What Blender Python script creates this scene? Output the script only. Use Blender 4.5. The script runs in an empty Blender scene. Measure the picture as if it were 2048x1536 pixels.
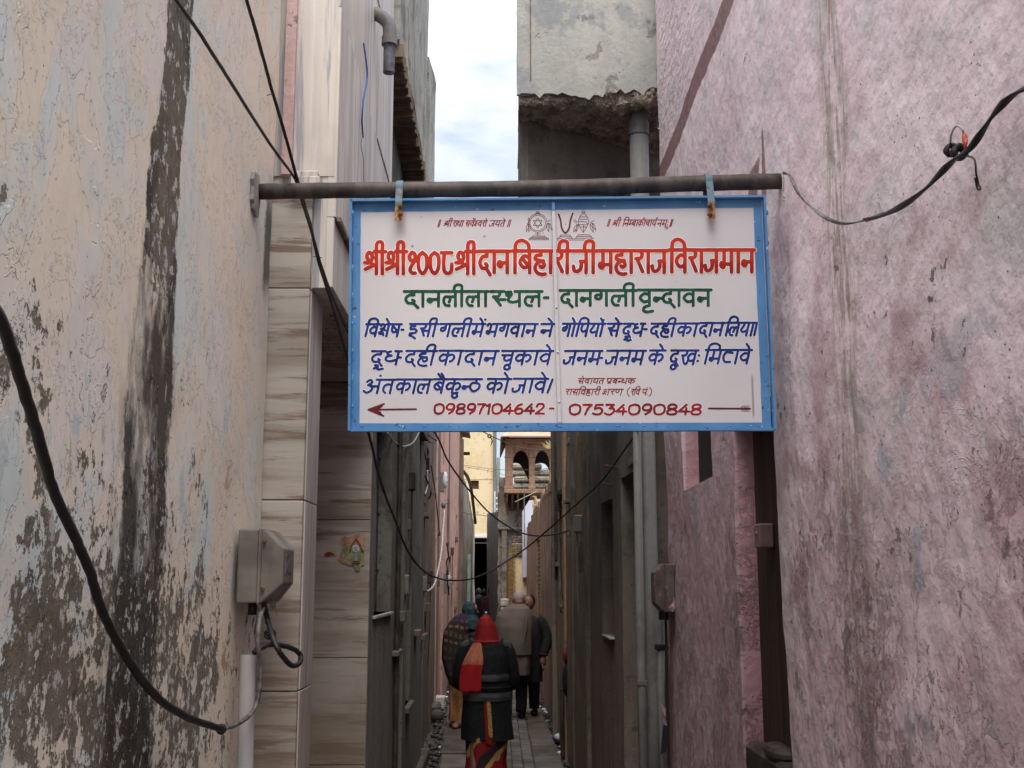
import bpy, bmesh, math, random
import numpy as np
from mathutils import Vector, Matrix
random.seed(7)
SC = bpy.context.scene
COL = SC.collection
PI = math.pi
# ------------------------------------------------------------------ camera
FPX, W0, H0 = 2300.0, 2048.0, 1536.0
EYE = Vector((0, 0, 1.75))
PITCH = math.atan((1168 - 768) / FPX)
YAW = -math.atan(24 / FPX * math.cos(PITCH))
cam_d = bpy.data.cameras.new('camera'); cam = bpy.data.objects.new('camera', cam_d); COL.objects.link(cam)
cam.location = EYE
cam.rotation_euler = (PI / 2 + PITCH, 0, YAW)
cam_d.sensor_width = 36; cam_d.lens = FPX / W0 * 36; cam_d.clip_end = 2000; cam_d.clip_start = .02
SC.camera = cam
CR = cam.rotation_euler.to_matrix()
# ------------------------------------------------------------------ world and sun
SUN_EL, SUN_AZ = math.radians(62), math.radians(178)      # azimuth measured from +Y, clockwise
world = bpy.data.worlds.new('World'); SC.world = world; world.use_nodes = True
wt = world.node_tree; wt.nodes.clear()
def _w(t, **k):
    n = wt.nodes.new(t)
    for a, b in k.items(): setattr(n, a, b)
    return n
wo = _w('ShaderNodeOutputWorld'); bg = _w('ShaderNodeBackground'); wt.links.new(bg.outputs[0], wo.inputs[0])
sky = _w('ShaderNodeTexSky', sky_type='NISHITA', sun_disc=False, sun_elevation=SUN_EL, sun_rotation=SUN_AZ, dust_density=2.0)
tc = _w('ShaderNodeTexCoord'); sep = _w('ShaderNodeSeparateXYZ'); wt.links.new(tc.outputs['Generated'], sep.inputs[0])
mp = _w('ShaderNodeMapping'); mp.inputs['Scale'].default_value = (1, 1, 2.6); mp.inputs['Location'].default_value = (.35, .1, .22)
wt.links.new(tc.outputs['Generated'], mp.inputs[0])
cn = _w('ShaderNodeTexNoise'); cn.inputs['Scale'].default_value = 3.4; cn.inputs['Detail'].default_value = 6; cn.inputs['Roughness'].default_value = .52
wt.links.new(mp.outputs[0], cn.inputs[0])
cr = _w('ShaderNodeMapRange', interpolation_type='SMOOTHSTEP'); cr.inputs[1].default_value = .30; cr.inputs[2].default_value = .62
wt.links.new(cn.outputs[0], cr.inputs[0])
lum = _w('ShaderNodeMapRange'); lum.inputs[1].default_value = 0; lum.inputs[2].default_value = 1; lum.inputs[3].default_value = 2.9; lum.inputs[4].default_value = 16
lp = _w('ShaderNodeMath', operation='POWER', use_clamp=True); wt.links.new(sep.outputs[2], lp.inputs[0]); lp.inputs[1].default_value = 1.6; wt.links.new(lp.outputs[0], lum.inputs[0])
cn2 = _w('ShaderNodeTexNoise'); cn2.inputs['Scale'].default_value = 5; cn2.inputs['Detail'].default_value = 4
wt.links.new(mp.outputs[0], cn2.inputs[0])
cmr = _w('ShaderNodeMapRange'); cmr.inputs[1].default_value = .3; cmr.inputs[2].default_value = .7; cmr.inputs[3].default_value = .90; cmr.inputs[4].default_value = 1.07
wt.links.new(cn2.outputs[0], cmr.inputs[0])
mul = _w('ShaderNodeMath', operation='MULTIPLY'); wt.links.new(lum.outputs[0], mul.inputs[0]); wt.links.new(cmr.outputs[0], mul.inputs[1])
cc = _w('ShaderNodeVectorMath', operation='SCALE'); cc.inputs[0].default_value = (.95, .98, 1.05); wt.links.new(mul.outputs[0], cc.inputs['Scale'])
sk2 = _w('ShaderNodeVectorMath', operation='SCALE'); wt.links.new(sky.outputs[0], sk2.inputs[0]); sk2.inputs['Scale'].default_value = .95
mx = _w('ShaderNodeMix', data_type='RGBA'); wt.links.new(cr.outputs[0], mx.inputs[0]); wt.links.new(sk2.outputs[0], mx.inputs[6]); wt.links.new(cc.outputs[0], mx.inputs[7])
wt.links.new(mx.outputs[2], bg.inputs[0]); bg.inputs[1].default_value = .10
sl = bpy.data.lights.new('sun', 'SUN'); so = bpy.data.objects.new('sun', sl); COL.objects.link(so)
sl.energy = 1.5; sl.angle = math.radians(40); sl.color = (1, .95, .88)
sd = Vector((math.sin(SUN_AZ) * math.cos(SUN_EL), math.cos(SUN_AZ) * math.cos(SUN_EL), math.sin(SUN_EL)))
so.rotation_euler = sd.to_track_quat('Z', 'Y').to_euler(); so.location = (0, -4, 12)
SC.view_settings.view_transform = 'Standard'; SC.view_settings.look = 'None'; SC.view_settings.gamma = 1
SC.view_settings.exposure = 1.18; SC.view_settings.use_curve_mapping = False
SC.cycles.max_bounces = 8; SC.cycles.diffuse_bounces = 5; SC.cycles.use_adaptive_sampling = True
try: SC.cycles.use_denoising = True
except Exception: pass
# ------------------------------------------------------------------ pixel helpers (photo pixels -> a point on a real surface)
def ray(u, v):
    return (CR @ Vector(((u - 1024) / FPX, (768 - v) / FPX, -1))).normalized()
def atY(u, v, Y):
    r = ray(u, v); return EYE + r * (Y / r.y)
def atX(u, v, X):
    r = ray(u, v); return EYE + r * (X / r.x)
def atZ(u, v, Z):
    r = ray(u, v); return EYE + r * ((Z - EYE.z) / r.z)
def atP(u, v, p, n):
    r = ray(u, v); return EYE + r * ((p - EYE).dot(n) / r.dot(n))
# ------------------------------------------------------------------ node DSL
class V:
    def __init__(s, t, o): s.t = t; s.o = o
    def _m(s, op, b=None, c=None, clamp=False):
        n = s.t.nodes.new('ShaderNodeMath'); n.operation = op; n.use_clamp = clamp
        for i, x in enumerate((s, b, c)):
            if x is None: continue
            if isinstance(x, V): s.t.links.new(x.o, n.inputs[i])
            else: n.inputs[i].default_value = x
        return V(s.t, n.outputs[0])
    def __add__(s, b): return s._m('ADD', b)
    def __radd__(s, b): return s._m('ADD', b)
    def __sub__(s, b): return s._m('SUBTRACT', b)
    def __rsub__(s, b): return (s * -1) + b
    def __mul__(s, b): return s._m('MULTIPLY', b)
    def __rmul__(s, b): return s._m('MULTIPLY', b)
    def __truediv__(s, b): return s._m('DIVIDE', b)
    def abs(s): return s._m('ABSOLUTE')
    def pow(s, b): return s._m('POWER', b)
    def max(s, b): return s._m('MAXIMUM', b)
    def min(s, b): return s._m('MINIMUM', b)
    def sin(s): return s._m('SINE')
    def frac(s): return s._m('FRACT')
    def clamp(s): return s._m('ADD', 0, clamp=True)
    def ss(s, a, b, lo=0, hi=1, lin=False):
        n = s.t.nodes.new('ShaderNodeMapRange'); n.interpolation_type = 'LINEAR' if lin else 'SMOOTHSTEP'
        s.t.links.new(s.o, n.inputs[0])
        if a > b: a, b, lo, hi = b, a, hi, lo
        n.inputs[1].default_value = a; n.inputs[2].default_value = b; n.inputs[3].default_value = lo; n.inputs[4].default_value = hi
        return V(s.t, n.outputs[0])
class Mat:
    def __init__(s, name, rough=.85, metallic=0, spec=.35):
        s.m = bpy.data.materials.new(name); s.m.use_nodes = True; s.t = s.m.node_tree
        s.b = s.t.nodes['Principled BSDF']; s.b.inputs['Roughness'].default_value = rough
        s.b.inputs['Metallic'].default_value = metallic; s.b.inputs['Specular IOR Level'].default_value = spec
        tcn = s.t.nodes.new('ShaderNodeTexCoord'); s.co = tcn.outputs['Object']
        sp = s.t.nodes.new('ShaderNodeSeparateXYZ'); s.t.links.new(s.co, sp.inputs[0])
        s.x, s.y, s.z = (V(s.t, sp.outputs[i]) for i in range(3))
        oi = s.t.nodes.new('ShaderNodeObjectInfo'); s.rnd = V(s.t, oi.outputs['Random']); s.bh = None
    def vec(s, x, y, z):
        n = s.t.nodes.new('ShaderNodeCombineXYZ')
        for i, a in enumerate((x, y, z)):
            if isinstance(a, V): s.t.links.new(a.o, n.inputs[i])
            else: n.inputs[i].default_value = a
        return n.outputs[0]
    def noise(s, scale=1, st=(1, 1, 1), detail=4, rough=.55, dist=0, off=0, vec=None):
        n = s.t.nodes.new('ShaderNodeTexNoise'); n.inputs['Scale'].default_value = scale
        n.inputs['Detail'].default_value = detail; n.inputs['Roughness'].default_value = rough; n.inputs['Distortion'].default_value = dist
        mpn = s.t.nodes.new('ShaderNodeMapping'); mpn.inputs['Scale'].default_value = st; mpn.inputs['Location'].default_value = (off, off * 1.7, off * .6)
        s.t.links.new(vec or s.co, mpn.inputs[0]); s.t.links.new(mpn.outputs[0], n.inputs[0])
        return V(s.t, n.outputs[0])
    def voro(s, scale=1, st=(1, 1, 1), feat='F1', off=0, vec=None, rand=1):
        n = s.t.nodes.new('ShaderNodeTexVoronoi'); n.feature = feat; n.inputs['Scale'].default_value = scale; n.inputs['Randomness'].default_value = rand
        mpn = s.t.nodes.new('ShaderNodeMapping'); mpn.inputs['Scale'].default_value = st; mpn.inputs['Location'].default_value = (off, off, off)
        s.t.links.new(vec or s.co, mpn.inputs[0]); s.t.links.new(mpn.outputs[0], n.inputs[0])
        return V(s.t, n.outputs[0])
    def mix(s, f, a, b):
        n = s.t.nodes.new('ShaderNodeMix'); n.data_type = 'RGBA'
        for i, x in ((0, f), (6, a), (7, b)):
            if isinstance(x, V): s.t.links.new(x.o, n.inputs[i])
            elif isinstance(x, (tuple, list)): n.inputs[i].default_value = (*x[:3], 1)
            elif isinstance(x, (int, float)): n.inputs[i].default_value = x
            else: s.t.links.new(x, n.inputs[i])
        return V(s.t, n.outputs[2])
    def scalec(s, c, f):
        n = s.t.nodes.new('ShaderNodeVectorMath'); n.operation = 'SCALE'
        if isinstance(c, V): s.t.links.new(c.o, n.inputs[0])
        else: n.inputs[0].default_value = c
        if isinstance(f, V): s.t.links.new(f.o, n.inputs['Scale'])
        else: n.inputs['Scale'].default_value = f
        return V(s.t, n.outputs[0])
    def color(s, c):
        if isinstance(c, V): s.t.links.new(c.o, s.b.inputs['Base Color'])
        else: s.b.inputs['Base Color'].default_value = (*c, 1)
        return s
    def roughv(s, v): s.t.links.new(v.o, s.b.inputs['Roughness']); return s
    def bump(s, h, dist=.01, strength=1):
        n = s.t.nodes.new('ShaderNodeBump'); n.inputs['Distance'].default_value = dist; n.inputs['Strength'].default_value = strength
        s.t.links.new(h.o, n.inputs['Height'])
        if s.bh: s.t.links.new(s.bh, n.inputs['Normal'])
        s.bh = n.outputs[0]; s.t.links.new(s.bh, s.b.inputs['Normal']); return s
# ------------------------------------------------------------------ numpy noise
_rs = np.random.RandomState(3); _tab = _rs.rand(256, 256)
def vnoise(x, y, seed=0):
    x = np.asarray(x, float) + seed * 17.3; y = np.asarray(y, float) + seed * 9.1
    xi = np.floor(x).astype(int); yi = np.floor(y).astype(int); fx = x - xi; fy = y - yi
    fx = fx * fx * (3 - 2 * fx); fy = fy * fy * (3 - 2 * fy)
    g = lambda a, b: _tab[a % 256, b % 256]
    return (g(xi, yi) * (1 - fx) + g(xi + 1, yi) * fx) * (1 - fy) + (g(xi, yi + 1) * (1 - fx) + g(xi + 1, yi + 1) * fx) * fy
def fbm(x, y, oct=4, seed=0, gain=.5):
    s = 0; a = 1; t = 0
    for k in range(oct):
        s = s + a * (vnoise(np.asarray(x) * 2 ** k, np.asarray(y) * 2 ** k, seed + k) - .5); t += a; a *= gain
    return s / t * 2
# ------------------------------------------------------------------ object helpers
def tag(o, label=None, cat=None, group=None, kind=None):
    if label: o['label'] = label
    if cat: o['category'] = cat
    if group: o['group'] = group
    if kind: o['kind'] = kind
    return o
def empty(name, loc, label=None, cat=None, group=None, kind=None):
    o = bpy.data.objects.new(name, None); COL.objects.link(o); o.location = loc; o.empty_display_size = .1
    return tag(o, label, cat, group, kind)
def link(name, me, mat=None, parent=None, smooth=False):
    o = bpy.data.objects.new(name, me); COL.objects.link(o)
    if mat is not None:
        me.materials.clear(); me.materials.append(mat.m if isinstance(mat, Mat) else mat)
    if parent is not None:
        o.parent = parent; o.matrix_parent_inverse = Matrix.Translation(parent.location).inverted() if parent.parent is None else Matrix.Identity(4)
        if parent.parent is not None: o.matrix_parent_inverse = parent_world(parent).inverted()
    if smooth:
        me.polygons.foreach_set('use_smooth', [True] * len(me.polygons))
    return o
def parent_world(o):
    m = o.matrix_basis.copy()
    if o.parent is not None: m = parent_world(o.parent) @ o.matrix_parent_inverse @ m
    return m
def mesh(name, vs, fs, mat=None, parent=None, smooth=False):
    me = bpy.data.meshes.new(name); me.from_pydata([tuple(v) for v in vs], [], fs); me.update()
    return link(name, me, mat, parent, smooth)
class MB:
    def __init__(s): s.v = []; s.f = []
    def add(s, vs, fs):
        k = len(s.v); s.v += [tuple(v) for v in vs]; s.f += [tuple(i + k for i in f) for f in fs]; return s
    def box(s, a, b, M=None):
        (x0, y0, z0), (x1, y1, z1) = a, b
        vs = [Vector(p) for p in ((x0,y0,z0),(x1,y0,z0),(x1,y1,z0),(x0,y1,z0),(x0,y0,z1),(x1,y0,z1),(x1,y1,z1),(x0,y1,z1))]
        if M is not None: vs = [M @ v for v in vs]
        return s.add(vs, [(0,3,2,1),(4,5,6,7),(0,1,5,4),(1,2,6,5),(2,3,7,6),(3,0,4,7)])
    def cbox(s, a, b, c=.004, M=None):
        """box with chamfered vertical and horizontal edges (cheap bevel)"""
        (x0, y0, z0), (x1, y1, z1) = a, b
        bm = bmesh.new(); bmesh.ops.create_cube(bm, size=1)
        for v in bm.verts: v.co = Vector(((x0+x1)/2 + v.co.x*(x1-x0), (y0+y1)/2 + v.co.y*(y1-y0), (z0+z1)/2 + v.co.z*(z1-z0)))
        bmesh.ops.bevel(bm, geom=bm.edges[:], offset=c, segments=1, affect='EDGES')
        bm.verts.ensure_lookup_table()
        vs = [M @ v.co if M is not None else v.co.copy() for v in bm.verts]
        fs = [[v.index for v in f.verts] for f in bm.faces]; bm.free()
        return s.add(vs, fs)
    def tube(s, pts, r, n=8, cap=True):
        pts = [Vector(p) for p in pts]; m = len(pts)
        rr = r if isinstance(r, (list, tuple)) else [r] * m
        up = Vector((.31, .2, .93)); rings = []; vs = []
        pu = None
        for i, p in enumerate(pts):
            t = (pts[min(i+1, m-1)] - pts[max(i-1, 0)]).normalized()
            if pu is None:
                a = up if abs(t.dot(up)) < .95 else Vector((1, 0, 0)); pu = (a - t * a.dot(t)).normalized()
            else: pu = (pu - t * pu.dot(t)).normalized()
            w = t.cross(pu)
            for k in range(n):
                q = 2 * PI * k / n; vs.append(p + (pu * math.cos(q) + w * math.sin(q)) * rr[i])
        fs = [(i*n+k, i*n+(k+1) % n, (i+1)*n+(k+1) % n, (i+1)*n+k) for i in range(m-1) for k in range(n)]
        if cap: fs += [tuple(range(n-1, -1, -1)), tuple(range((m-1)*n, m*n))]
        return s.add(vs, fs)
    def sphere(s, c, r, nu=10, nv=7):
        r = r if isinstance(r, (tuple, list)) else (r, r, r); vs = []; fs = []
        vs.append((c[0], c[1], c[2] + r[2]))
        for i in range(1, nv):
            th = PI * i / nv
            for k in range(nu):
                ph = 2 * PI * k / nu; vs.append((c[0]+r[0]*math.sin(th)*math.cos(ph), c[1]+r[1]*math.sin(th)*math.sin(ph), c[2]+r[2]*math.cos(th)))
        vs.append((c[0], c[1], c[2] - r[2])); L = len(vs) - 1
        for k in range(nu):
            fs.append((0, 1+k, 1+(k+1) % nu)); fs.append((L, 1+(nv-2)*nu+(k+1) % nu, 1+(nv-2)*nu+k))
        for i in range(nv-2):
            for k in range(nu): fs.append((1+i*nu+k, 1+(i+1)*nu+k, 1+(i+1)*nu+(k+1) % nu, 1+i*nu+(k+1) % nu))
        return s.add(vs, fs)
    def build(s, name, mat=None, parent=None, smooth=False): return mesh(name, s.v, s.f, mat, parent, smooth)
def cat(pts, n=6):
    """Catmull-Rom through points"""
    P = [Vector(p) for p in pts]
    if len(P) < 3: return P
    out = []
    Q = [P[0] * 2 - P[1]] + P + [P[-1] * 2 - P[-2]]
    for i in range(1, len(Q) - 2):
        for k in range(n):
            t = k / n; a, b, c, d = Q[i-1], Q[i], Q[i+1], Q[i+2]
            out.append(.5 * ((2*b) + (c-a)*t + (2*a-5*b+4*c-d)*t*t + (3*b-a-3*c+d)*t**3))
    out.append(P[-1]); return out
def facade(name, p0, p1, z0, z1, mat, parent=None, thick=.3, res=.1, holes=(), amp=.004, sc=1.2, seed=0, edge=.0, depth=.12, zfun=None, topj=0):
    """a displaced wall sheet from p0 to p1 (plan), outward normal on the right-hand side, with real openings and reveals"""
    p0 = Vector((*p0, 0)); p1 = Vector((*p1, 0)); L = (p1 - p0).length; d = (p1 - p0) / L; n = Vector((d.y, -d.x, 0))
    def lines(a, b, br):
        br = sorted({round(x, 5) for x in br if a - 1e-6 <= x <= b + 1e-6} | {a, b}); o = []
        for i in range(len(br) - 1):
            k = max(1, round((br[i+1] - br[i]) / res)); o += [br[i] + (br[i+1] - br[i]) * j / k for j in range(k)]
        return np.array(o + [b])
    S = lines(0, L, [h[0] for h in holes] + [h[1] for h in holes]); Z = lines(z0, z1, [h[2] for h in holes] + [h[3] for h in holes])
    ns, nz = len(S), len(Z); SS, ZZ = np.meshgrid(S, Z, indexing='ij')
    D = amp * fbm(SS * sc + 3.1, ZZ * sc, 5, seed, .55) + amp * 1.2 * fbm(SS * sc * .3, ZZ * sc * .3, 2, seed + 5)
    S2 = SS.copy(); Z2 = ZZ.copy()
    if edge:
        for h in holes:
            for e in (h[0], h[1]):
                i = int(np.argmin(abs(S - e)))
                if abs(S[i] - e) < 1e-4:
                    mk = (Z > h[2] - .01) & (Z < h[3] + .01); S2[i, mk] += edge * fbm(Z[mk] * 9, Z[mk] * 0 + e, 4, seed + 2)
        for i in (0, ns - 1): S2[i] += edge * fbm(Z * 7, Z * 0 + i, 4, seed + 3)
    if topj:
        Z2[:, -1] += topj * fbm(S * 3.1, S * 0, 4, seed + 9, .8)
    if zfun is not None:
        top = np.array([zfun(float(s)) for s in S]); Z2 = z0 + (Z2 - z0) * ((top - z0) / (z1 - z0))[:, None]
    vs = []; idx = {}
    for i in range(ns):
        for j in range(nz):
            q = p0 + d * float(S2[i, j]) + n * float(D[i, j]); vs.append((q.x, q.y, float(Z2[i, j])))
    def inh(i, j):
        s = (S[i] + S[i+1]) / 2; z = (Z[j] + Z[j+1]) / 2
        for k, h in enumerate(holes):
            if h[0] < s < h[1] and h[2] < z < h[3]: return k + 1
        return 0
    H = [[inh(i, j) for j in range(nz-1)] for i in range(ns-1)]
    fs = []; V2 = lambda i, j: i * nz + j
    back = {}
    def bk(i, j, t, key):
        k = (i, j, key)
        if k not in back:
            v = Vector(vs[V2(i, j)]); q = v - n * (t + float(D[i, j])); back[k] = len(vs); vs.append(tuple(q))
        return back[k]
    for i in range(ns-1):
        for j in range(nz-1):
            if not H[i][j]: fs.append((V2(i, j), V2(i+1, j), V2(i+1, j+1), V2(i, j+1)))
    for i in range(ns-1):
        for j in range(nz-1):
            if H[i][j]:
                h = holes[H[i][j]-1]; t = h[4] if len(h) > 4 else depth; k = H[i][j]
                for (a, b, ii, jj) in ((( i, j), (i, j+1), i-1, j), ((i+1, j+1), (i+1, j), i+1, j), ((i+1, j), (i, j), i, j-1), ((i, j+1), (i+1, j+1), i, j+1)):
                    if ii < 0 or jj < 0 or ii >= ns-1 or jj >= nz-1 or not H[ii][jj]:
                        fs.append((V2(*a), V2(*b), bk(*b, t, k), bk(*a, t, k)))
    for i in range(ns-1):
        if not H[i][nz-2]: fs.append((V2(i, nz-1), V2(i+1, nz-1), bk(i+1, nz-1, thick, 0), bk(i, nz-1, thick, 0)))
        if not H[i][0]: fs.append((V2(i+1, 0), V2(i, 0), bk(i, 0, thick, 0), bk(i+1, 0, thick, 0)))
    for j in range(nz-1):
        fs.append((V2(0, j), V2(0, j+1), bk(0, j+1, thick, 0), bk(0, j, thick, 0)))
        fs.append((V2(ns-1, j+1), V2(ns-1, j), bk(ns-1, j, thick, 0), bk(ns-1, j+1, thick, 0)))
    # closed back sheet
    a = bk(0, 0, thick, 0); b = bk(ns-1, 0, thick, 0); c = bk(ns-1, nz-1, thick, 0); e = bk(0, nz-1, thick, 0); fs.append((b, a, e, c))
    return mesh(name, vs, fs, mat, parent, smooth=False)
def shade(o, ang=.7):
    o.data.polygons.foreach_set('use_smooth', [True] * len(o.data.polygons))
    try: o.data.set_sharp_from_angle(angle=ang)
    except Exception: pass
    return o
# ------------------------------------------------------------------ hand-painted lettering: brush strokes -> one flat sheet per line
# glyph: advance, headline start, strokes ("C" smooth, "L" straight); y = 1 at the headline, 0 at the foot
G = {}
def gl(k, adv, s, h0=0.0, h1=None):
    st = []
    for p in s.split('|'):
        p = p.split(); st.append((p[0], [tuple(float(a) for a in q.split(',')) for q in p[1:]]))
    G[k] = (adv, st, h0, adv if h1 is None else h1)
gl('aa', .34, 'L .2,1 .2,0')
gl('na', .72, 'L .56,1 .56,0|L .56,.46 .22,.46|C .26,.46 .13,.5 .09,.36 .2,.28 .27,.38')
gl('ma', .78, 'L .62,1 .62,0|L .24,1 .24,.36|L .22,.36 .62,.36|C .24,.36 .1,.42 .08,.28 .2,.2 .26,.32')
gl('bha', .84, 'L .68,1 .68,0|C .08,.86 .12,1.0 .28,.96 .3,.7 .28,.36|L .28,.36 .68,.36|C .28,.36 .14,.42 .12,.28 .24,.2 .3,.32', .42)
gl('ra', .5, 'C .30,1 .40,.84 .32,.66 .1,.64|L .16,.62 .42,.04')
gl('da', .64, 'L .44,1 .44,.78|C .44,.76 .22,.74 .08,.5 .16,.24 .36,.2 .46,.32 .38,.42|L .40,.22 .62,-.1')
gl('ha', .64, 'L .38,1 .38,.82|C .38,.8 .16,.78 .12,.62 .32,.56 .5,.54|C .5,.54 .22,.46 .1,.22 .2,0 .42,-.08 .58,-.06|C .48,.52 .54,.34 .42,.24 .34,.3')
gl('la', .84, 'L .68,1 .68,0|C .36,.62 .16,.62 .08,.34 .18,.06 .36,.02|C .3,.62 .42,.62 .4,.4 .36,.28|C .4,.4 .46,.62 .68,.64')
gl('ba', .72, 'L .56,1 .56,0|C .56,.68 .3,.76 .1,.5 .28,.24 .56,.32|L .24,.62 .46,.36')
gl('va', .70, 'L .54,1 .54,0|C .54,.7 .3,.76 .1,.5 .28,.24 .54,.32')
gl('ja', .8, 'L .64,1 .64,0|L .64,.52 .38,.52|C .42,.52 .40,.2 .24,.06 .1,.1 .06,.3')
gl('ga', .74, 'L .58,1 .58,0|C .34,1 .36,.62 .28,.44 .12,.48 .12,.66 .28,.72')
gl('tha', .82, 'L .66,1 .66,0|C .3,.96 .12,.94 .12,.74 .28,.72 .32,.84 .24,.92|C .3,.74 .2,.54 .2,.34 .4,.26 .66,.38', .46)
gl('sa', .8, 'C .30,1 .38,.84 .3,.66 .1,.64|L .14,.62 .38,.06|L .26,.44 .64,.44|L .64,1 .64,0')
gl('s_', .58, 'C .32,1 .40,.84 .32,.66 .12,.64|L .16,.62 .42,.06|L .26,.44 .62,.44')
gl('n_', .42, 'L .48,.46 .2,.46|C .24,.46 .11,.5 .07,.36 .18,.28 .25,.38')
gl('m_', .48, 'L .24,1 .24,.36|L .22,.36 .54,.36|C .24,.36 .1,.42 .08,.28 .2,.2 .26,.32')
gl('sha', .82, 'L .66,1 .66,0|C .1,.86 .2,1.0 .36,.92 .34,.7 .14,.6|C .14,.6 .3,.62 .46,.5|L .2,.58 .42,.1|C .2,.3 .1,.34 .1,.22 .24,.2', .5)
gl('sh_', .6, 'C .1,.86 .2,1.0 .36,.92 .34,.7 .14,.6|C .14,.6 .3,.62 .5,.5|L .2,.58 .42,.1|C .2,.3 .1,.34 .1,.22 .24,.2', .5)
gl('shra', .74, 'L .6,1 .6,0|C .02,.5 .22,.5 .38,.66 .36,.9 .2,.96 .12,.78 .22,.58 .40,.44|L .04,.2 .6,.44', .5)
gl('dha', .8, 'L .64,1 .64,0|C .26,.98 .12,.9 .16,.74 .34,.68|C .34,.68 .12,.58 .12,.34 .32,.24 .64,.36', .48)
gl('ya', .78, 'L .62,1 .62,0|C .14,1 .28,.9 .24,.7 .12,.46 .28,.28 .62,.4')
gl('ta', .68, 'L .52,1 .52,0|C .52,.6 .26,.64 .12,.44 .14,.16 .26,.02')
gl('pa', .72, 'L .56,1 .56,0|C .16,1 .12,.62 .22,.38 .38,.38 .56,.5')
gl('pra', .72, 'L .56,1 .56,0|C .16,1 .12,.62 .22,.38 .38,.38 .56,.5|L .56,.3 .28,.06')
gl('ssa', .76, 'L .6,1 .6,0|C .16,1 .12,.62 .22,.36 .4,.36 .6,.5|L .18,.82 .54,.44')
gl('i', .66, 'L .36,1 .36,.82|C .36,.82 .12,.8 .14,.58 .38,.58 .52,.44 .42,.26 .16,.24|C .16,.24 .14,.08 .34,-.02 .52,-.18')
gl('ka', .94, 'L .46,1 .46,0|C .46,.66 .22,.72 .08,.48 .2,.26 .46,.36|C .46,.62 .7,.72 .84,.54 .78,.3 .66,.22')
gl('ca', .74, 'L .58,1 .58,0|L .06,.68 .5,.68|C .22,.68 .2,.4 .34,.28 .58,.42')
gl('tta', .66, 'L .38,1 .38,.8|C .56,.78 .2,.82 .08,.5 .22,.14 .54,.12')
gl('ttha', .66, 'L .34,1 .34,.74|C .34,.74 .12,.7 .06,.4 .3,.1 .56,.3 .56,.6 .34,.74')
gl('kha', 1.06, 'C .30,1 .38,.84 .3,.66 .1,.64|L .14,.62 .30,.1|C .30,.1 .46,.02 .54,.3|L .9,1 .9,0|C .9,.7 .66,.76 .5,.5 .66,.24 .9,.32')
gl('a', .96, 'C .1,.84 .26,.98 .38,.8 .2,.58|C .2,.58 .44,.5 .42,.18 .2,.02 .04,.16|L .36,.5 .78,.5|L .78,1 .78,0', .6)
gl('nna', .88, 'L .72,1 .72,0|C .14,1 .12,.6 .28,.4 .42,.6 .42,1|L .42,1 .42,.5')
gl('d1', .5, 'C .38,.64 .2,.6 .12,.8 .26,.97 .40,.88 .40,.6 .22,.34 .16,.14 .28,.02 .42,.02'); gl('d0', .56, 'C .28,.97 .1,.78 .1,.26 .28,.02 .46,.26 .46,.78 .28,.97'); gl('d8', .58, 'L .02,.96 .5,.96|C .16,.96 .12,.5 .16,.1 .34,.0 .48,.12 .5,.44')
# matras drawn relative to the pen position after the consonant (dx < 0 reaches back)
gl('ii', .34, 'L .16,1 .16,0|C .16,1 .16,1.38 -.04,1.46 -.2,1.34 -.24,1.0')
gl('iis', .34, 'L .16,1 .16,0|C .16,1 .16,1.38 .0,1.44 -.12,1.34 -.14,1.0')
gl('iN', .28, 'L .14,1 .14,0|C .14,1 .2,1.36 .48,1.48 .76,1.32 .82,1.0')
gl('e', 0, 'C -.16,1 -.26,1.22 -.42,1.44'); gl('ai', 0, 'C -.16,1 -.24,1.2 -.38,1.42|C -.16,1 -.38,1.16 -.56,1.4')
gl('o', .34, 'L .16,1 .16,0|C .16,1 .06,1.22 -.1,1.44'); gl('an', 0, 'L -.1,1.36 -.08,1.36')
gl('ana', 0, 'L -.22,1.3 -.2,1.3'); gl('vis', .22, 'L .08,.64 .09,.64|L .08,.24 .09,.24', 0, 0)
gl('u', 0, 'C -.16,.0 -.38,-.06 -.42,-.28 -.26,-.38 -.12,-.26 -.18,-.14'); gl('uu', 0, 'C -.34,-.06 -.22,-.08 -.2,-.2 -.36,-.3|C -.26,-.22 -.14,-.38 .06,-.32')
gl('ri', 0, 'C -.18,0 -.4,-.12 -.44,-.32 -.28,-.42 .0,-.36'); gl('reph', 0, 'C -.16,1 -.24,1.26 -.1,1.34 .02,1.24')
gl('danda', .2, 'L .1,1.02 .1,-.02', 0, 0); gl('dd', .34, 'L .1,1.1 .1,-.05|L .26,1.1 .26,-.05', 0, 0); gl('sp', .3, 'L -9,-9 -9,-9', 0, 0)
gl('dash', .4, 'L .08,.5 .32,.5', 0, 0); gl('dot', .2, 'L .1,.05 .11,.05', 0, 0); gl('(', .3, 'C .24,1.15 .08,.8 .06,.3 .18,-.1', 0, 0); gl(')', .3, 'C .1,1.15 .24,.8 .22,.3 .06,-.1', 0, 0)
gl('0', .78, 'C .38,1 .12,.84 .08,.5 .16,.12 .38,0 .62,.14 .7,.5 .62,.86 .38,1', 0, 0); gl('9', .7, 'C .58,.72 .5,.46 .2,.44 .1,.7 .24,.98 .5,.96 .6,.7 .54,.3 .3,.02', 0, 0)
gl('8', .7, 'C .34,.54 .12,.64 .16,.9 .36,1 .56,.9 .56,.66 .34,.54 .1,.34 .12,.08 .34,0 .58,.08 .6,.36 .34,.54', 0, 0); gl('7', .62, 'L .06,.97 .56,.97|C .56,.97 .36,.6 .24,.02', 0, 0)
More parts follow.
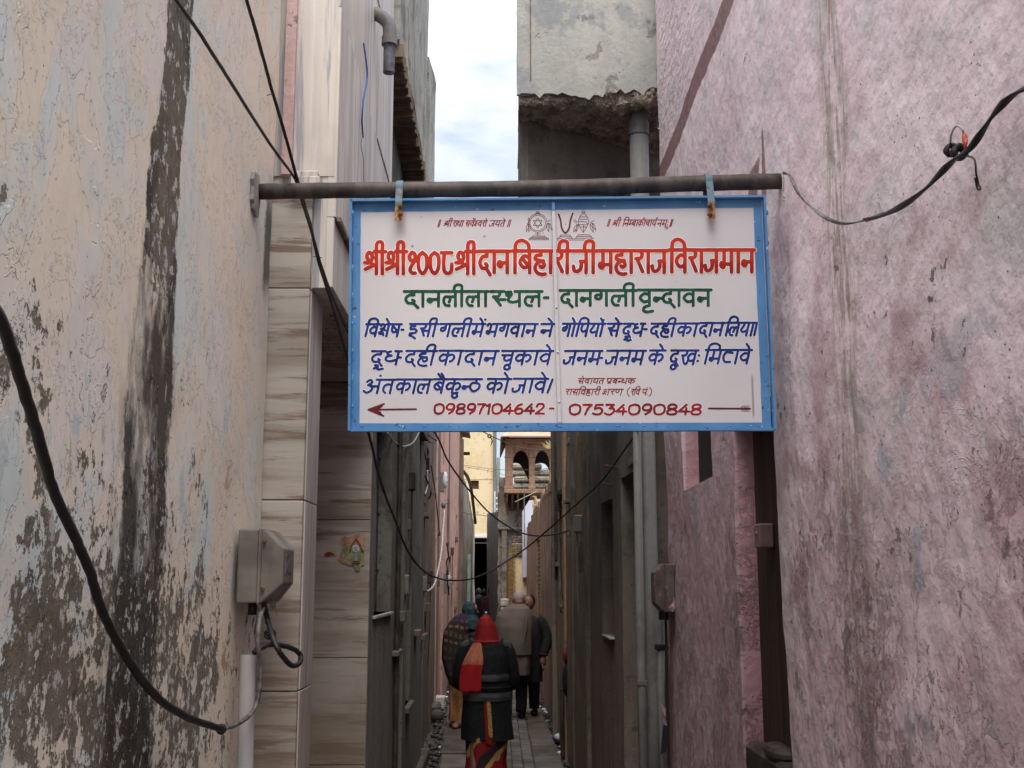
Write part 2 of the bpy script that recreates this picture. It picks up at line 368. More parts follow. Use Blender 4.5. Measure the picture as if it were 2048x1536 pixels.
gl('1', .36, 'L .06,.78 .24,.97|L .24,.97 .2,.0', 0, 0); gl('4', .72, 'L .46,.98 .06,.3|L .06,.3 .66,.3|L .48,.62 .46,.0', 0, 0); gl('6', .7, 'C .5,.98 .24,.78 .1,.4 .2,.04 .46,.02 .6,.24 .5,.5 .28,.5 .12,.32', 0, 0)
gl('2', .7, 'C .1,.74 .2,.98 .48,.98 .56,.72 .36,.36 .08,.02|L .08,.02 .62,.02', 0, 0); gl('5', .7, 'L .58,.97 .2,.97|L .2,.97 .14,.56|C .14,.56 .4,.66 .58,.46 .54,.12 .3,0 .06,.1', 0, 0)
gl('3', .66, 'L .1,.97 .54,.97|L .54,.97 .3,.6|C .3,.6 .54,.58 .58,.3 .42,.02 .22,.0 .06,.12', 0, 0)
SEGS = {}
def word(txt, x0, x1, yh, yb, shear=0., head=True, hw=1.0):
    """returns stroke polylines in photo pixels"""
    ks = txt.split(); h = yb - yh; adv = sum(G[k][0] for k in ks); ex = shear * .5
    q = min(2.2, h * .085); x0 += q; x1 -= q; sx = (x1 - x0 - abs(shear) * h * .6) / max(adv - .1, .1); pen = 0; out = []; hs = None; runs = []
    for k in ks:
        a, st, h0, h1 = G[k]
        for kind, pts in st:
            if pts[0][0] < -5: continue
            P = cat([(px + pen, py, 0) for px, py in pts], 5) if kind == 'C' else [Vector((px + pen, py, 0)) for px, py in pts]
            out.append([(x0 + p[0] * sx + shear * h * p[1], yb - p[1] * h) for p in P])
        if a > 0 and h1 > 0:
            if hs is None: hs = pen + h0
            elif h0 > 0: runs.append((hs, pen + .02)); hs = pen + h0
            he = pen + a
        elif h1 == 0 and a > 0 and hs is not None: runs.append((hs, he)); hs = None
        pen += a
    if hs is not None: runs.append((hs, he))
    if head and not ks[0].isdigit() and ks[0] not in ('d1', 'd0', 'd8'):
        for a, b in runs:
            if b > a: out.append([(x0 + a * sx + shear * h, yh), (x0 + (b - .02) * sx + shear * h, yh)])
    return out
def sheet(polys, r, step, seed=0, wob=.06):
    """union of round brush strokes of radius r (pixels) -> verts (pixels), faces"""
    pts = [p for q in polys for p in q]
    x0 = min(p[0] for p in pts) - r - 2 * step; x1 = max(p[0] for p in pts) + r + 2 * step
    y0 = min(p[1] for p in pts) - r - 2 * step; y1 = max(p[1] for p in pts) + r + 2 * step
    nx = int((x1 - x0) / step) + 2; ny = int((y1 - y0) / step) + 2
    F = np.full((nx, ny), 9.0)
    for q in polys:
        for (ax, ay), (bx, by) in zip(q[:-1], q[1:]):
            i0 = max(0, int((min(ax, bx) - r - step * 2 - x0) / step)); i1 = min(nx, int((max(ax, bx) + r + step * 2 - x0) / step) + 2)
            j0 = max(0, int((min(ay, by) - r - step * 2 - y0) / step)); j1 = min(ny, int((max(ay, by) + r + step * 2 - y0) / step) + 2)
            X, Y = np.meshgrid(x0 + np.arange(i0, i1) * step, y0 + np.arange(j0, j1) * step, indexing='ij')
            dx, dy = bx - ax, by - ay; L2 = dx * dx + dy * dy + 1e-9
            t = np.clip(((X - ax) * dx + (Y - ay) * dy) / L2, 0, 1)
            d = np.hypot(X - ax - t * dx, Y - ay - t * dy)
            F[i0:i1, j0:j1] = np.minimum(F[i0:i1, j0:j1], d)
    X, Y = np.meshgrid(x0 + np.arange(nx) * step, y0 + np.arange(ny) * step, indexing='ij')
    F = F - r * (1 + wob * fbm(X * .12, Y * .12, 3, seed))
    ins = F < 0; vs = []; fs = []; vi = {}
    def pv(i, j):
        k = (i, j)
        if k not in vi: vi[k] = len(vs); vs.append((x0 + i * step, y0 + j * step))
        return vi[k]
    def ev(i, j, a, b):
        k = (i, j, a, b)
        if k not in vi:
            f0, f1 = F[i, j], F[a, b]; t = f0 / (f0 - f1); vi[k] = len(vs); vs.append((x0 + (i + (a - i) * t) * step, y0 + (j + (b - j) * t) * step))
        return vi[k]
    cnt = ins[:-1, :-1].astype(int) + ins[1:, :-1] + ins[1:, 1:] + ins[:-1, 1:]
    for j in range(ny - 1):
        row = cnt[:, j]; i = 0; nz = np.nonzero(row)[0]; last = -1
        for i in nz:
            if i < last: continue
            if row[i] == 4:
                e = i
                while e < nx - 1 and row[e] == 4: e += 1
                fs.append((pv(i, j), pv(i, j+1), pv(e, j+1), pv(e, j))); last = e
            else:
                c = [(i, j), (i, j+1), (i+1, j+1), (i+1, j)]; poly = []
                for k in range(4):
                    a = c[k]; b = c[(k+1) % 4]; ia, ib = ins[a], ins[b]
                    if ia: poly.append(pv(*a))
                    if ia != ib:
                        poly.append(ev(*a, *b) if a < b else ev(*b, *a))
                if len(poly) > 2: fs.append(tuple(poly))
    return vs, fs
# ------------------------------------------------------------------ the hanging sign: lettering (photo pixel boxes read off the painted board)
S_ = .24
TITLE = (word('shra iis', 727, 770, 503.5, 547.5) + word('shra iis', 770, 812, 503.5, 547.5) + word('d1', 812, 832, 504, 547) + word('d0', 831, 855, 504, 548) + word('d0', 855, 879, 504, 548)
  + word('d8', 880, 905, 504, 547) + word('shra iis', 909, 953, 503.3, 547.5) + word('da aa na', 955, 1019, 502.6, 545.5) + word('iN ba ha aa ra ii', 1022, 1140, 502, 545.5)
  + word('ja ii', 1142, 1192, 502, 545.5) + word('ma ha aa ra aa ja', 1194, 1333, 501.6, 545) + word('iN va ra aa ja ma aa na', 1336, 1508, 500, 544))
GREEN = (word('da aa na', 806, 882, 583, 612.5) + word('la ii la aa', 882, 975, 583, 612) + word('s_ tha la', 979, 1083, 583, 612) + [[(1088.5, 595.5), (1096, 595.5)]]
  + word('da aa na', 1118, 1185, 581, 611) + word('ga la ii', 1184, 1272, 581, 611) + word('va ri n_ da aa va na', 1274, 1421, 580, 611))
BLUE = (word('iN va sha e ssa', 725, 801, 648.5, 672.5, S_) + [[(803, 659.5), (807, 659.5)]] + word('i sa ii', 812, 874, 648, 672.5, S_) + word('ga la ii', 873, 943, 648, 672.5, S_)
  + word('ma e an', 939, 968, 648, 672.5, S_) + word('bha ga va aa na', 966, 1073, 648, 672.5, S_) + word('na e', 1075, 1107, 648, 672.5, S_)
  + word('ga o iN pa ya o ana', 1118, 1208, 647.5, 672, S_) + word('sa e', 1208, 1240, 647.5, 672, S_) + word('da uu dha', 1240, 1288, 647.5, 672, S_) + [[(1289, 658.5), (1293, 658.5)]]
  + word('da ha ii', 1295, 1351, 647.5, 672, S_) + word('ka aa', 1349, 1395, 647, 671.5, S_) + word('da aa na', 1393, 1447, 646, 671, S_) + word('iN la ya aa', 1446, 1508, 645.5, 671, S_) + [[(1514, 645.5), (1508.5, 670)]]
  + word('da uu dha', 736, 800, 702.5, 729, S_) + [[(797, 715), (801.5, 715)]] + word('da ha ii', 804, 871, 702, 729.5, S_) + word('ka aa', 871, 924, 701.5, 729, S_) + word('da aa na', 923, 994, 702, 729, S_)
  + word('ca u ka aa va e', 996, 1103, 702, 729, S_) + word('ja na ma', 1122, 1202, 702, 728.5, S_) + [[(1200.5, 716), (1204.5, 716)]] + word('ja na ma', 1206, 1289, 701.5, 728.5, S_)
  + word('ka e', 1291, 1328, 701, 728, S_) + word('da u kha vis', 1334, 1401, 701, 728.5, S_) + word('iN ma tta aa va e', 1403, 1501, 700, 727, S_)
  + word('a ana ta', 723, 788, 759.5, 786, S_) + word('ka aa la', 786, 862, 759, 786, S_) + word('ba ai ka u n_ ttha', 860, 961, 758.5, 785.5, S_) + word('ka o', 967, 1019, 758, 785.5, S_)
  + word('ja aa va e', 1019, 1093, 757.5, 785, S_) + [[(1105, 759), (1095.5, 785)]])
SMALL = (word('dd', 873, 881, 441, 453, .3) + word('shra iis', 886, 904, 441.5, 453, .3) + word('ra aa dha aa', 903, 927, 441.5, 453, .3) + word('sa va reph e sh_ va ra o', 928, 974, 441.5, 453, .3)
  + word('ja ya ta e', 976, 1010, 441.5, 453, .3) + word('dd', 1012, 1021, 441, 453, .3) + word('dd', 1212, 1220, 440, 452, .3) + word('shra iis', 1223, 1241, 440, 452.3, .3)
  + word('iN na m_ ba aa ka reph aa ca aa ya reph', 1243, 1313, 440, 452.3, .3) + word('na ma vis', 1312, 1337, 440, 452.3, .3) + word('dd', 1337, 1345, 440, 452.5, .3)
  + word('sa e va aa ya ta', 1153, 1208, 757, 767.5, .3) + word('pra ba n_ dha ka', 1210, 1270, 757, 767.5, .3) + word('ra aa sa iN va ha aa ra ii', 1128, 1200, 778.5, 790, .3)
  + word('sha ra nna', 1202, 1245, 778.5, 790, .3) + word('(', 1252, 1260, 777, 791) + word('ra iN va', 1259, 1280, 778.5, 790, .3) + word('pa ana dot', 1281, 1297, 778.5, 790, .3) + word(')', 1296, 1303, 777, 791))
NUM = (word('0 9 8 9 7 1 0 4 6 4 2', 864, 1090, 808, 827.5, .12) + [[(1100, 817), (1107, 817)]] + word('0 7 5 3 4 0 9 0 8 4 8', 1134, 1403, 809, 829, .12))
ARROW = [[(738, 819.5), (832, 818.5)], [(737, 819.5), (768, 808)], [(737, 819.8), (767, 832)], [(741, 819), (764, 812)], [(741, 820.5), (763, 828.5)], [(748, 818), (762, 814)], [(748, 821), (761, 825)], [(1417.5, 817), (1500, 817.5)]]
FEATH = [[(1480 + k * 3.3, 817), (1486 + k * 3.3, 811)] for k in range(5)] + [[(1480 + k * 3.3, 817), (1486 + k * 3.3, 823.5)] for k in range(5)]
def circ(cx, cy, rx, ry=None, n=28, a0=0, a1=360):
    ry = ry or rx; return [(cx + rx * math.cos(math.radians(a0 + (a1 - a0) * k / n)), cy + ry * math.sin(math.radians(a0 + (a1 - a0) * k / n))) for k in range(n + 1)]
def tri(cx, cy, r, a): return [(cx + r * math.cos(math.radians(a + 120 * k)), cy + r * math.sin(math.radians(a + 120 * k))) for k in range(4)]
def steps(x0, x1, y0, y1, n=3):
    o = []; c = (x0 + x1) / 2
    for k in range(n):
        f = .45 + .55 * (k + 1) / n; a = c - (c - x0) * f; b = c + (x1 - c) * f; ya = y0 + (y1 - y0) * k / n; yb = y0 + (y1 - y0) * (k + 1) / n
        o.append([(a, ya), (b, ya), (b, yb), (a, yb), (a, ya)])
    return o
def petal(cx, cy, ang, L, w):
    a = math.radians(ang); ux, uy = math.cos(a), math.sin(a); vx, vy = -uy, ux
    return [(cx, cy), (cx + ux * L * .5 + vx * w, cy + uy * L * .5 + vy * w), (cx + ux * L, cy + uy * L), (cx + ux * L * .5 - vx * w, cy + uy * L * .5 - vy * w), (cx, cy)]
EMB = [circ(1075.5, 446, 18.5), circ(1075.5, 446, 15.5), tri(1075.5, 446, 10, -90), tri(1075.5, 446, 10, 90), circ(1075.5, 425.5, 3.2, 2.2), [(1071, 429), (1073, 424), (1075.5, 428), (1078, 424), (1080, 429)], [(1075.5, 464.5), (1075.5, 472)],
  petal(1057, 436, 82, 9, 2), petal(1056, 446, 100, 18, 2.2), petal(1060, 446, 98, 18, 2), petal(1094, 446, 80, 18, 2.2), petal(1097, 446, 62, 17, 2), [(1094, 443), (1101, 440)], [(1095, 447), (1102, 448)], [(1070, 468), (1081, 468)]]
EMB += steps(1058, 1097, 472, 479.5) + steps(1115, 1146, 470, 480) + steps(1149, 1187, 469.5, 480)
EMB += [[(1167, 425), (1159, 434), (1156, 444), (1160, 455), (1166.5, 465), (1173, 455), (1178, 444), (1175, 434), (1167, 425)], [(1160, 434), (1174, 434)], [(1158.5, 438.5), (1176, 438.5)], [(1157.5, 443), (1172, 444), (1175, 447), (1172, 450), (1158, 449)],
  [(1160, 454), (1173, 454)], [(1167, 449), (1167, 465)], circ(1167, 424, 3, 2.4), petal(1154, 448, 112, 18, 2.4), petal(1157, 448, 108, 17, 1.8), petal(1180, 448, 68, 18, 2.4), petal(1184, 446, 62, 17, 1.8), [(1153, 446), (1147, 441)], [(1154, 444), (1150, 439)], [(1181, 445), (1188, 441)], [(1182, 447), (1189, 448)], circ(1131, 448.5, .5)]
VEE = [[(p[0], p[1]) for p in cat([(1117, 428.5, 0), (1121, 440, 0), (1123.5, 456, 0), (1130.5, 466, 0), (1138, 457, 0), (1141, 440, 0), (1145.5, 427, 0)], 6)]]
# ------------------------------------------------------------------ materials
def plain(name, c, rough=.8, metallic=0, var=.25, sc=6, bump=0, bsc=40, spec=.35, st=(1, 1, 1)):
    m = Mat(name, rough, metallic, spec); n = m.noise(sc, st, 5, .6)
    m.color(m.mix(n.ss(.3, .7), [x * (1 - var) for x in c], [min(1, x * (1 + var)) for x in c]))
    if bump: m.bump(m.noise(bsc, st, 5, .65), bump)
    return m
# flaking cream and pale blue limewash over brown plaster
def mk_left():
    m = Mat('flaking_limewash', .9, spec=.2); y, z = m.y, m.z
    big = m.noise(1.1, (1, 1, 0.73), 5, .55); mid = m.noise(3.2, (1, 1, 0.63), 6, .6, .4, 3); tiny = m.noise(26, (1, 1, 0.73), 5, .7)
    cream, blue, lilac = (.73, .655, .53), (.60, .67, .645), (.70, .655, .60)
    c = m.mix(mid.ss(.43, .60), cream, blue); c = m.mix(m.noise(2.3, (1, 1, 0.84), 5, .6, 0, 9).ss(.48, .62), c, lilac)
    c = m.mix(y.ss(3.0, 3.9) * m.noise(2, (1, 1, 0.63), 4, .6, 0, 5).ss(.35, .6), c, (.74, .64, .52))
    c = m.mix(m.noise(4.2, (1, 1, 0.95), 6, .65, .5, 21).ss(.63, .67) * z.ss(2.6, 1.8), c, (.50, .34, .17))
    c = m.mix(m.noise(7, (1, 1, 0.59), 6, .7, .3, 33).ss(.60, .64) * z.ss(2.9, 2.0), c, (.50, .56, .57))
    # shallow scale edges between paint coats
    edge = m.noise(3.2, (1, 1, 0.63), 6, .6, .4, 3)
    # peeling: the lower the more plaster shows
    pn = m.noise(4.5, (1, 1, 0.84), 9, .68, .3, 12) * .46 + m.noise(16, (1, 1, 0.88), 7, .7, .3, 4) * .34 + m.noise(46, (1, 1, 1.00), 5, .7, .2, 14) * .20
    thr = z.ss(1.55, 2.55, .488, .615, True) + y.ss(3.4, 4.1, 0, .06) + y.ss(2.65, 2.3, 0, -.012)
    sc = y - 3.02 + (m.noise(1.4, (1, 1, 1.00), 3, .5, 0, 8) - .5) * .22 - z.ss(3.2, 1.6, 0, -.10, True)
    streak = sc.abs().ss(.15, .085) ; sw = sc.abs().ss(.34, .1)
    sc = sc * (z.ss(3.0, 2.2, 1, .62)); core = (sc.abs() + (m.noise(24, (1, 1, 0.63), 5, .7, 0, 2) - .5) * .10).ss(.135, .105)
    pm = (pn - thr + core * z.ss(2.4, 2.8, .03, .25)).ss(-.006, .010)
    plaster = m.mix(tiny.ss(.3, .7), (.125, .106, .078), (.215, .183, .138)); plaster = m.mix(m.noise(2.2, detail=4).ss(.4, .65), plaster, (.18, .155, .12))
    c2 = m.mix(pm, c, plaster)
    mold = core * (m.noise(3.1, (1, 1, 0.46), 6, .7, 0, 17).ss(.36, .56)) ; mold = (mold * z.ss(3.1, 2.7, .3, 1)).max(core * z.ss(2.75, 3.4) * m.noise(14, (1, 1, 0.63), 6, .75, 0, 6).ss(.38, .62, .12, .95))
    soot = sw * m.noise(9, (1, 1, 0.38), 7, .72, 0, 27).ss(.47, .62) * .8
    c2 = m.mix((mold * .95).max(soot * z.ss(2.6, 2.0)), c2, (.045, .038, .031))
    c2 = m.mix(m.noise(12, (1, 1, 0.42), 8, .75, 0, 40).ss(.60, .68) * z.ss(2.5, 1.7) * .75, c2, (.05, .042, .036))
    corner = (y - 4.26 + (m.noise(8, (1, 1, 1.00), 5, .7) - .5) * .16).ss(-.02, .03) * (z - 3.05 + (m.noise(7, detail=5) - .5) * .2).abs().ss(.28, .12)
    c2 = m.mix(corner * .85, c2, (.05, .045, .04))
    spk = m.voro(38, (1, 1, 0.84), off=2).ss(.05, .10); c2 = m.mix(m.noise(6, detail=3).ss(.55, .7) * (1 - spk) * .8, c2, (.12, .09, .07))
    e2 = m.noise(5.2, (1, 1, 1.00), 7, .66, .3, 44)
    for ed, lv in ((edge, .47), (e2, .60)): c2 = m.mix((ed - lv).abs().ss(.0024, .0004) * m.noise(7, (1, 1, 1.00), 4, .6, 0, 50 + lv * 9).ss(.55, .62) * (1 - pm) * .4, c2, (.28, .22, .17))  # thin dark lines paint in cracks and the shadow along flake edges
    c2 = m.mix((m.noise(28, (1, 1, 0.63), 6, .72, .2, 61)).ss(.62, .66) * (1 - pm) * .5, c2, (.78, .73, .66)); c2 = m.mix(pm * m.noise(20, (1, 1, 0.95), 6, .72, .2, 71).ss(.555, .58) * .85, c2, (.52, .53, .50))
    m.color(m.scalec(c2, .86 + tiny * .28))
    h = pm * -1.0 + edge.ss(.47, .475) * .3 + edge.ss(.55, .555) * .3 + e2.ss(.52, .525) * .3 + e2.ss(.60, .605) * .3 + tiny * .35 * (pm + .25) + m.noise(60, detail=4, rough=.7) * .22 * (pm + .2) - (1 - spk) * .3
    m.bump(h, .009, 1); return m
def mk_pink():
    m = Mat('pink_limewash', .92, spec=.15); y, z = m.y, m.z
    a = m.noise(1.3, (1, 1, .8), 5, .6); b = m.noise(3.6, detail=6, rough=.65, off=4); t = m.noise(34, (1, 1, 1.2), 6, .7)
    c = m.mix(a.ss(.38, .62), (.80, .67, .69), (.78, .62, .65)); c = m.mix(b.ss(.50, .66), c, (.66, .59, .59))
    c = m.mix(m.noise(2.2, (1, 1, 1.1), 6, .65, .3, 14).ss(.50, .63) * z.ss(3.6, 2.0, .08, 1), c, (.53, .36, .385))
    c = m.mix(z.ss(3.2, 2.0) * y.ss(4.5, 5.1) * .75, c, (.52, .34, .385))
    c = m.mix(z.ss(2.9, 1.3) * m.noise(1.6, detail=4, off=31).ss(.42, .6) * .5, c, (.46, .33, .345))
    c = m.mix(m.noise(2.8, detail=6, rough=.6, off=24).ss(.60, .64) * z.ss(2.6, 1.9), c, (.40, .42, .45))
    # water runs
    r = (y - 3.33 + (m.noise(1.2, (1, 1, 1), 3, .5, 0, 3) - .5) * .12).abs()
    run = r.ss(.17, .05) * m.noise(26, (1, 1, .16), 6, .7, 0, 5).ss(.40, .58); c = m.mix(run * .8, c, (.30, .235, .19))
    c = m.mix((r - .05).abs().ss(.03, .0) * z.ss(2.9, 3.1) * .35, c, (.55, .53, .52))
    r2 = m.noise(10, (1, 1, .05), 5, .6, 0, 11).ss(.56, .72) * z.ss(2.4, 4.2, .2, .6); c = m.mix(r2 * .5, c, (.36, .31, .26))
    r3 = (y - 3.92).abs().ss(.10, .02) * m.noise(12, (1, 1, .1), 5, .6, 0, 2).ss(.35, .6) * z.ss(3.1, 2.9); c = m.mix(r3 * .6, c, (.33, .22, .27))
    # scars through to plaster
    pn = m.noise(5.2, (1, 1, 1.1), 9, .7, .3, 9) * .6 + m.noise(21, (1, 1, 1), 6, .7, 0, 3) * .4
    reg = m.noise(1.5, detail=3, off=66).ss(.46, .60); sc_ = (pn + reg * .055 - z.ss(1.2, 3.0, .562, .665, True)).ss(0, .010); c = m.mix(sc_ * .9, c, (.17, .13, .10))
    ro = m.noise(11, (1, 1, 1), 7, .72, .3, 77).ss(.47, .56) * reg * z.ss(2.6, 1.7); c = m.mix(ro * .55, c, (.36, .22, .23)); c = m.mix(m.noise(14, (1, 1, 1), 7, .74, .2, 78).ss(.58, .63) * reg * z.ss(2.7, 1.7) * .7, c, (.80, .72, .72))
    fk = m.noise(40, (1, .9, .8), 4, .62, 0, 29); c = m.mix(fk.ss(.66, .70) * .22, c, (.34, .25, .26)); c = m.mix(fk.ss(.34, .30) * .2, c, (.82, .74, .75))  # pale and dark flecks paint in the highlights and hollows of the relief
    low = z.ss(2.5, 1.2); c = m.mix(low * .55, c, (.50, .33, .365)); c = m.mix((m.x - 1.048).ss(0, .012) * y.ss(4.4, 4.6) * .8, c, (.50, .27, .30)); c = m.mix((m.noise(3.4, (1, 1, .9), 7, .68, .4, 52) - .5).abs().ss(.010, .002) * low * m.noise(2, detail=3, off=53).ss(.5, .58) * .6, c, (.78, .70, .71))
    wh = (m.noise(9, (1, 1, 1.1), 8, .72, .4, 19) - z.ss(1.2, 2.6, .63, .70, True)).ss(0, .01); c = m.mix(wh * .6, c, (.66, .58, .59))
    pit = 1 - m.voro(30, (1, 1, 1.1), off=5).ss(.05, .14); pm = pit * m.noise(4, detail=3, off=7).ss(.48, .6); c = m.mix(pm * .6, c, (.24, .16, .15))
    # painted dado band high up, and its smear over the pole end
    zb = m.z - (BANDZ + 0); bn = (zb + (m.noise(9, detail=4) - .5) * .03).abs().ss(.078, .066) * y.ss(4.4, 4.8); c = m.mix(bn * .92, c, (.235, .125, .12))
    QP = atX(1508, 350, 1.03); QT = atX(1526, 330, 1.03)
    dr = ((y - QP.y) + (z - QP.z) * .5 + (m.noise(10, detail=4, off=3) - .5) * .05).abs()
    drm = dr.ss(.10, .085) * (z - QP.z + .08).abs().ss(.13, .11) + ((y - QT.y).abs() + (z - QT.z) * .12).ss(.035, .02) * (z - QT.z).abs().ss(.17, .13); c = m.mix((drm.clamp()) * .9, c, (.26, .14, .14))
    m.color(m.scalec(c, .91 + t * .18))
    ridge = m.noise(9, (1, 1, 2.2), 5, .6, .3, 12) * y.ss(5.0, 6.0) * (z - BANDZ).ss(-.1, .4)
    h = t * .22 + m.noise(12, (1, 1.0, .9), 4, .5, 0, 2) * 1.5 + (m.noise(3.4, (1, 1, .9), 7, .68, .4, 52) - .5).abs().ss(.012, .002) * z.ss(2.5, 1.4) * .5 + b * .5 + ridge * 2.2 - sc_ * .8 - ro * .5 + wh * .35 - pm * .6
    m.bump(h, .011, 1); return m
def mk_marble(name, horiz=True, tint=(1, 1, 1), k=0):
    m = Mat(name, .45, spec=.4)
    v = m.vec(m.x * (.7 if horiz else 9) + m.rnd * 7, m.y * (1.2 if horiz else 9), m.z * (9 if horiz else .35) + m.rnd * 13)
    n = m.noise(.8, detail=5, rough=.6, dist=.12, vec=v, off=k); n2 = m.noise(2.2, detail=6, rough=.68, dist=.25, vec=v, off=4 + k)
    if horiz:
        c = m.mix(n.ss(.38, .60), (.36, .305, .25), (.53, .475, .415)); c = m.mix(n2.ss(.50, .62), c, (.24, .175, .13)); c = m.mix(n2.ss(.38, .31), c, (.62, .57, .52))
        f = m.noise(2, (1, 1, 4), 6, .7, .8, 7, vec=v).ss(.66, .72); c = m.mix(f * .7, c, (.10, .08, .07))
    else:
        c = m.mix(n.ss(.38, .62), (.58, .53, .475), (.74, .67, .59)); c = m.mix(n2.ss(.52, .62), c, (.36, .355, .375)); c = m.mix(n2.ss(.38, .30), c, (.70, .67, .64))
        c = m.mix(m.noise(1.4, (1, 1, .3), 5, .6, 0, 3).ss(.50, .66) * m.noise(9, (1, 1, .25), 5, .65, 0, 13).ss(.4, .6) * .8, c, (.40, .30, .20))
    d = m.noise(2.4, (1, 1, .6), 5, .6, 0, 8).ss(.5, .7); c = m.mix(d * .35, c, (.30, .24, .19))
    c = m.mix(m.z.ss(2.2, .3) * .6, c, (.24, .18, .13))
    m.color(m.scalec(c, .92)); m.bump(m.noise(60, detail=3), .0006); return m
def mk_wall(name, c0, c1, c2, dirt=(.07, .06, .05), k=0, streak=1, bump=.01, dk=.5, low=None, sc=1.0):
    """old painted plaster with vertical runs, damp and scars"""
    m = Mat(name, .9, spec=.2); v = m.noise(7 * sc, (1, 1, .2), 6, .65, .2, k + 1); a = m.noise(1.3 * sc, (1, 1, .9), 5, .6, .2, k + 2)
    c = m.mix(a.ss(.38, .62), c0, c1); c = m.mix(m.noise(3 * sc, (1, 1, .8), 6, .65, .3, k + 5).ss(.52, .60), c, c2)
    if low: c = m.mix((m.z + (a - .5) * 1.6).ss(2.2, 1.0), c, low)
    c = m.mix(v.ss(.47, .68) * dk * streak, c, dirt); c = m.mix(m.noise(16 * sc, (1, 1, .9), 6, .7, 0, k + 7).ss(.58, .68) * dk, c, [x * .6 for x in dirt])
    pn = (m.noise(6 * sc, (1, 1, 1), 8, .7, .3, k + 9)).ss(.60, .63); c = m.mix(pn * .6, c, (.17, .14, .115))
    m.color(m.scalec(c, .8 + m.noise(30, detail=4, rough=.7) * .4)); m.bump(m.noise(8, (1, 1, .9), 7, .65, 0, k) + pn * -.25 + m.noise(45, detail=4) * .25, bump); return m
BANDZ = atX(1375, 205, 1.03).z
M = {}
M['left'] = mk_left(); M['pink'] = mk_pink()
M['marble'] = mk_marble('banded_marble'); M['marble_v'] = mk_marble('streaked_marble', False); M['marble_d'] = mk_marble('backing_marble_banding', True, k=6)  # backing marble keeps the same colours, only its banding is shifted
M['pinkstrip'] = mk_wall('old_rose_paint', (.55, .38, .36), (.56, .42, .39), (.52, .36, .34), k=3, dk=.25)
M['greygreen'] = mk_wall('grey_green_plaster', (.135, .133, .118), (.18, .172, .15), (.105, .10, .09), k=4, dk=.55, low=(.17, .155, .135))
M['umber'] = mk_wall('umber_rose_plaster', (.16, .108, .088), (.22, .15, .125), (.125, .105, .09), k=6, dk=.6, low=(.17, .125, .10))
M['rose'] = mk_wall('salmon_plaster', (.56, .32, .26), (.60, .38, .31), (.42, .30, .25), k=8, dk=.4, low=(.40, .25, .20))
M['oldbrown'] = mk_wall('grey_brown_plaster', (.125, .112, .095), (.17, .15, .128), (.10, .09, .078), k=10, dk=.5, low=(.19, .145, .12))
M['tan'] = mk_wall('tan_plaster', (.30, .215, .16), (.36, .265, .20), (.22, .165, .13), k=12, dk=.55, low=(.27, .19, .14))
M['ochre'] = mk_wall('ochre_plaster', (.20, .15, .085), (.155, .13, .10), (.23, .19, .15), k=14, dk=.6)
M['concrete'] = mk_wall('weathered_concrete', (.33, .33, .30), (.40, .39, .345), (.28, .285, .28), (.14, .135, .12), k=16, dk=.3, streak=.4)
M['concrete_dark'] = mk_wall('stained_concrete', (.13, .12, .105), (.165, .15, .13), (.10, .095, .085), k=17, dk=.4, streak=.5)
M['oldcon'] = mk_wall('blackened_concrete', (.36, .345, .31), (.44, .42, .37), (.22, .21, .19), (.07, .065, .058), k=18, dk=.5, sc=1.3, streak=.55)
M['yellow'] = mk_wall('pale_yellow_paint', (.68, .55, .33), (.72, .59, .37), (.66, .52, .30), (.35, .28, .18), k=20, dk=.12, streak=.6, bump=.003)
M['rubble'] = mk_wall('sooty_rubble', (.24, .21, .175), (.33, .285, .235), (.14, .12, .10), (.05, .04, .035), k=22, dk=.6, streak=.3, bump=.05)
M['blue'] = plain('pale_blue_paint', (.52, .56, .66), .85, var=.1, sc=2, bump=.004)
M['teal'] = plain('turquoise_paint', (.10, .42, .38), .8, var=.1)
M['sandstone'] = mk_wall('red_sandstone', (.33, .20, .13), (.42, .27, .175), (.26, .16, .11), (.10, .06, .04), k=24, dk=.4, sc=1.8)
M['sandstone_l'] = plain('pale_sandstone', (.60, .36, .25), .85, var=.15, sc=5, bump=.003)
M['brick'] = plain('weathered_brick', (.20, .135, .09), .92, var=.45, sc=9, bump=.006)
m = M['brick_r'] = Mat('sooty_brick', .92); m.color(m.scalec(m.mix(m.noise(8, detail=5).ss(.3, .7), (.13, .095, .07), (.24, .18, .13)), .7 + m.rnd * .6)); m.bump(m.noise(30, detail=5), .008)
M['rough'] = plain('broken_mortar', (.27, .225, .175), .95, var=.5, sc=12, bump=.03, bsc=22)
M['pvc'] = mk_wall('grey_pvc', (.175, .172, .165), (.215, .21, .20), (.145, .142, .135), (.12, .11, .10), k=26, dk=.25, bump=.0005); M['pvc'].b.inputs['Roughness'].default_value = .5
M['pvc_w'] = plain('white_pvc', (.40, .385, .38), .45, var=.12, sc=8, st=(1, 1, .3))
M['cable'] = plain('black_cable', (.018, .016, .016), .5, var=.3, sc=20)
M['cable_g'] = plain('worn_grey_tape', (.12, .11, .105), .6, var=.6, sc=40)
M['cable_w'] = plain('dirty_white_cable', (.42, .40, .38), .6, var=.3, sc=30)
M['blue_wire'] = plain('blue_wire', (.03, .10, .32), .5)
m = M['pole'] = Mat('rusty_pole_paint', .62); m.color(m.mix(m.noise(7, (2, 1, 1), 6, .65).ss(.42, .62), (.034, .026, .022), (.078, .060, .050))); m.bump(m.noise(45, detail=4), .0012)
m = M['rust'] = Mat('rust', .85); m.color(m.mix(m.noise(60, detail=4).ss(.35, .65), (.08, .032, .016), (.26, .13, .05))); m.bump(m.noise(120, detail=3), .001)
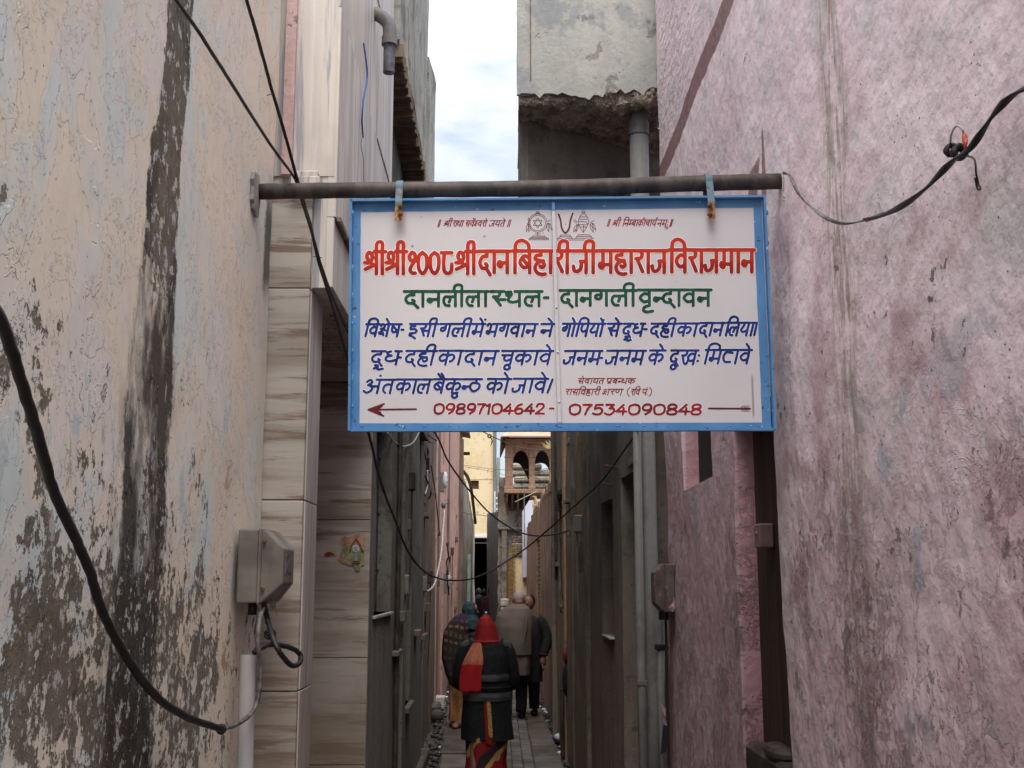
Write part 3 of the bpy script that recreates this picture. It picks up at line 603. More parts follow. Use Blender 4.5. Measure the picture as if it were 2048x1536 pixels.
m = M['signblue'] = Mat('chipped_blue_enamel', .5); ch = m.noise(38, detail=6, rough=.7); c = m.mix(m.noise(6, detail=4).ss(.35, .65), (.060, .19, .40), (.09, .24, .45)); c = m.mix(ch.ss(.635, .65), c, (.07, .055, .05)); c = m.mix(m.noise(31, detail=6, rough=.7, off=5).ss(.66, .67), c, (.45, .55, .62)); m.color(c); m.bump(ch.ss(.635, .65) * -1 + m.noise(80, detail=3) * .3, .0012)
m = M['strap'] = Mat('strap_paint', .6); m.color(m.mix((m.z - atY(803, 419, 4).z).ss(.0, .02), m.mix(m.noise(70, detail=4).ss(.35, .65), (.16, .07, .03), (.40, .22, .08)), m.mix(m.noise(30, detail=5, rough=.7).ss(.5, .56), (.085, .15, .19), (.09, .07, .055))))
m = M['board'] = Mat('white_enamel_board', .6, spec=.25); n = m.noise(2.2, detail=4); c = m.mix(n.ss(.35, .65), (.55, .52, .535), (.59, .56, .57)); sp_ = 1 - m.voro(17, off=3).ss(.035, .06); c = m.mix(sp_ * m.noise(9, detail=2, off=5).ss(.5, .62) * .8, c, (.24, .17, .12)); c = m.mix(m.noise(5, (1, 1, .12), 5, .7, 0, 9).ss(.60, .75) * .35, c, (.42, .34, .28))
for (bx_, bz_, br_) in ((atY(1332, 458, 4).x, atY(1332, 458, 4).z, .012), (atY(824, 487, 4).x, atY(824, 487, 4).z, .007), (atY(969, 469, 4).x, atY(969, 469, 4).z, .007)):
    dd = ((m.x - bx_).pow(2) + (m.z - bz_).pow(2)).pow(.5) + (m.noise(60, detail=4) - .5) * .018; c = m.mix(dd.ss(br_, br_ * .4) * .8, c, (.16, .12, .10))
rr = (m.x - atY(1502, 800, 4).x).abs().ss(.006, .001) * (m.z - atY(1502, 795, 4).z).abs().ss(.085, .06); c = m.mix(rr * .7, c, (.25, .14, .09))
for sx_ in (803, 1417):
    rr = (m.x - atY(sx_, 470, 4).x).abs().ss(.022, .0) * (m.z - atY(sx_, 445, 4).z).ss(-.06, 0) ; c = m.mix(rr * .35, c, (.35, .24, .15))
m.color(c); m.bump(n, .004)
def paint(name, c, r=.42, v=.3): 
    m = Mat(name, max(r, .65), spec=.2); m.color(m.mix(m.noise(28, (1, 1, .5), 4, .6).ss(.35, .65), c, [x * (1 + v) + .004 for x in c])); return m
M['t_red'] = Mat('brush_red', .65, spec=.2); m = M['t_red']; m.color(m.mix((m.z + (m.noise(40, detail=3) - .5) * .01 - (atY(1100, 528, 4).z)).ss(-.012, .012), (.30, .010, .008), (.46, .028, .010)))
M['t_white'] = paint('brush_white', (.74, .70, .70)); M['t_gold'] = paint('brush_gold', (.55, .34, .12)); M['t_green'] = paint('brush_green', (.004, .050, .028), v=.6); M['t_blue'] = paint('brush_blue', (.004, .018, .115), v=.9)
M['t_maroon'] = paint('brush_maroon', (.17, .008, .012), v=.8); M['t_dark'] = paint('brush_dark_maroon', (.10, .010, .014))
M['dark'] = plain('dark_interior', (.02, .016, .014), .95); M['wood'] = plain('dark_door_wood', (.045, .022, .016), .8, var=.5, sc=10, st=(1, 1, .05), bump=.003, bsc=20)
M['frame_y'] = plain('ochre_window_frame', (.20, .13, .05), .7, var=.3, sc=9, st=(1, 1, .1)); M['orange'] = plain('orange_door_paint', (.28, .10, .05), .75, var=.35, sc=8, st=(1, 1, .1))
m = M['meter'] = Mat('dusty_polycarbonate', .35, spec=.5); m.color(m.mix(m.noise(7, detail=5).ss(.35, .65), (.115, .10, .085), (.19, .165, .14))); m.roughv(m.noise(12, detail=4).ss(.3, .7, .3, .7))
m = M['meter_r'] = Mat('paint_splashed_box', .6); m.color(m.mix(m.noise(30, (1, 1, .35), 6, .7).ss(.58, .61), m.mix(m.noise(12, detail=4).ss(.3, .7), (.07, .05, .045), (.12, .09, .085)), (.45, .27, .31)))
m = M['ground'] = Mat('grimy_ground', .75); c = m.mix(m.noise(1.7, detail=6, rough=.6).ss(.35, .65), (.07, .056, .044), (.12, .098, .08)); c = m.mix(m.noise(14, detail=6, rough=.7).ss(.56, .66), c, (.05, .042, .036)); m.color(c); m.roughv(m.noise(1.2, detail=3, off=4).ss(.35, .6, .45, .9)); m.bump(m.noise(25, detail=6, rough=.65), .006)
m = M['slab'] = Mat('worn_sandstone_slab', .7); c = m.mix(m.noise(2.4, detail=6).ss(.35, .65), (.07, .056, .044), (.115, .092, .074)); c = m.mix(m.noise(9, detail=6, rough=.7, off=3).ss(.58, .68), c, (.07, .055, .045)); m.color(m.scalec(c, .75 + m.rnd * .5)); m.roughv(m.noise(2, detail=4).ss(.35, .6, .4, .85)); m.bump(m.noise(18, detail=6), .005)
m = M['paver'] = Mat('grey_block_paver', .75); c = m.mix(m.noise(5, detail=6).ss(.35, .65), (.08, .072, .066), (.125, .113, .104)); m.color(m.scalec(c, .7 + m.rnd * .6)); m.bump(m.noise(40, detail=5), .003)
m = M['water'] = Mat('drain_water', .08, spec=.6); m.color(m.mix(m.noise(9, detail=4).ss(.4, .6), (.02, .018, .015), (.06, .055, .05))); m.bump(m.noise(22, detail=4), .02)
M['litter'] = plain('pale_litter', (.55, .55, .56), .4, var=.5, sc=30); M['sludge'] = plain('drain_sludge', (.06, .05, .042), .5, var=.6, sc=25, bump=.02, bsc=30)
M['cement'] = plain('grey_cement_patch', (.26, .245, .23), .9, var=.2, sc=14, bump=.003)
M['skin'] = plain('brown_skin', (.20, .10, .065), .6, var=.15, sc=20); M['hair'] = plain('black_hair', (.012, .010, .010), .55); M['greyhair'] = plain('grey_stubble', (.30, .25, .24), .8, var=.2, sc=50)
M['black'] = plain('black_knit', (.010, .010, .011), .9, var=.4, sc=30, bump=.012, bsc=14); M['blackcloth'] = plain('black_cloth', (.014, .013, .014), .9, var=.4, sc=14)
M['greyknit'] = plain('grey_knit_band', (.055, .055, .06), .9, var=.4, sc=60, st=(.2, .2, 1), bump=.002, bsc=160); M['red'] = plain('red_cotton', (.24, .006, .008), .8, var=.25, sc=20, st=(1, 1, .3)); M['gold'] = plain('gold_brocade', (.36, .21, .07), .6, var=.5, sc=60, bump=.001, bsc=150)
m = M['pallu'] = Mat('printed_red_stole', .8); c = m.mix(m.voro(60).ss(.25, .4), (.50, .24, .12), (.44, .13, .075)); m.color(m.mix((m.z - 1.06 + (m.noise(20) - .5) * .03).ss(0, .02), (.36, .006, .012), c))
m = M['saree'] = Mat('red_black_saree', .75); q = (m.z * 3.1 - m.x * 3.2 + m.noise(2.2, detail=3) * 1.2).frac(); c = m.mix(q.ss(.30, .34) * q.ss(.50, .46), (.22, .008, .008), (.38, .23, .09)); c = m.mix(q.ss(.48, .52) * q.ss(.95, .90), c, (.018, .010, .010)); m.color(c)
M['shawl'] = plain('brown_wool_shawl', (.125, .097, .082), .9, var=.15, sc=4, bump=.002, bsc=150); M['kurta'] = plain('dark_brown_kurta', (.12, .088, .07), .9, var=.2, sc=8)
M['teal_scarf'] = plain('dark_teal_scarf', (.015, .040, .050), .8, var=.6, sc=25); M['purple'] = plain('purple_knit', (.045, .016, .055), .9, var=.4, sc=16)
m = M['pshawl'] = Mat('patterned_shawl', .9); wv_ = m.noise(7, detail=3); gx = (m.x * 15 + wv_ * 1.3).frac(); gz = (m.z * 5.2 + m.x * .9 + wv_ * .5).frac(); sq = (gx - .5).abs().ss(.34, .28) * ((gz - .12).abs().ss(.10, .07) + (gz - .62).abs().ss(.17, .14) * .5).clamp(); c = m.mix(sq, (.022, .014, .010), (.16, .105, .06)); c = m.mix((m.z - 1.30).ss(-.02, .03), m.mix((m.z - .92).ss(0, .12, .25, 1), (.02, .014, .011), c), (.028, .012, .045)); m.color(c)
M['mustard'] = plain('mustard_saree', (.20, .09, .025), .85, var=.5, sc=9); M['maroonc'] = plain('dark_maroon_cloth', (.05, .008, .015), .9); M['navy'] = plain('dark_navy_cloth', (.012, .012, .02), .9)
M['fur'] = plain('tan_fur', (.46, .33, .20), .95, var=.3, sc=40, bump=.004, bsc=120); M['face'] = plain('pink_monkey_face', (.42, .20, .13), .8)
M['white'] = plain('white_paint', (.62, .62, .66), .6, var=.1); M['leaf'] = plain('dry_green', (.10, .11, .03), .8, var=.4, sc=20); M['cupblue'] = plain('printed_blue', (.02, .05, .35), .4); M['redplastic'] = plain('red_plastic', (.16, .012, .010), .7); M['steel'] = plain('dull_steel', (.30, .30, .30), .45, metallic=.5)
M['brownhole'] = plain('brown_shutter', (.085, .045, .03), .8, var=.3, sc=20); M['sacks'] = plain('whitewashed_stone', (.48, .44, .40), .9, var=.35, sc=12, bump=.01)
# ------------------------------------------------------------------ GROUND
def struct(o): o['kind'] = 'structure'; return o
base = MB(); base.add([(-60, -60, -.12), (60, -60, -.12), (60, 120, -.12), (-60, 120, -.12)], [(0, 1, 2, 3)])
struct(base.build('ground', M['ground']))
# raised lane surface between the two drains
EL = [(-1, -.55), (4, -.55), (10.9, -.573), (14.5, -.69), (20, -.80), (31, -.88), (46, -.9)]
ER = [(-1, .64), (12.5, .635), (18, .585), (30, .52), (46, .45)]
def lerp(T, y):
    for (a, b), (c, d) in zip(T[:-1], T[1:]):
        if y <= c: return b + (d - b) * max(0, (y - a)) / (c - a)
    return T[-1][1]
vs = []; fs = []; ys = np.arange(-1, 46.01, .5)
for y in ys:
    l, r = lerp(EL, y), lerp(ER, y)
    for k in range(7):
        t = k / 6; x = l + (r - l) * t + (.012 * fbm(y * 2, k, 3) if k in (0, 6) else 0)
        vs.append((x, y, -.03 + .004 * float(fbm(x * 3, y * 2, 3))))
    vs.insert(len(vs) - 7, (l, y, -.13)); vs.append((r, y, -.13))
for i in range(len(ys) - 1):
    for k in range(8): fs.append((i*9+k, i*9+k+1, (i+1)*9+k+1, (i+1)*9+k))
lane = struct(mesh('pavement', vs, fs, M['ground']))
rng = random.Random(5)
def stone(x0, x1, y0, y1, zt, c, name, mat, skew=0):
    b = MB(); b.cbox((x0, y0, zt - .05), (x1, y1, zt), c)
    cx, cy = (x0+x1)/2, (y0+y1)/2; a = rng.uniform(-.012, .012); tz = rng.uniform(-.008, .008)
    b.v = [(cx + (v[0]-cx)*math.cos(a) - (v[1]-cy)*math.sin(a) + skew*(v[1]-cy), cy + (v[0]-cx)*math.sin(a) + (v[1]-cy)*math.cos(a), v[2] + (v[0]-cx)*tz*2 + (v[1]-cy)*tz) for v in b.v]
    return b.build(name, mat, lane)
y = 8.6
while y < 24:
    L = rng.uniform(.7, 1.5); l = (lerp(EL, y) + lerp(EL, y+L)) / 2; sk = (lerp(EL, y+L) - lerp(EL, y)) / L
    stone(l + .012, -.10 + rng.uniform(-.01, .01), y, y + L - rng.uniform(.02, .04), rng.uniform(.0, .018), .012, 'paving_slab', M['slab'], sk * .6); y += L
y = 8.6
while y < 24:
    L = rng.uniform(.6, 1.2); r = lerp(ER, y + L); stone(.345, r - .01, y, y + L - rng.uniform(.02, .04), rng.uniform(-.005, .012), .012, 'paving_slab', M['slab']); y += L
bw, bl = .108, .218; row = 0; y = 9.6
while y < 17.2:
    x = -.093 + (row % 2) * 0.0
    for k in range(4):
        off = bl * .5 * (k % 2)
        stone(x + .003, x + bw - .004, y + off, y + off + bl - .008, rng.uniform(.002, .010), .004, 'paver_block', M['paver']); x += bw
    y += bl; row += 1
# drains: water, sludge and kerb stones
for side, (xa, xb) in (('l', (-1.02, -.52)), ('r', (.50, .84))):
    vs = [(xa, -1, -.095), (xb, -1, -.095), (xb, 46, -.095), (xa, 46, -.095)]
    o = struct(mesh('water', vs, [(0, 1, 2, 3)], M['water']))
b = MB(); bl2 = MB()
for k in range(420):
    s = rng.random() < .5; yy = rng.uniform(9, 26); xx = (lerp(EL, yy) - rng.uniform(.01, .13)) if s else (lerp(ER, yy) + rng.uniform(.01, .09))
    r = rng.uniform(.012, .045); tgt = b if rng.random() < .90 else bl2
    tgt.sphere((xx, yy, -.085 + r * .2), (r, r * rng.uniform(.7, 1.6), r * .6), 7, 5)
tag(b.build('drain_sludge', M['sludge']), kind='stuff'); tag(bl2.build('drain_litter', M['litter']), kind='stuff')
y = 6.0
kerb = empty('kerb', (-.75, 6, 0)); kerb['kind'] = 'structure'
while y < 12.4:
    L = rng.uniform(.5, .95); b = MB(); b.cbox((-.90, y, -.12), (-.735, y + L - .015, .035 + rng.uniform(0, .015)), .014); b.build('kerb_stone', M['slab'], kerb); y += L

# ------------------------------------------------------------------ LEFT: near house with the flaking limewash
h1 = empty('plaster_house', (-.835, 1.9, 0), 'tall cream and pale blue wall flaking to brown plaster with a black damp streak', 'house')
shade(facade('wall', (-.90, .3), (-.90, 4.375), 0, 4.4, M['left'], h1, thick=.5, res=.045, amp=.010, sc=1.3, seed=1, edge=.012))
MB().box((-4.4, .3, 0), (-1.402, 4.36, 4.4)).build('rear_wall', M['left'], h1)
# ------------------------------------------------------------------ LEFT: marble-clad doorway house
h2 = empty('marble_house', (-.9, 4.4, 0), 'marble clad house with banded stone door pillar and overhanging upper storey beside the flaking wall', 'house')
XP0, XP1 = -1.02, atY(606, 1000, 4.40).x
def zpx(v, Y, u=1000): return atY(u, v, Y).z
def clad(name, x0, x1, Y, zs, mat, t=.03, parent=None):
    for a, b_ in zip(zs[:-1], zs[1:]):
        b = MB(); b.cbox((x0, Y, a + .002), (x1, Y + t, b_ - .002), .003); b.build(name, mat, parent)
zj = [-.05, zpx(1383, 4.4, 560), zpx(1000, 4.4, 560), zpx(576, 4.4, 580), zpx(373, 4.4, 600)]
clad('marble_slab', XP0, XP1, 4.40, zj, M['marble'], parent=h2)
b = MB(); b.box((XP0, 4.435, -.05), (XP1 - .012, 4.71, zj[-1])).build('door_pillar', M['marble_d'], h2)
for a, b_ in zip(zj[:-1], zj[1:]):
    b = MB(); b.cbox((XP1 - .010, 4.434, a + .002), (XP1 + .004, 4.716, b_ - .002), .003); b.build('marble_slab', M['marble_v'], h2)
b = MB(); b.cbox((atY(583, 360, 4.36).x, 4.335, zpx(374, 4.36)), (atY(641, 360, 4.36).x, 4.72, zpx(357, 4.36)), .004); b.cbox((atY(590, 360, 4.36).x, 4.35, zpx(357, 4.36) + .001), (atY(636, 360, 4.36).x, 4.72, zpx(344, 4.36)), .004); b.build('capital', M['marble_v'], h2)
XS = -.665; ZS = atX(654, 556, XS).z
b = MB(); b.box((XP1 + .006, 4.424, ZS), (XS - .004, 4.725, zpx(344, 4.36) + .001)).build('lintel_end', M['marble_v'], h2)
b = MB(); b.box((-1.12, 4.43, zj[-1]), (XP1 + .004, 4.70, zpx(344, 4.36) + .001)).build('lintel_course', M['marble_v'], h2)
zc = zpx(344, 4.36) + .002
shade(facade('front_wall', (-1.15, 4.42), (XS - .004, 4.42), zc, 5.6, M['marble_v'], h2, thick=.3, res=.15, amp=.002, seed=4))
b = MB(); b.box((atY(569, 180, 4.41).x, 4.395, zc), (atY(590, 180, 4.41).x, 4.418, 5.58)); b.build('painted_strip', M['pinkstrip'], h2)
ysl = [4.42, 5.1, 5.85, 6.65]
zsl = [ZS, atX(652, 398, XS).z, 4.1, 4.85, 5.6]
for i in range(3):
    for j in range(4):
        b = MB(); b.cbox((XS - .03, ysl[i] + .0015, zsl[j] + .0015), (XS + (.0, .006, .002)[(i + j) % 3], ysl[i+1] - .0015, zsl[j+1] - .0015), .002); b.build('marble_slab', M['marble_v'], h2)
MB().box((-1.3, 4.73, ZS + .004), (XS - .034, 6.64, 5.58)).build('upper_storey', M['marble_d'], h2)
b = MB(); b.cbox((XS + .006, 4.44, zsl[1] - .014), (XS + .022, 6.64, zsl[1] + .014), .004); b.build('moulding', M['rough'], h2)
XB = atY(741, 1000, 6.6).x
zj2 = [-.05, zpx(1530, 6.6), zpx(1316, 6.6), zpx(1040, 6.6), ZS - .002]
clad('marble_slab', -1.28, XB, 6.60, zj2, M['marble'], parent=h2)
MB().box((-1.28, 6.634, -.05), (XB - .002, 6.66, ZS)).build('inner_wall', M['marble_d'], h2)
MB().box((-1.6, 4.4, -.05), (-1.29, 6.62, ZS)).build('recess_wall', M['marble_d'], h2)
# red lettering cut into the underside of the lintel, too worn to read
pol = []
r2 = random.Random(3)
for row in range(13):
    yy = 4.9 + row * .085
    x = XS - .06
    while x > -1.12:
        w = r2.uniform(.02, .07); pol.append([(x, yy), (x - w, yy)])
        for q in range(r2.randint(1, 3)): xx = x - r2.uniform(0, w); pol.append([(xx, yy), (xx - r2.uniform(-.01, .01), yy + r2.uniform(.015, .035))])
        x -= w + r2.uniform(.006, .02)
v, f = sheet([[(a * 1000, c * 1000) for a, c in p] for p in pol], 3.0, 2.4)
mesh('lettering', [(a / 1000, c / 1000, ZS - .001) for a, c in v], f, paint('faded_red_lettering', (.24, .06, .04)), h2)['kind'] = 'stuff'
# elbow vent pipe high on the marble house
ep = empty('vent_pipe', atX(764, 60, -.64), 'grey elbow vent pipe poking from the marble house high on the left', 'pipe')
c0 = atX(764, 60, -.625); r_ = .036
b = MB(); b.tube(cat([(XS - .01, c0.y, c0.z + .09), (c0.x - .02, c0.y, c0.z + .085), (c0.x + .035, c0.y, c0.z + .03), (c0.x + .04, c0.y, c0.z - .08)], 5), r_, 16); o = b.build('elbow', M['pvc'], ep, True)
b = MB(); b.tube([(c0.x + .04, c0.y, c0.z - .04), (c0.x + .04, c0.y, c0.z - .085)], r_ + .005, 16); b.build('collar', M['pvc'], ep)
b = MB(); b.tube([(c0.x + .04, c0.y, c0.z - .07), (c0.x + .04, c0.y, c0.z - .24)], r_ - .006, 16); b.build('spout', plain('stained_spout', (.10, .105, .12), .6, var=.6, sc=20), ep)
# ------------------------------------------------------------------ LEFT: grey house with projecting brick eave
h3 = empty('grey_house', (-.79, 6.66, 0), 'grey green plaster house with tall slit window just past the marble pillar', 'house')
Y3 = 6.665
w3 = facade('wall', (-.78, Y3), (-.80, 12.1), -.1, 5.05, M['greygreen'], h3, thick=.4, res=.11, amp=.010, seed=7, depth=.16, edge=.006,
    holes=[(7.25 - Y3, 8.4 - Y3, 1.556, 2.95), (9.8 - Y3, 10.35 - Y3, .75, 3.3, .3), (11.35 - Y3, 11.62 - Y3, 1.9, 3.2, .2)]); shade(w3)
g = empty('window', (-.9, 7.8, 1.6)); g.parent = h3; g.matrix_parent_inverse = Matrix.Translation(h3.location).inverted()
MB().box((-.95, 7.2, 1.55), (-.935, 8.42, 2.96)).build('pane', M['dark'], g)
b = MB(); b.box((-.93, 7.27, 1.56), (-.905, 7.34, 2.94)); b.box((-.93, 7.95, 1.56), (-.905, 8.06, 2.94)); b.build('frame', M['frame_y'], g)
b = MB()
for k in range(7): b.tube([(-.875, 7.33 + k * .155, 1.56), (-.875, 7.33 + k * .155, 2.94)], .007, 6)
for k in range(3): b.tube([(-.877, 7.25, 1.85 + k * .4), (-.877, 8.4, 1.85 + k * .4)], .006, 6)
b.build('grille', M['pole'], g)
b = MB(); b.cbox((-.94, 7.2, 1.535), (-.765, 8.44, 1.556), .004); b.build('sill', M['concrete'], g)
MB().box((-1.12, 9.7, .7), (-1.10, 10.4, 3.35)).build('door', M['wood'], h3); MB().box((-1.02, 11.3, 1.85), (-1.0, 11.7, 3.25)).build('shutter', M['wood'], h3)
b = MB(); b.cbox((-.785, 9.2, -.1), (-.755, 9.5, 5.0), .005); b.build('pilaster', M['greygreen'], h3); b = MB(); b.cbox((-.79, 8.9, -.1), (-.765, 8.99, 5.0), .005); b.build('pilaster', M['oldbrown'], h3)
b = MB(); b.tube([(-.765, 8.75, -.1), (-.765, 8.75, 4.9)], .018, 8); b.build('conduit', M['pole'], h3)
# upper storey on corbelled brick
ZE = atX(755, 126, -.78).z; XE = -.618
up = empty('eave_house', (-.7, 6.7, ZE), 'blackened concrete upper storey with a fringe of projecting bricks, high on the left', 'house')
prof = lambda s: 7.9
shade(facade('wall', (XE, 6.7), (XE, 9.0), ZE + .09, 8.2, M['oldcon'], up, thick=.5, res=.10, amp=.02, seed=9, edge=.03))
shade(facade('front_wall', (-1.2, 6.68), (XE - .01, 6.68), ZE + .09, 8.4, M['oldcon'], up, thick=.01, res=.15, amp=.01, seed=11))
rb = random.Random(9); y = 6.72; nb = 0
while y < 8.96:
    w = rb.uniform(.028, .042)
    b = MB(); b.cbox((-.80, y, ZE + rb.uniform(-.02, .012)), (XE - rb.uniform(-.012, .008), y + w - .006, ZE + .085), .004)
    b.build('brick', M['brick_r'], up); y += w; nb += 1
shade(facade('pier', (-.60, 9.02), (-.59, 9.55), 4.2, 6.1, M['oldcon'], up, thick=.5, res=.1, amp=.03, seed=12, edge=.03))
# ------------------------------------------------------------------ LEFT: farther houses
h5 = empty('umber_house', (-.9, 12.2, 0), 'brown rose plaster house with hanging cables and a dark slit window, middle left of lane', 'house')
shade(facade('wall', (-.845, 12.15), (-.97, 18.5), -.1, 6.4, M['umber'], h5, thick=.5, res=.17, amp=.02, seed=13, depth=.25, edge=.01, holes=[(1.35, 1.85, .95, 3.35), (3.6, 4.2, 1.7, 3.0), (5.35, 5.6, -.05, 2.1, .1)]))
MB().box((-1.2, 13.3, .9), (-1.15, 14.2, 3.4)).build('shutter', M['dark'], h5); MB().box((-1.22, 15.6, 1.6), (-1.18, 16.5, 3.1)).build('shutter', M['wood'], h5)
b = MB(); b.box((-1.02, 17.48, -.05), (-.99, 17.78, 2.1)); b.build('door', M['orange'], h5)
for yy in (12.9, 15.2, 16.9):
    b = MB(); b.cbox((-.99, yy, -.1), (-.845 - (yy - 12.1) * .0197 + .02, yy + .12, 6.3), .008); b.build('pilaster', M['umber'] if yy < 16 else M['rose'], h5)
h6 = empty('salmon_house', (-1.0, 18.6, 0), 'long salmon pink house with small tiled eave on the left far side of lane', 'house')
shade(facade('wall', (-.965, 18.55), (-1.045, 31), -.1, 6.2, M['rose'], h6, thick=.5, res=.3, amp=.03, seed=15, depth=.2, edge=.01, holes=[(1.6, 2.3, 1.8, 3.4), (4.2, 5.2, -.1, 2.3), (7.4, 8.4, 1.9, 3.3)]))
MB().box((-1.28, 20, 1.7), (-1.24, 21, 3.5)).build('shutter', M['wood'], h6); MB().box((-1.28, 22.5, -.1), (-1.24, 24, 2.4)).build('door', M['wood'], h6); MB().box((-1.30, 25.7, 1.8), (-1.26, 27.2, 3.4)).build('shutter', M['wood'], h6)
for yy in (19.6, 22.0, 25.0, 28.6): b = MB(); b.cbox((-1.1, yy, -.1), (-.945 - (yy - 18.5) * .006, yy + .18, 6.1), .01); b.build('pilaster', M['rose'] if int(yy) % 2 else M['umber'], h6)
# little tiled eave high on the salmon house
p = atY(925, 868, 30.0); b = MB(); b.cbox((-1.1, 29.6, p.z - .05), (p.x - .02, 30.6, p.z + .06), .01); Mx = Matrix.Translation((p.x - .12, 30.1, p.z + .05)) @ Matrix.Rotation(math.radians(12), 4, 'Y'); b.cbox((-.06, -.6, -.02), (.32, .6, .03), .008, Mx); b.build('eave', M['sandstone'], h6)
b = MB(); b.cbox((-1.08, 28.9, -.05), (-.93, 29.3, p.z - .25), .02); b.build('buttress', M['umber'], h6)
h7 = empty('low_house', (-1.05, 31.2, 0), 'low cream washed wall with rounded coping under the yellow building', 'house')
shade(facade('wall', (-1.0, 31.1), (-.86, 38.5), -.1, 4.15, mk_wall('cream_wash', (.42, .36, .29), (.48, .42, .34), (.30, .24, .19), k=31, dk=.5), h7, thick=.5, res=.3, amp=.04, seed=16, zfun=lambda s: 4.6 - .12 * (s / 7.4) ** 2 * 8))
b = MB(); b.tube([(-.90, 33.5, .0), (-.90, 33.5, 2.6)], .06, 8); b.build('drainpipe', plain('pale_teal_pipe', (.35, .45, .42), .6), h7)
b = MB(); b.tube(cat([(-1.0, 31.0, 4.75), (-.92, 32.5, 4.72), (-.86, 34.5, 4.5), (-.8, 37.5, 3.7)], 5), .05, 8); b.build('coping', M['oldbrown'], h7)
# ------------------------------------------------------------------ yellow building across the end
yb = empty('yellow_building', (-.8, 40, 0), 'pale yellow building bridging the far end of the lane over a dark passage', 'building')
YL, YR = -3.2, atY(986, 1000, 40).x; ZY = zpx(1070, 40)
hx = lambda u: atY(u, 1000, 40).x - YL
shade(facade('wall', (YL, 40), (YR, 40), ZY, 10, M['yellow'], yb, thick=.5, res=.3, amp=.004, seed=17, depth=.14, holes=[(hx(941.5), hx(957.5), zpx(978, 40), zpx(961, 40)), (hx(926), hx(939), zpx(910.5, 40), zpx(903.5, 40), .2)]))
MB().box((atY(940, 970, 40).x, 40.135, zpx(979, 40)), (atY(958.5, 970, 40).x, 40.15, zpx(960, 40))).build('shutter', M['brownhole'], yb)
MB().box((atY(925, 970, 40).x, 40.19, zpx(911, 40)), (atY(940, 970, 40).x, 40.22, zpx(903, 40))).build('vent', M['brownhole'], yb)
b = MB(); b.cbox((YL, 39.93, ZY - .10), (YR, 40.4, ZY - .002), .01); b.build('beam', M['white'], yb)
b = MB(); b.cbox((YL, 39.985, zpx(959, 40) + .02), (YR, 39.998, zpx(959, 40) + .03), .002); b.build('ledge', M['yellow'], yb)
MB().box((YL, 40.5, ZY + .01), (YR, 48, 10)).build('upper_storey', M['yellow'], yb)
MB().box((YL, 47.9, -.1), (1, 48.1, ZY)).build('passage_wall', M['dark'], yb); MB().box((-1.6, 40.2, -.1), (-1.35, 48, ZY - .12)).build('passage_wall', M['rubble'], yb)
MB().box((YR - .02, 40.3, -.1), (YR + .25, 48, ZY + .02)).build('passage_wall', mk_wall('pink_pier', (.50, .38, .30), (.55, .42, .34), (.35, .26, .2), k=33), yb)
b = MB(); b.tube([(YR + .06, 39.9, .2), (YR + .06, 39.9, 7.0)], .06, 10); b.build('drainpipe', M['pvc'], yb)
b = MB(); b.box((YR + .13, 40.0, 0), (YR + .25, 40.4, 6.1)); b.build('corner_strip', M['concrete'], yb)
# blue-washed wall and teal tank behind it
bw_ = empty('blue_wall_house', (-.1, 36, 0), 'narrow pale blue washed wall with iron rungs between yellow building and old stone house', 'house')
xa, xb = atY(975, 1100, 36).x, atY(997, 1100, 36).x
shade(facade('wall', (xa - .03, 37.5), (xb, 31.5), -.1, 3.2, mk_wall('blue_grey_wash', (.15, .145, .155), (.19, .185, .20), (.12, .11, .11), k=35, dk=.5), bw_, thick=.1, res=.3, amp=.01, seed=18, zfun=lambda s: 4.0 - s * .05))
b = MB()
for k in range(9): b.box((xb - .12, 35.9, 3.0 + k * .17), (xb + .06, 35.95, 3.05 + k * .17))
b.box((xb - .14, 35.9, 2.9), (xb - .10, 35.95, 4.6)); b.box((xb + .04, 35.9, 2.9), (xb + .08, 35.95, 4.6)); b.build('iron_rungs', M['white'], bw_)
tk = empty('water_tank_room', (-.1, 46, 0), 'small turquoise rooftop room above crumbling brickwork beyond the yellow building', 'building')
b = MB(); b.box((atY(986, 950, 46).x, 46, zpx(960, 46)), (atY(997, 950, 46).x, 47, zpx(929, 46))); b.build('tank_room', M['teal'], tk)
rb = random.Random(4); zz = 3.0
while zz < zpx(961, 46) - .1:
    for k in range(2):
        b = MB(); x0 = atY(985, 950, 46).x + k * .13 + rb.uniform(-.02, .02); b.cbox((x0, 46 + rb.uniform(-.02, .02), zz), (x0 + .125, 46.5, zz + .075), .006); b.build('brick', M['brick'], tk)
    zz += .085
MB().box((atY(984, 950, 46).x, 46.51, -.1), (atY(999, 950, 46).x, 47, zpx(961, 46))).build('brick_core', M['rubble'], tk)
# ------------------------------------------------------------------ old stone house with the sandstone oriel balcony
sh = empty('stone_house', (.4, 30, 0), 'sooty rubble stone house at the lane bend carrying the sandstone balcony', 'house')
xl = atY(996, 1100, 30).x
shade(facade('wall', (xl, 30.0), (2.2, 30.0), -.1, zpx(985, 30), M['rubble'], sh, thick=2.5, res=.09, amp=.07, sc=2.2, seed=19, edge=.05, topj=.12))
shade(facade('rear_block', (xl + .02, 30.6), (xl + .24, 30.6), zpx(1010, 30), zpx(948, 30), M['rubble'], sh, thick=1.0, res=.07, amp=.08, sc=3, seed=21, edge=.05, topj=.10))
b = MB(); b.cbox((atY(1003, 1100, 29.8).x, 29.82, -.1), (atY(1014, 1100, 29.8).x, 29.95, zpx(1060, 29.8)), .02); b.build('pilaster', M['rubble'], sh)
b = MB(); b.cbox((atY(996, 1100, 29.8).x, 29.80, zpx(1060, 29.8)), (atY(1046, 1100, 29.8).x, 29.98, zpx(1054, 29.8)), .02); b.build('cornice', M['rubble'], sh)
YJ = 29.1
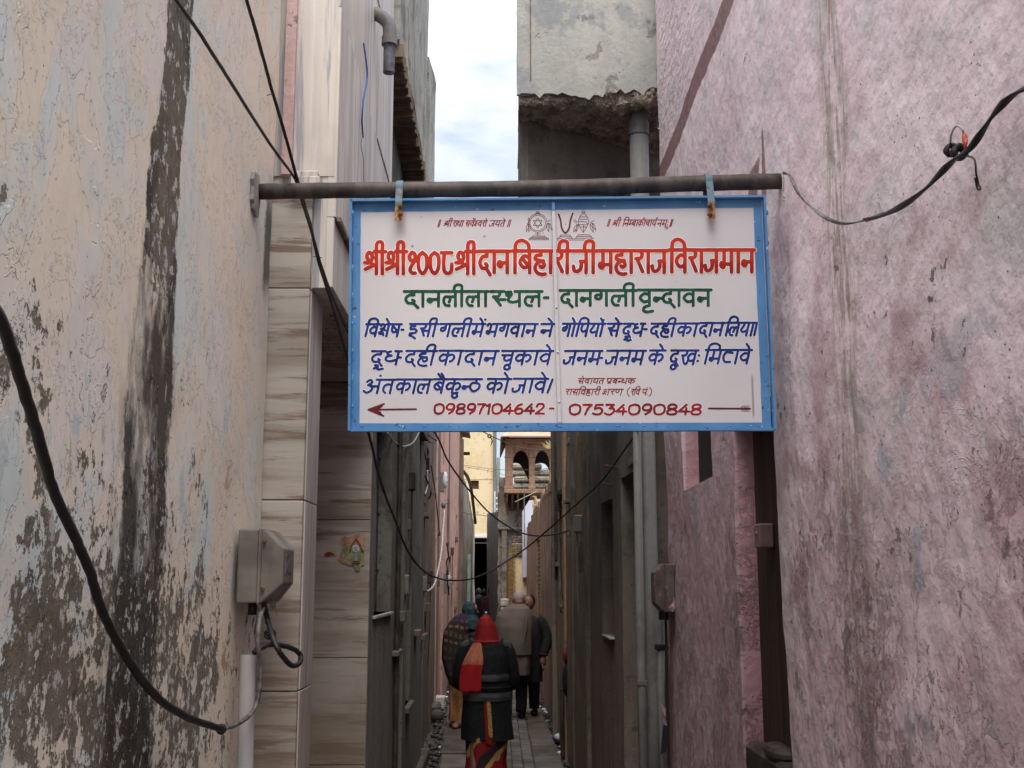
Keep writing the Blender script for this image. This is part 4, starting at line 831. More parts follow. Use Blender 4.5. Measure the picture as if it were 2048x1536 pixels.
j = empty('balcony', atY(1060, 1000, YJ), 'red sandstone oriel balcony with two scalloped arches and sloping eave under the sign', 'balcony')
jx = lambda u: atY(u, 940, YJ).x; jz = lambda v: zpx(v, YJ, 1060)
XL, XM, XR = jx(1011), jx(1064), jx(1112)
for (a, c) in ((jx(1010), jx(1026)), (jx(1058), jx(1070)), (jx(1099), jx(1116))):
    b = MB(); b.cbox((a, YJ, jz(978)), (c, YJ + .16, jz(888)), .015); b.cbox((a - .015, YJ - .02, jz(978)), (c + .015, YJ + .18, jz(972)), .01); b.cbox((a - .012, YJ - .015, jz(915)), (c + .012, YJ + .17, jz(912)), .008); b.build('column', M['sandstone'], j)
def arch(x0, x1, zs, zt, ztop, Y, t, name):
    n = 40; vs = []; fs = []; c = (x0 + x1) / 2; hw = (x1 - x0) / 2
    for k in range(n + 1):
        u = -1 + 2 * k / n; au = abs(u); zz = zs + (zt - zs) * (1 - au ** 2.2) ** .55 - .035 * abs(math.sin(au * PI * 3.5)) * (1 - au * .3)
        if k in (0, n): zz = zs
        for (yy, z_) in ((Y, zz), (Y, ztop), (Y + t, ztop), (Y + t, zz)): vs.append((c + u * hw, yy, z_))
    for k in range(n):
        a = k * 4; b_ = a + 4
        for q in range(4): fs.append((a + q, a + (q + 1) % 4, b_ + (q + 1) % 4, b_ + q))
    return mesh(name, vs, fs, M['sandstone'], j)
arch(jx(1026), jx(1058), jz(926), jz(899), jz(888), YJ + .03, .1, 'scalloped_arch'); arch(jx(1070), jx(1099), jz(926), jz(899), jz(888), YJ + .03, .1, 'scalloped_arch')
vs = []; xs_ = [jx(1012) + (jx(1120) - jx(1012)) * k / 24 for k in range(25)]
for k, x_ in enumerate(xs_): u_ = k / 24; zz = jz(930) + .16 * abs(math.sin(u_ * PI * 2.1 + .35)) - .9 * max(0, (u_ % .5) * 2 - .55) ; vs += [(x_, YJ + 1.0, zz), (x_, YJ + 1.0, jz(877)), (x_, YJ + 1.06, jz(877)), (x_, YJ + 1.06, zz)]
mesh('dark_rear_panel', vs, [(k*4+q, k*4+(q+1) % 4, k*4+4+(q+1) % 4, k*4+4+q) for k in range(24) for q in range(4)], M['dark'], j)  # near-black panel stands in for the shaded room behind the arches
b = MB(); b.cbox((jx(1009), YJ - .02, jz(888) + .002), (jx(1118), YJ + .2, jz(877)), .01); b.build('lintel', M['sandstone'], j)
# left side of the oriel (a return with a column and an open bay)
b = MB(); b.cbox((XL, YJ + .75, jz(978)), (XL + .14, YJ + .9, jz(888)), .015); b.build('column', M['sandstone'], j)
b = MB(); b.cbox((XL - .01, YJ + .17, jz(888) + .004), (XL + .15, YJ + 1.0, jz(877)), .01); b.build('lintel', M['sandstone'], j)
for k in range(4): b = MB(); b.cbox((XL + .02, YJ + .16, jz(978 - 8 * k) + .004), (XL + .10, YJ + .75, jz(978 - 8 * k - 7)), .008) if k < 1 else None; b.build('side_rail', M['sandstone'], j) if k < 1 else None
# floor slab, roof, eaves
b = MB(); b.cbox((jx(1008), YJ - .06, jz(987)), (jx(1120), YJ + 1.0, jz(978) - .003), .015); b.build('floor_slab', M['sandstone'], j)
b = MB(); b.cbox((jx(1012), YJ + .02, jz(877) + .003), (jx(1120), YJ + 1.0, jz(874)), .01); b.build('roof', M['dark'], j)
def quad_slab(pts, t, name, mat, par):
    n = (Vector(pts[1]) - Vector(pts[0])).cross(Vector(pts[3]) - Vector(pts[0])).normalized() * t
    vs = [Vector(p) for p in pts] + [Vector(p) + n for p in pts]
    return mesh(name, vs, [(3, 2, 1, 0), (4, 5, 6, 7), (0, 1, 5, 4), (1, 2, 6, 5), (2, 3, 7, 6), (3, 0, 4, 7)], mat, par)
ze, zr = jz(878), jz(862)
xe0, xe1 = jx(1003), jx(1121)
quad_slab([(xe0, YJ - .42, ze), (xe1, YJ - .42, ze), (xe1, YJ + .1, zr), (jx(1020), YJ + .1, zr)], .03, 'eave', M['sandstone_l'], j)
quad_slab([(xe0 - .02, YJ + 1.1, ze - .36), (xe0, YJ - .42, ze - .01), (jx(1020), YJ + .1, zr), (jx(1020), YJ + 1.1, zr)], .03, 'side_eave', M['sandstone'], j)
b = MB(); b.cbox((jx(1014), YJ - .02, zr + .02), (jx(1125), YJ + .3, zr + .12), .01); b.cbox((jx(1016), YJ - .1, zr + .13), (jx(1125), YJ + .3, zr + .19), .01); b.cbox((jx(1014), YJ, zr + .19), (jx(1125), YJ + .9, zr + 1.2), .02); b.build('parapet', M['sandstone'], j)
# carved corbels under the floor
for k, u in enumerate((1012, 1023, 1034, 1046, 1060)):
    x0 = jx(u); pr = [(YJ + .95, jz(1018)), (YJ + .8, jz(1016)), (YJ + .62, jz(1006)), (YJ + .5, jz(1008)), (YJ + .3, jz(997)), (YJ + .18, jz(999)), (YJ - .02, jz(988)), (YJ + .95, jz(988))]
    vs = [(x0 + .05 * (q // 8), pr[q % 8][0], pr[q % 8][1]) for q in range(16)]; fs = [tuple(range(8)), tuple(range(15, 7, -1))] + [(q, q + 8, (q + 1) % 8 + 8, (q + 1) % 8) for q in range(8)]
    mesh('corbel', vs, fs, M['sandstone'] if k % 2 == 0 else M['oldbrown'], j)
# ruin seen through the arches
ru = empty('ruined_wall', (1.2, 33, 0), 'layered ruined wall seen through the balcony arches', 'wall')
for k in range(5):
    b = MB(); z0_ = zpx(990 - 13 * k, 33); b.cbox((atY(1021, 900, 33).x + .05 * (k % 3), 33 + .05 * (k % 2), z0_), (3.0 - .45 * k, 33.6, z0_ + .17), .05); b.build('stone_course', M['rubble'], ru)
# pale blue parapet, yellow gate house, whitewashed blocks
pb = empty('blue_parapet', (.6, 27, 0), 'pale lilac blue plastered stair parapet beneath the balcony beside the monkey', 'wall')
q = [atY(1045, 1071, 27), atY(1063, 1071, 27), atY(1076, 996, 27), atY(1058, 1001, 27), atY(1045, 1022, 27)]
vs = [tuple(p) for p in q] + [(p.x, 27.5, p.z) for p in q]; vs[0] = (vs[0][0], 27, 1.9); vs[1] = (vs[1][0] + .12, 27, 1.9); vs[5] = (vs[0][0], 27.5, 1.9); vs[6] = (vs[1][0], 27.5, 1.9); vs[2] = (vs[2][0] + .2, 27, vs[2][2]); vs[7] = (vs[2][0], 27.5, vs[2][2])
mesh('parapet', vs, [(0, 1, 2, 3, 4), (9, 8, 7, 6, 5)] + [(k, k + 5, (k + 1) % 5 + 5, (k + 1) % 5) for k in range(5)], M['blue'], pb)
b = MB(); b.box((atY(1048, 1040, 26.98).x, 26.985, 2.6), (atY(1049.5, 1040, 26.98).x, 27, 4.0)); b.build('groove', M['concrete_dark'], pb)
yg = empty('gate_house', (.4, 27.2, 0), 'yellow washed gate wall with grille and stepped brick top behind the bald man', 'wall')
gx = lambda u: atY(u, 1100, 27.2).x; gz = lambda v: zpx(v, 27.2)
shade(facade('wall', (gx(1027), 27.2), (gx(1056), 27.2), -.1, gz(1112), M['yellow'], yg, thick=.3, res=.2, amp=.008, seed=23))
shade(facade('side_wall', (gx(1015), 29.6), (gx(1027) - .003, 27.2), -.1, gz(1118), mk_wall('shaded_yellow_plaster', (.40, .27, .10), (.45, .31, .12), (.3, .2, .1), k=37), yg, thick=.05, res=.2, amp=.01, seed=24))  # darker yellow puts the shade of the receding side into its colour
rb = random.Random(12)
for k in range(9):
    z0_ = gz(1112) + .002 + k * .052; w = .0 if k < 6 else .01 * k
    for q in range(3): b = MB(); x0 = gx(1024) + q * .125 + rb.uniform(-.01, .01); b.cbox((x0, 27.15 - w * .4, z0_), (x0 + .12, 27.4, z0_ + .044), .006); b.build('brick', M['brick'] if k != 5 else M['sacks'], yg)
b = MB()
for k in range(14): b.box((gx(1017.5) + .0, 27.12, 1.0 + k * .11), (gx(1030), 27.14, 1.03 + k * .11))
for k in range(4): b.box((gx(1018 + k * 3.8), 27.1, .2), (gx(1018.8 + k * 3.8), 27.13, 2.6))
b.build('grille', plain('mustard_iron', (.26, .16, .05), .6), yg)
wb = empty('whitewashed_blocks', (.1, 28.5, 0), 'stack of whitewashed stones at the foot of the stone house', 'stones')
rb = random.Random(8)
for k in range(7):
    b = MB(); z0_ = .28 * k * .72; b.cbox((.02 + rb.uniform(-.02, .02), 28.4, z0_), (.21 + rb.uniform(-.03, .02), 28.9, z0_ + .19), .03); b.build('stone', M['sacks'], wb)
# ------------------------------------------------------------------ RIGHT: near pink house
h8 = empty('pink_house', (.98, 2, 0), 'rough pale pink house wall with a dark doorway and small window, right foreground', 'house')
YP = 7.15; WZ = atX(1421, 952.8, 1.03).z
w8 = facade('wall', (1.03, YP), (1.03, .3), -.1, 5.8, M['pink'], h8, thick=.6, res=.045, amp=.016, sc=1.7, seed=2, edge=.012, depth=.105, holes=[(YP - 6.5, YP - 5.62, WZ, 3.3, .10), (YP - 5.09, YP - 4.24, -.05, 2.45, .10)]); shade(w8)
MB().box((1.631, .3, -.1), (4.6, YP, 5.8)).build('rear_wall', M['pink'], h8)
d = MB(); x = 4.14
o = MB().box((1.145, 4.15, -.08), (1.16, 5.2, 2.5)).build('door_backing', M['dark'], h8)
for k in range(5): b = MB(); y0_ = 4.24 + k * .174; b.cbox((1.128, y0_, -.06), (1.143, y0_ + .168, 2.48), .004); b.build('door_plank', M['wood'], h8)
b = MB(); b.cbox((1.112, 4.25, -.06), (1.127, 4.31, 2.44), .003); b.build('door_frame', M['wood'], h8)
# inner face of the door: socket box on the jamb, stone threshold
s_ = atX(1540, 1072, 1.12); b = MB(); b.cbox((1.065, s_.y - .05, s_.z - .05), (1.126, s_.y + .05, s_.z + .05), .006); b.sphere((1.068, s_.y, s_.z + .01), .012); b.build('switch_box', plain('rose_painted_box', (.20, .12, .12), .7), h8)
b = MB(); b.cbox((1.04, 4.36, -.1), (1.14, 5.06, atX(1530, 1508, 1.04).z), .02); b.sphere((1.08, 4.62, atX(1530, 1500, 1.04).z + .0), (.05, .16, .035)); b.build('threshold', M['pole'], h8)
MB().box((1.128, 5.55, WZ), (1.14, 6.58, 3.35)).build('window_pane', M['dark'], h8)
b = MB(); b.box((1.12, 5.9, WZ + .002), (1.127, 5.98, 3.3)); b.build('window_frame', M['wood'], h8)
# ------------------------------------------------------------------ RIGHT: concrete overhang above
ov = empty('concrete_overhang', (.5, 7.0, 4.7), 'grey concrete box room jutting over the lane with its underside broken away', 'building')
X0 = atY(1034, 100, 7.16).x; ZB = zpx(196, 7.16)
shade(facade('front_wall', (X0, 7.16), (1.09, 7.16), ZB + .02, 6.15, M['concrete'], ov, thick=.02, res=.03, amp=.010, seed=25, edge=.008))
fw = [o for o in ov.children if o.name.startswith('front_wall')][0]
b = MB(); b.cbox((X0 + .088, 7.150, ZB + .12), (X0 + .092, 7.16, 6.1), .001); b.build('joint', M['rust'], ov)
# ragged broken edge and soffit
def ragged(name, x0, x1, y0, y1, zf, mat, par, nx=70, ny=26, amp=.05, seed=0):
    vs = []; fs = []
    for i in range(nx + 1):
        for k in range(ny + 1):
            x = x0 + (x1 - x0) * i / nx; y = y0 + (y1 - y0) * k / ny; n1 = float(fbm(x * 9, y * 9, 5, seed, .62)); n2 = float(fbm(x * 9 + 50, y * 9, 5, seed, .62))
            vs.append((x, y + (n2 * amp * .8 if k else n2 * amp * .35), zf(x, y) + n1 * amp * 1.6))
    for i in range(nx):
        for k in range(ny): a = i * (ny + 1) + k; fs.append((a, a + 1, a + ny + 2, a + ny + 1))
    return mesh(name, vs, fs, mat, par)
vs = []; fs = []; nx, ny = 190, 60
for i in range(nx + 1):
    for k in range(ny + 1):
        x = X0 + .012 + (1.09 - X0 - .012) * i / nx; s_ = .62 * k / ny; zz = ZB + .14 - min(s_, .17) + .10 * max(0, x - .75) ; yy = 7.185 + max(0, s_ - .15)
        a_ = float(fbm(x * 8, s_ * 8, 6, 4, .7)); b_ = float(fbm(x * 8 + 40, s_ * 8, 6, 4, .7)); f_ = min(1, k / 6)
        vs.append((x, yy + a_ * .07 * f_, zz + b_ * .055 - .02 * max(0, a_) * f_))
for i in range(nx):
    for k in range(ny): a = i * (ny + 1) + k; fs.append((a, a + 1, a + ny + 2, a + ny + 1))
mesh('broken_edge', vs, fs, M['rough'], ov)
for v_ in fw.data.vertices:
    t_ = max(0, 1 - (v_.co.z - ZB - .02) / .3); v_.co.z += t_ * (.13 * float(fbm(v_.co.x * 8, 0, 6, 3, .85)) + .25 * max(0, v_.co.x - .80))
ragged('soffit', X0 + .02, 1.25, 7.60, 8.4, lambda x, y: ZB - .02, M['rough'], ov, nx=70, ny=50, amp=.035, seed=6)
MB().box((X0 + .02, 7.31, ZB + .10), (1.4, 7.9, 6.1)).build('upper_storey', M['concrete'], ov)
lo = empty('bridge_room', (.5, 7.6, 3.2), 'dark stained concrete room spanning the lane under the overhang, behind the sign', 'building')
pa = atY(1041, 230, 7.45); pc = atY(1345, 310, 8.22)
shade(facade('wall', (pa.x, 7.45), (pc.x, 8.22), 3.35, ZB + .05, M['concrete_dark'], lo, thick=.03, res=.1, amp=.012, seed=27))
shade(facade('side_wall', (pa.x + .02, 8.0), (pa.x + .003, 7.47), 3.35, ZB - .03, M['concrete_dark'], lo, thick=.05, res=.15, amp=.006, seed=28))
# ------------------------------------------------------------------ RIGHT: grey and farther houses
h9 = empty('dark_grey_house', (.8, 7.2, 0), 'dark grey plaster house with deep doorway and blind window behind the grey downpipe', 'house')
XA = lambda Y: .885 - (Y - 7.45) * .0553
L9 = 9.8 - 6.98
z_sill, z_top = 1.37, zpx(1006, 9.05)
shade(facade('wall', (XA(9.8), 9.8), (XA(7.48), 7.48), -.1, 4.55, M['oldbrown'], h9, thick=.5, res=.09, amp=.012, seed=29, edge=.008, depth=.16, holes=[(9.8 - 9.1, 9.8 - 8.52, z_sill, z_top, .12), (9.8 - 8.12, 9.8 - 7.56, -.05, zpx(941.6, 7.56), .35)]))
MB().box((1.22, 7.5, -.08), (1.25, 8.2, 2.6)).build('door', M['dark'], h9)
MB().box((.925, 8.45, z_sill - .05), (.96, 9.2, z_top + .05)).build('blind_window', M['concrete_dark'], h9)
b = MB(); b.cbox((XA(8.8) - .02, 8.5, z_sill - .02), (XA(8.8) + .11, 9.12, z_sill - .001), .006); b.build('sill', M['concrete'], h9)
b = MB()
for (u, v_) in ((1231, 934), (1224, 970)): p = atX(u + 6, v_, XA(8.1)); b.tube([p, p + Vector((-.10, .0, .012))], .006, 6)
b.build('nail', M['rust'], h9)
h10 = empty('ochre_house', (.75, 9.9, 0), 'ochre and tan streaked house with slit window, electric meter and cable bundle', 'house')
XC = lambda Y: .748 - (Y - 9.8) * .0115
shade(facade('wall', (XC(14.6), 14.6), (XC(9.82), 9.82), -.1, 5.0, M['ochre'], h10, thick=.5, res=.1, amp=.02, seed=31, edge=.01, depth=.2, holes=[(14.6 - 10.85, 14.6 - 10.2, 1.85, 3.4), (14.6 - 13.75, 14.6 - 13.1, 1.5, 2.35, .15)]))
MB().box((.95, 10.1, 1.8), (.98, 10.95, 3.45)).build('shutter', M['dark'], h10); MB().box((.87, 13.0, 1.4), (.9, 13.85, 2.4)).build('shutter', M['wood'], h10)
for yy, mt, pr in ((9.84, M['oldbrown'], .03), (11.3, M['oldbrown'], .035), (12.5, M['sandstone'], .03), (14.3, M['oldbrown'], .06)):
    b = MB(); b.cbox((XC(yy) - pr, yy, -.1), (XC(yy) + .1, yy + (.16 if yy != 12.5 else .3), 4.95), .008); b.build('pilaster', mt, h10)
rc_ = random.Random(31)
for (par, yy0, yy1, xf, sg_) in ((h3, 8.6, 11.9, lambda y: -.785, 1), (h5, 12.4, 18.2, lambda y: -.845 - (y - 12.1) * .0197, 1), (h6, 19, 29, lambda y: -.965 - (y - 18.5) * .0064, 1), (h10, 10.0, 14.4, lambda y: XC(y), -1)):
    for k in range(4):
        y = rc_.uniform(yy0, yy1); z = rc_.uniform(1.0, 3.0); x = xf(y); d_ = rc_.uniform(.03, .07); b = MB(); b.cbox((min(x - .02 * sg_, x + d_ * sg_), y, z), (max(x - .02 * sg_, x + d_ * sg_), y + rc_.uniform(.12, .5), z + rc_.uniform(.03, .10)), .006); b.build('ledge', M['concrete_dark'] if k % 2 else M['oldbrown'], par)
    for k in range(2):
        y = rc_.uniform(yy0, yy1); z = rc_.uniform(1.2, 2.6); x = xf(y); b = MB(); b.cbox((min(x - .02 * sg_, x + .06 * sg_), y, z), (max(x - .02 * sg_, x + .06 * sg_), y + .12, z + .16), .01); b.tube([(x + .03 * sg_, y + .06, z), (x + .03 * sg_, y + .07, z - .5), (x + .01 * sg_, y + .06, z - 1.0)], .008, 6); b.build('switch_box', M['pole'] if k else M['pvc'], par)
for (x0, yy, z) in ((-.85, 9.80, 3.32), (-.85, 11.33, 3.22)):
    b = MB(); b.cbox((x0, yy - .06, z), (-.755, yy + .62, z + .07), .006); b.build('lintel', M['concrete_dark'], h3)
b = MB(); b.cbox((-.84, 9.76, .70), (-.745, 10.4, .75), .006); b.build('sill', M['concrete_dark'], h3)
b = MB(); b.cbox((XA(7.5) - .012, 7.5, 2.53), (XA(7.5) + .2, 8.2, 2.60), .006); b.build('lintel', M['concrete_dark'], h9)
bwm = empty('broken_wall', (.65, 15, 0), 'long tan plaster wall with crumbling top on which the monkey sits', 'wall')
XD = lambda Y: .688 - (Y - 14.6) * .0042
rj = lambda s: 3.07 + .10 * float(fbm(s * 1.3, 0, 4, 5, .7)) + (.5 if s > 14.2 else 0)
shade(facade('wall', (XD(30), 30), (XD(14.62), 14.62), -.1, 3.1, M['tan'], bwm, thick=.35, res=.13, amp=.03, sc=1.5, seed=33, edge=.02, depth=.07, zfun=rj, holes=[(30 - 20.6, 30 - 19.2, .7, 2.55)]))
rb = random.Random(6); z_ = .72
while z_ < 2.5:
    y = 19.22 + rb.uniform(0, .1)
    while y < 20.5:
        b = MB(); b.cbox((XD(20) + .0, y, z_), (XD(20) + .1, y + .21, z_ + .062), .006); b.build('brick', M['brick'], bwm); y += .225
    z_ += .073
rb = random.Random(7)
for k in range(26):
    y = rb.uniform(15, 24); b = MB(); b.cbox((XD(y) - rb.uniform(-.01, .01), y, 3.03 + rb.uniform(-.03, .05)), (XD(y) + rb.uniform(.1, .2), y + rb.uniform(.1, .22), 3.13 + rb.uniform(0, .08)), .012); b.build('brick', M['brick'] if k % 3 else M['tan'], bwm)
# ------------------------------------------------------------------ SIGN AND POLE
sg = empty('sign_board', atY(1120, 400, 4.0), 'white notice board with blue border and Hindi lettering hanging from the pole', 'sign')
TLp, TRp, BRp, BLp = atY(703, 404, 4.045), atY(1524.5, 396, 3.965), atY(1545.5, 861, 3.965), atY(699, 863, 4.045)
sp = (TLp + TRp + BRp + BLp) / 4; su = (TRp - TLp).normalized(); sn = (TRp - TLp).cross(BLp - TLp).normalized()
if sn.y > 0: sn = -sn
sw_ = su.cross(sn); sw_ = sw_ if sw_.z > 0 else -sw_
def spt(u, v, off=0): return atP(u, v, sp, sn) + sn * off
def squad(p, off, t, name, mat, par):
    a = [spt(u, v, off) for u, v in p]; b_ = [q - sn * t for q in a]
    return mesh(name, a + b_, [(3, 2, 1, 0), (4, 5, 6, 7), (0, 1, 5, 4), (1, 2, 6, 5), (2, 3, 7, 6), (3, 0, 4, 7)], mat, par)
# panel: white board (slightly dented sheet), blue painted margin as a sheet above it
nx, ny = 60, 34; vs = []; fs = []
for i in range(nx + 1):
    for k in range(ny + 1):
        s, t = i / nx, k / ny; u = (705 + (1523 - 705) * s) * (1 - t) + (701 + (1543 - 701) * s) * t; v = (406 + (398 - 406) * s) * (1 - t) + (860 + (858 - 860) * s) * t
        vs.append(spt(u, v, 0))
for i in range(nx):
    for k in range(ny): a = i * (ny + 1) + k; fs.append((a, a + 1, a + ny + 2, a + ny + 1))
shade(mesh('panel', vs, fs, M['board'], sg), 3)
squad([(705, 406), (1523, 398), (1543, 858), (701, 860)], -.0035, .002, 'back_plate', M['signblue'], sg)
I0 = [(721.7, 424.5), (1506.5, 415.5), (1524, 845), (719, 846.5)]; O0 = [(705, 406), (1523, 398), (1543, 858), (701, 860)]
def ringm(I, O, off, name, mat):
    n = 24; vs = []; fs = []; r3 = random.Random(2)
    for e in range(4):
        for k in range(n):
            t = k / n; i0, i1, o0, o1 = I[e], I[(e+1) % 4], O[e], O[(e+1) % 4]; w = r3.uniform(-.35, .35)
            vs.append(spt(i0[0] + (i1[0] - i0[0]) * t + w, i0[1] + (i1[1] - i0[1]) * t + w, off)); vs.append(spt(o0[0] + (o1[0] - o0[0]) * t, o0[1] + (o1[1] - o0[1]) * t, off))
    N = 4 * n
    for k in range(N): a = 2 * k; b_ = 2 * ((k + 1) % N); fs.append((a, a + 1, b_ + 1, b_))
    return mesh(name, vs, fs, mat, sg)
ringm(I0, O0, .0004, 'painted_border', M['signblue'])
# angle-iron frame: four bars standing proud of the sheet
def bar(p, q, w0, w1, off0, off1, name, mat, wob=0):
    P = [Vector((*p, 0)), Vector((*q, 0))]; d = (P[1] - P[0]).normalized(); n_ = Vector((-d.y, d.x, 0)); N = 14; vs = []; fs = []; r3 = random.Random(int(p[0]))
    for k in range(N + 1):
        c = P[0].lerp(P[1], k / N); wv = r3.uniform(-wob, wob)
        for (w, o) in ((w0 + wv, off0), (w0 + wv, off1), (w1 + wv, off1), (w1 + wv, off0)):
            c2 = c + n_ * w; vs.append(spt(c2.x, c2.y, o))
    for k in range(N):
        for a in range(4): fs.append((k*4+a, k*4+(a+1) % 4, (k+1)*4+(a+1) % 4, (k+1)*4+a))
    fs += [(3, 2, 1, 0), (N*4, N*4+1, N*4+2, N*4+3)]
    return mesh(name, vs, fs, mat, sg)
bar((702, 403), (1526, 395), -.5, 3.6, -.006, .026, 'frame_rail', M['signblue'], .25); bar((1525, 395), (1546, 861), -4.0, .5, -.006, .030, 'frame_rail', M['signblue'], .25)
bar((1546, 862), (699, 864), -.3, 5.6, -.006, .020, 'frame_rail', M['signblue'], .3); bar((698.5, 863), (702.5, 403), -.5, 4.4, -.006, .026, 'frame_rail', M['signblue'], .3)
b = MB(); r3 = random.Random(11)
for k in range(14):
    u = 725 + k * 62 + r3.uniform(-15, 15); p = spt(u, 853, .012); b.sphere(p, (r3.uniform(.004, .010), .003, .003), 6, 4)
for k in range(8):
    p = spt(1533 + k * 1.5, 430 + k * 55 + r3.uniform(-12, 12), .018); b.sphere(p, (.004, .004, r3.uniform(.005, .012)), 6, 4); p = spt(708, 430 + k * 55, .026); b.sphere(p, (.005, .005, r3.uniform(.006, .015)), 6, 4)
b.build('weld_bead', M['signblue'], sg)
bar((1107, 424), (1119, 846), -3.0, 3.0, .0045, .016, 'centre_rib', M['board']); bar((1106.7, 407), (1107, 424), -3.0, 3.0, .0045, .017, 'rib_end', M['signblue']); bar((1119, 846), (1119.4, 856), -4, 4, .0045, .017, 'rib_end', M['signblue'])
b = MB()
for v_ in (617, 706, 805): b.sphere(spt(1113 + (v_ - 617) * .028, v_, .016), .0045, 8, 5)
b.build('rivet', M['board'], sg)
# lettering, one flat sheet per colour, each a millimetre or so above the one below
def letters(polys, r, st, name, mat, off, dx=0, dy=0, seed=0, wob=.10):
    v, f = sheet([[(a + dx, c + dy) for a, c in p] for p in polys], r, st, seed, wob)
    mesh(name, [spt(a, c, off) for a, c in v], [tuple(reversed(q)) for q in f], mat, sg)
letters(TITLE, 4.1, .7, 'title_shadow', M['t_gold'], .0004, 1.6, 1.8); letters(TITLE, 5.0, .7, 'title_outline', M['t_white'], .0006); letters(TITLE, 3.9, .6, 'title_lettering', M['t_red'], .0009)
letters(GREEN, 3.9, .7, 'green_outline', M['t_white'], .0004); letters(GREEN, 3.25, .6, 'green_lettering', M['t_green'], .0007)
letters(BLUE, 3.5, .7, 'blue_outline', M['t_white'], .0004); letters(BLUE, 2.6, .6, 'blue_lettering', M['t_blue'], .0007)
for P_ in ([p for p in NUM if p[0][0] < 1112], [p for p in NUM if p[0][0] >= 1112]): letters(P_, 3.4, .7, 'number_outline', M['t_white'], .0004); letters(P_, 2.5, .6, 'number_lettering', M['t_maroon'], .0007)
for c_ in (lambda p: p[1] < 600 and p[0] < 1100, lambda p: p[1] < 600 and p[0] >= 1100, lambda p: 700 < p[1] < 772, lambda p: p[1] > 772): letters([p for p in SMALL if c_(p[0])], .95, .4, 'small_lettering', M['t_maroon'], .0005)
letters(ARROW[:-1], 1.9, .6, 'arrow_head', M['t_dark'], .0005); letters(ARROW[-1:], 1.9, .6, 'arrow_shaft', M['t_dark'], .0005); letters(FEATH, .45, .35, 'arrow_fletching', M['t_dark'], .0007)
letters(EMB, .52, .35, 'emblem', M['t_dark'], .0005); letters(VEE, 1.7, .5, 'forehead_mark_emblem', M['t_dark'], .0007)
# pole
pl = empty('pole', atY(1040, 370, 4.02), 'dark brown steel pole spanning the lane from wall to wall, carrying the board', 'pole')
pa, pb2 = atY(512, 383.5, 4.075), atY(1566, 363, 3.985)
PC = lambda t: pa.lerp(pb2, t) + Vector((0, .0, -.006 * math.sin(PI * t) + .002 * math.sin(9 * t)))
b = MB(); b.tube([PC(k / 40) for k in range(41)], [.0292 * (1 + .02 * math.sin(k * 1.7)) for k in range(41)], 20); b.build('tube', M['pole'], pl, True)
# straps with bolts
for u, vt, vb in ((803.5, 362, 448), (1417.5, 350, 443)):
    st_ = empty('hanger_strap', atY(u, vt, 4.0), 'rusty bent strap with two bolts at the %s end of the board' % ('left' if u < 1000 else 'right'), 'strap', 'rusty straps hanging the board from the pole')
    t = (u - 512) / (1566 - 512); c = PC(t); hw = .0125; R = .0305; pr = []
    for k in range(13):
        a = math.radians(180 - 15 * k) ; pr.append((c.y + R * math.cos(a) * -1 * -1, c.z + R * math.sin(a)))
    # run: front side down to the board, over the tube, down the back
    front = [(c.y - R, c.z), ]; y1 = spt(u, vb, .034).y
    path = [(y1, spt(u, vb, .03).z), (y1, spt(u, 410, .034).z), (c.y - R, c.z - .005)] + [(c.y + R * math.cos(math.radians(a)), c.z + R * math.sin(math.radians(a))) for a in range(180, -1, -15)] + [(c.y + R, c.z - .09)]
    vs = []; fs = []
    for i, (yy, zz) in enumerate(path):
        nn = .0032; t0 = path[max(0, i-1)]; t1 = path[min(len(path)-1, i+1)]; dy, dz = t1[0]-t0[0], t1[1]-t0[1]; L = math.hypot(dy, dz); oy, oz = -dz / L * nn, dy / L * nn
        for (sx, s2) in ((-hw, 0), (hw, 0), (hw, 1), (-hw, 1)): vs.append((c.x + sx, yy + oy * s2, zz + oz * s2))
    for i in range(len(path) - 1):
        for a in range(4): fs.append((i*4+a, i*4+(a+1) % 4, (i+1)*4+(a+1) % 4, (i+1)*4+a))
    fs += [(3, 2, 1, 0), tuple(len(vs) - 4 + a for a in range(4))]
    mesh('strap', vs, fs, M['strap'], st_)
    for v_ in (418.5, 434):
        p = spt(u, v_, .034); b = MB(); b.tube([p + Vector((0, .01, 0)), p + Vector((0, -.012, 0))], [.0085, .0082], 6); b.tube([p + Vector((0, -.011, 0)), p + Vector((0, -.020, 0))], .0045, 8); b.build('bolt', M['rust'], st_)
# cement where the pole enters the left wall
rr = random.Random(21); ring = []
for k in range(30):
    a = 2 * PI * k / 30; q = 1 + rr.uniform(-.14, .14); ring.append((514 + 7 * math.cos(a) * q, 388 + 46 * math.sin(a) * q))
pc_ = [atX(u, v, -.892) for u, v in ring]; cen = sum(pc_, Vector()) / 30
cm = MB(); cm.add([cen + Vector((.004, 0, 0))] + pc_ + [p - Vector((.012, 0, 0)) for p in pc_], [(0, 1 + k, 1 + (k + 1) % 30) for k in range(30)] + [(1 + k, 31 + k, 31 + (k + 1) % 30, 1 + (k + 1) % 30) for k in range(30)]); cm.build('cement_patch', M['cement'], h1)
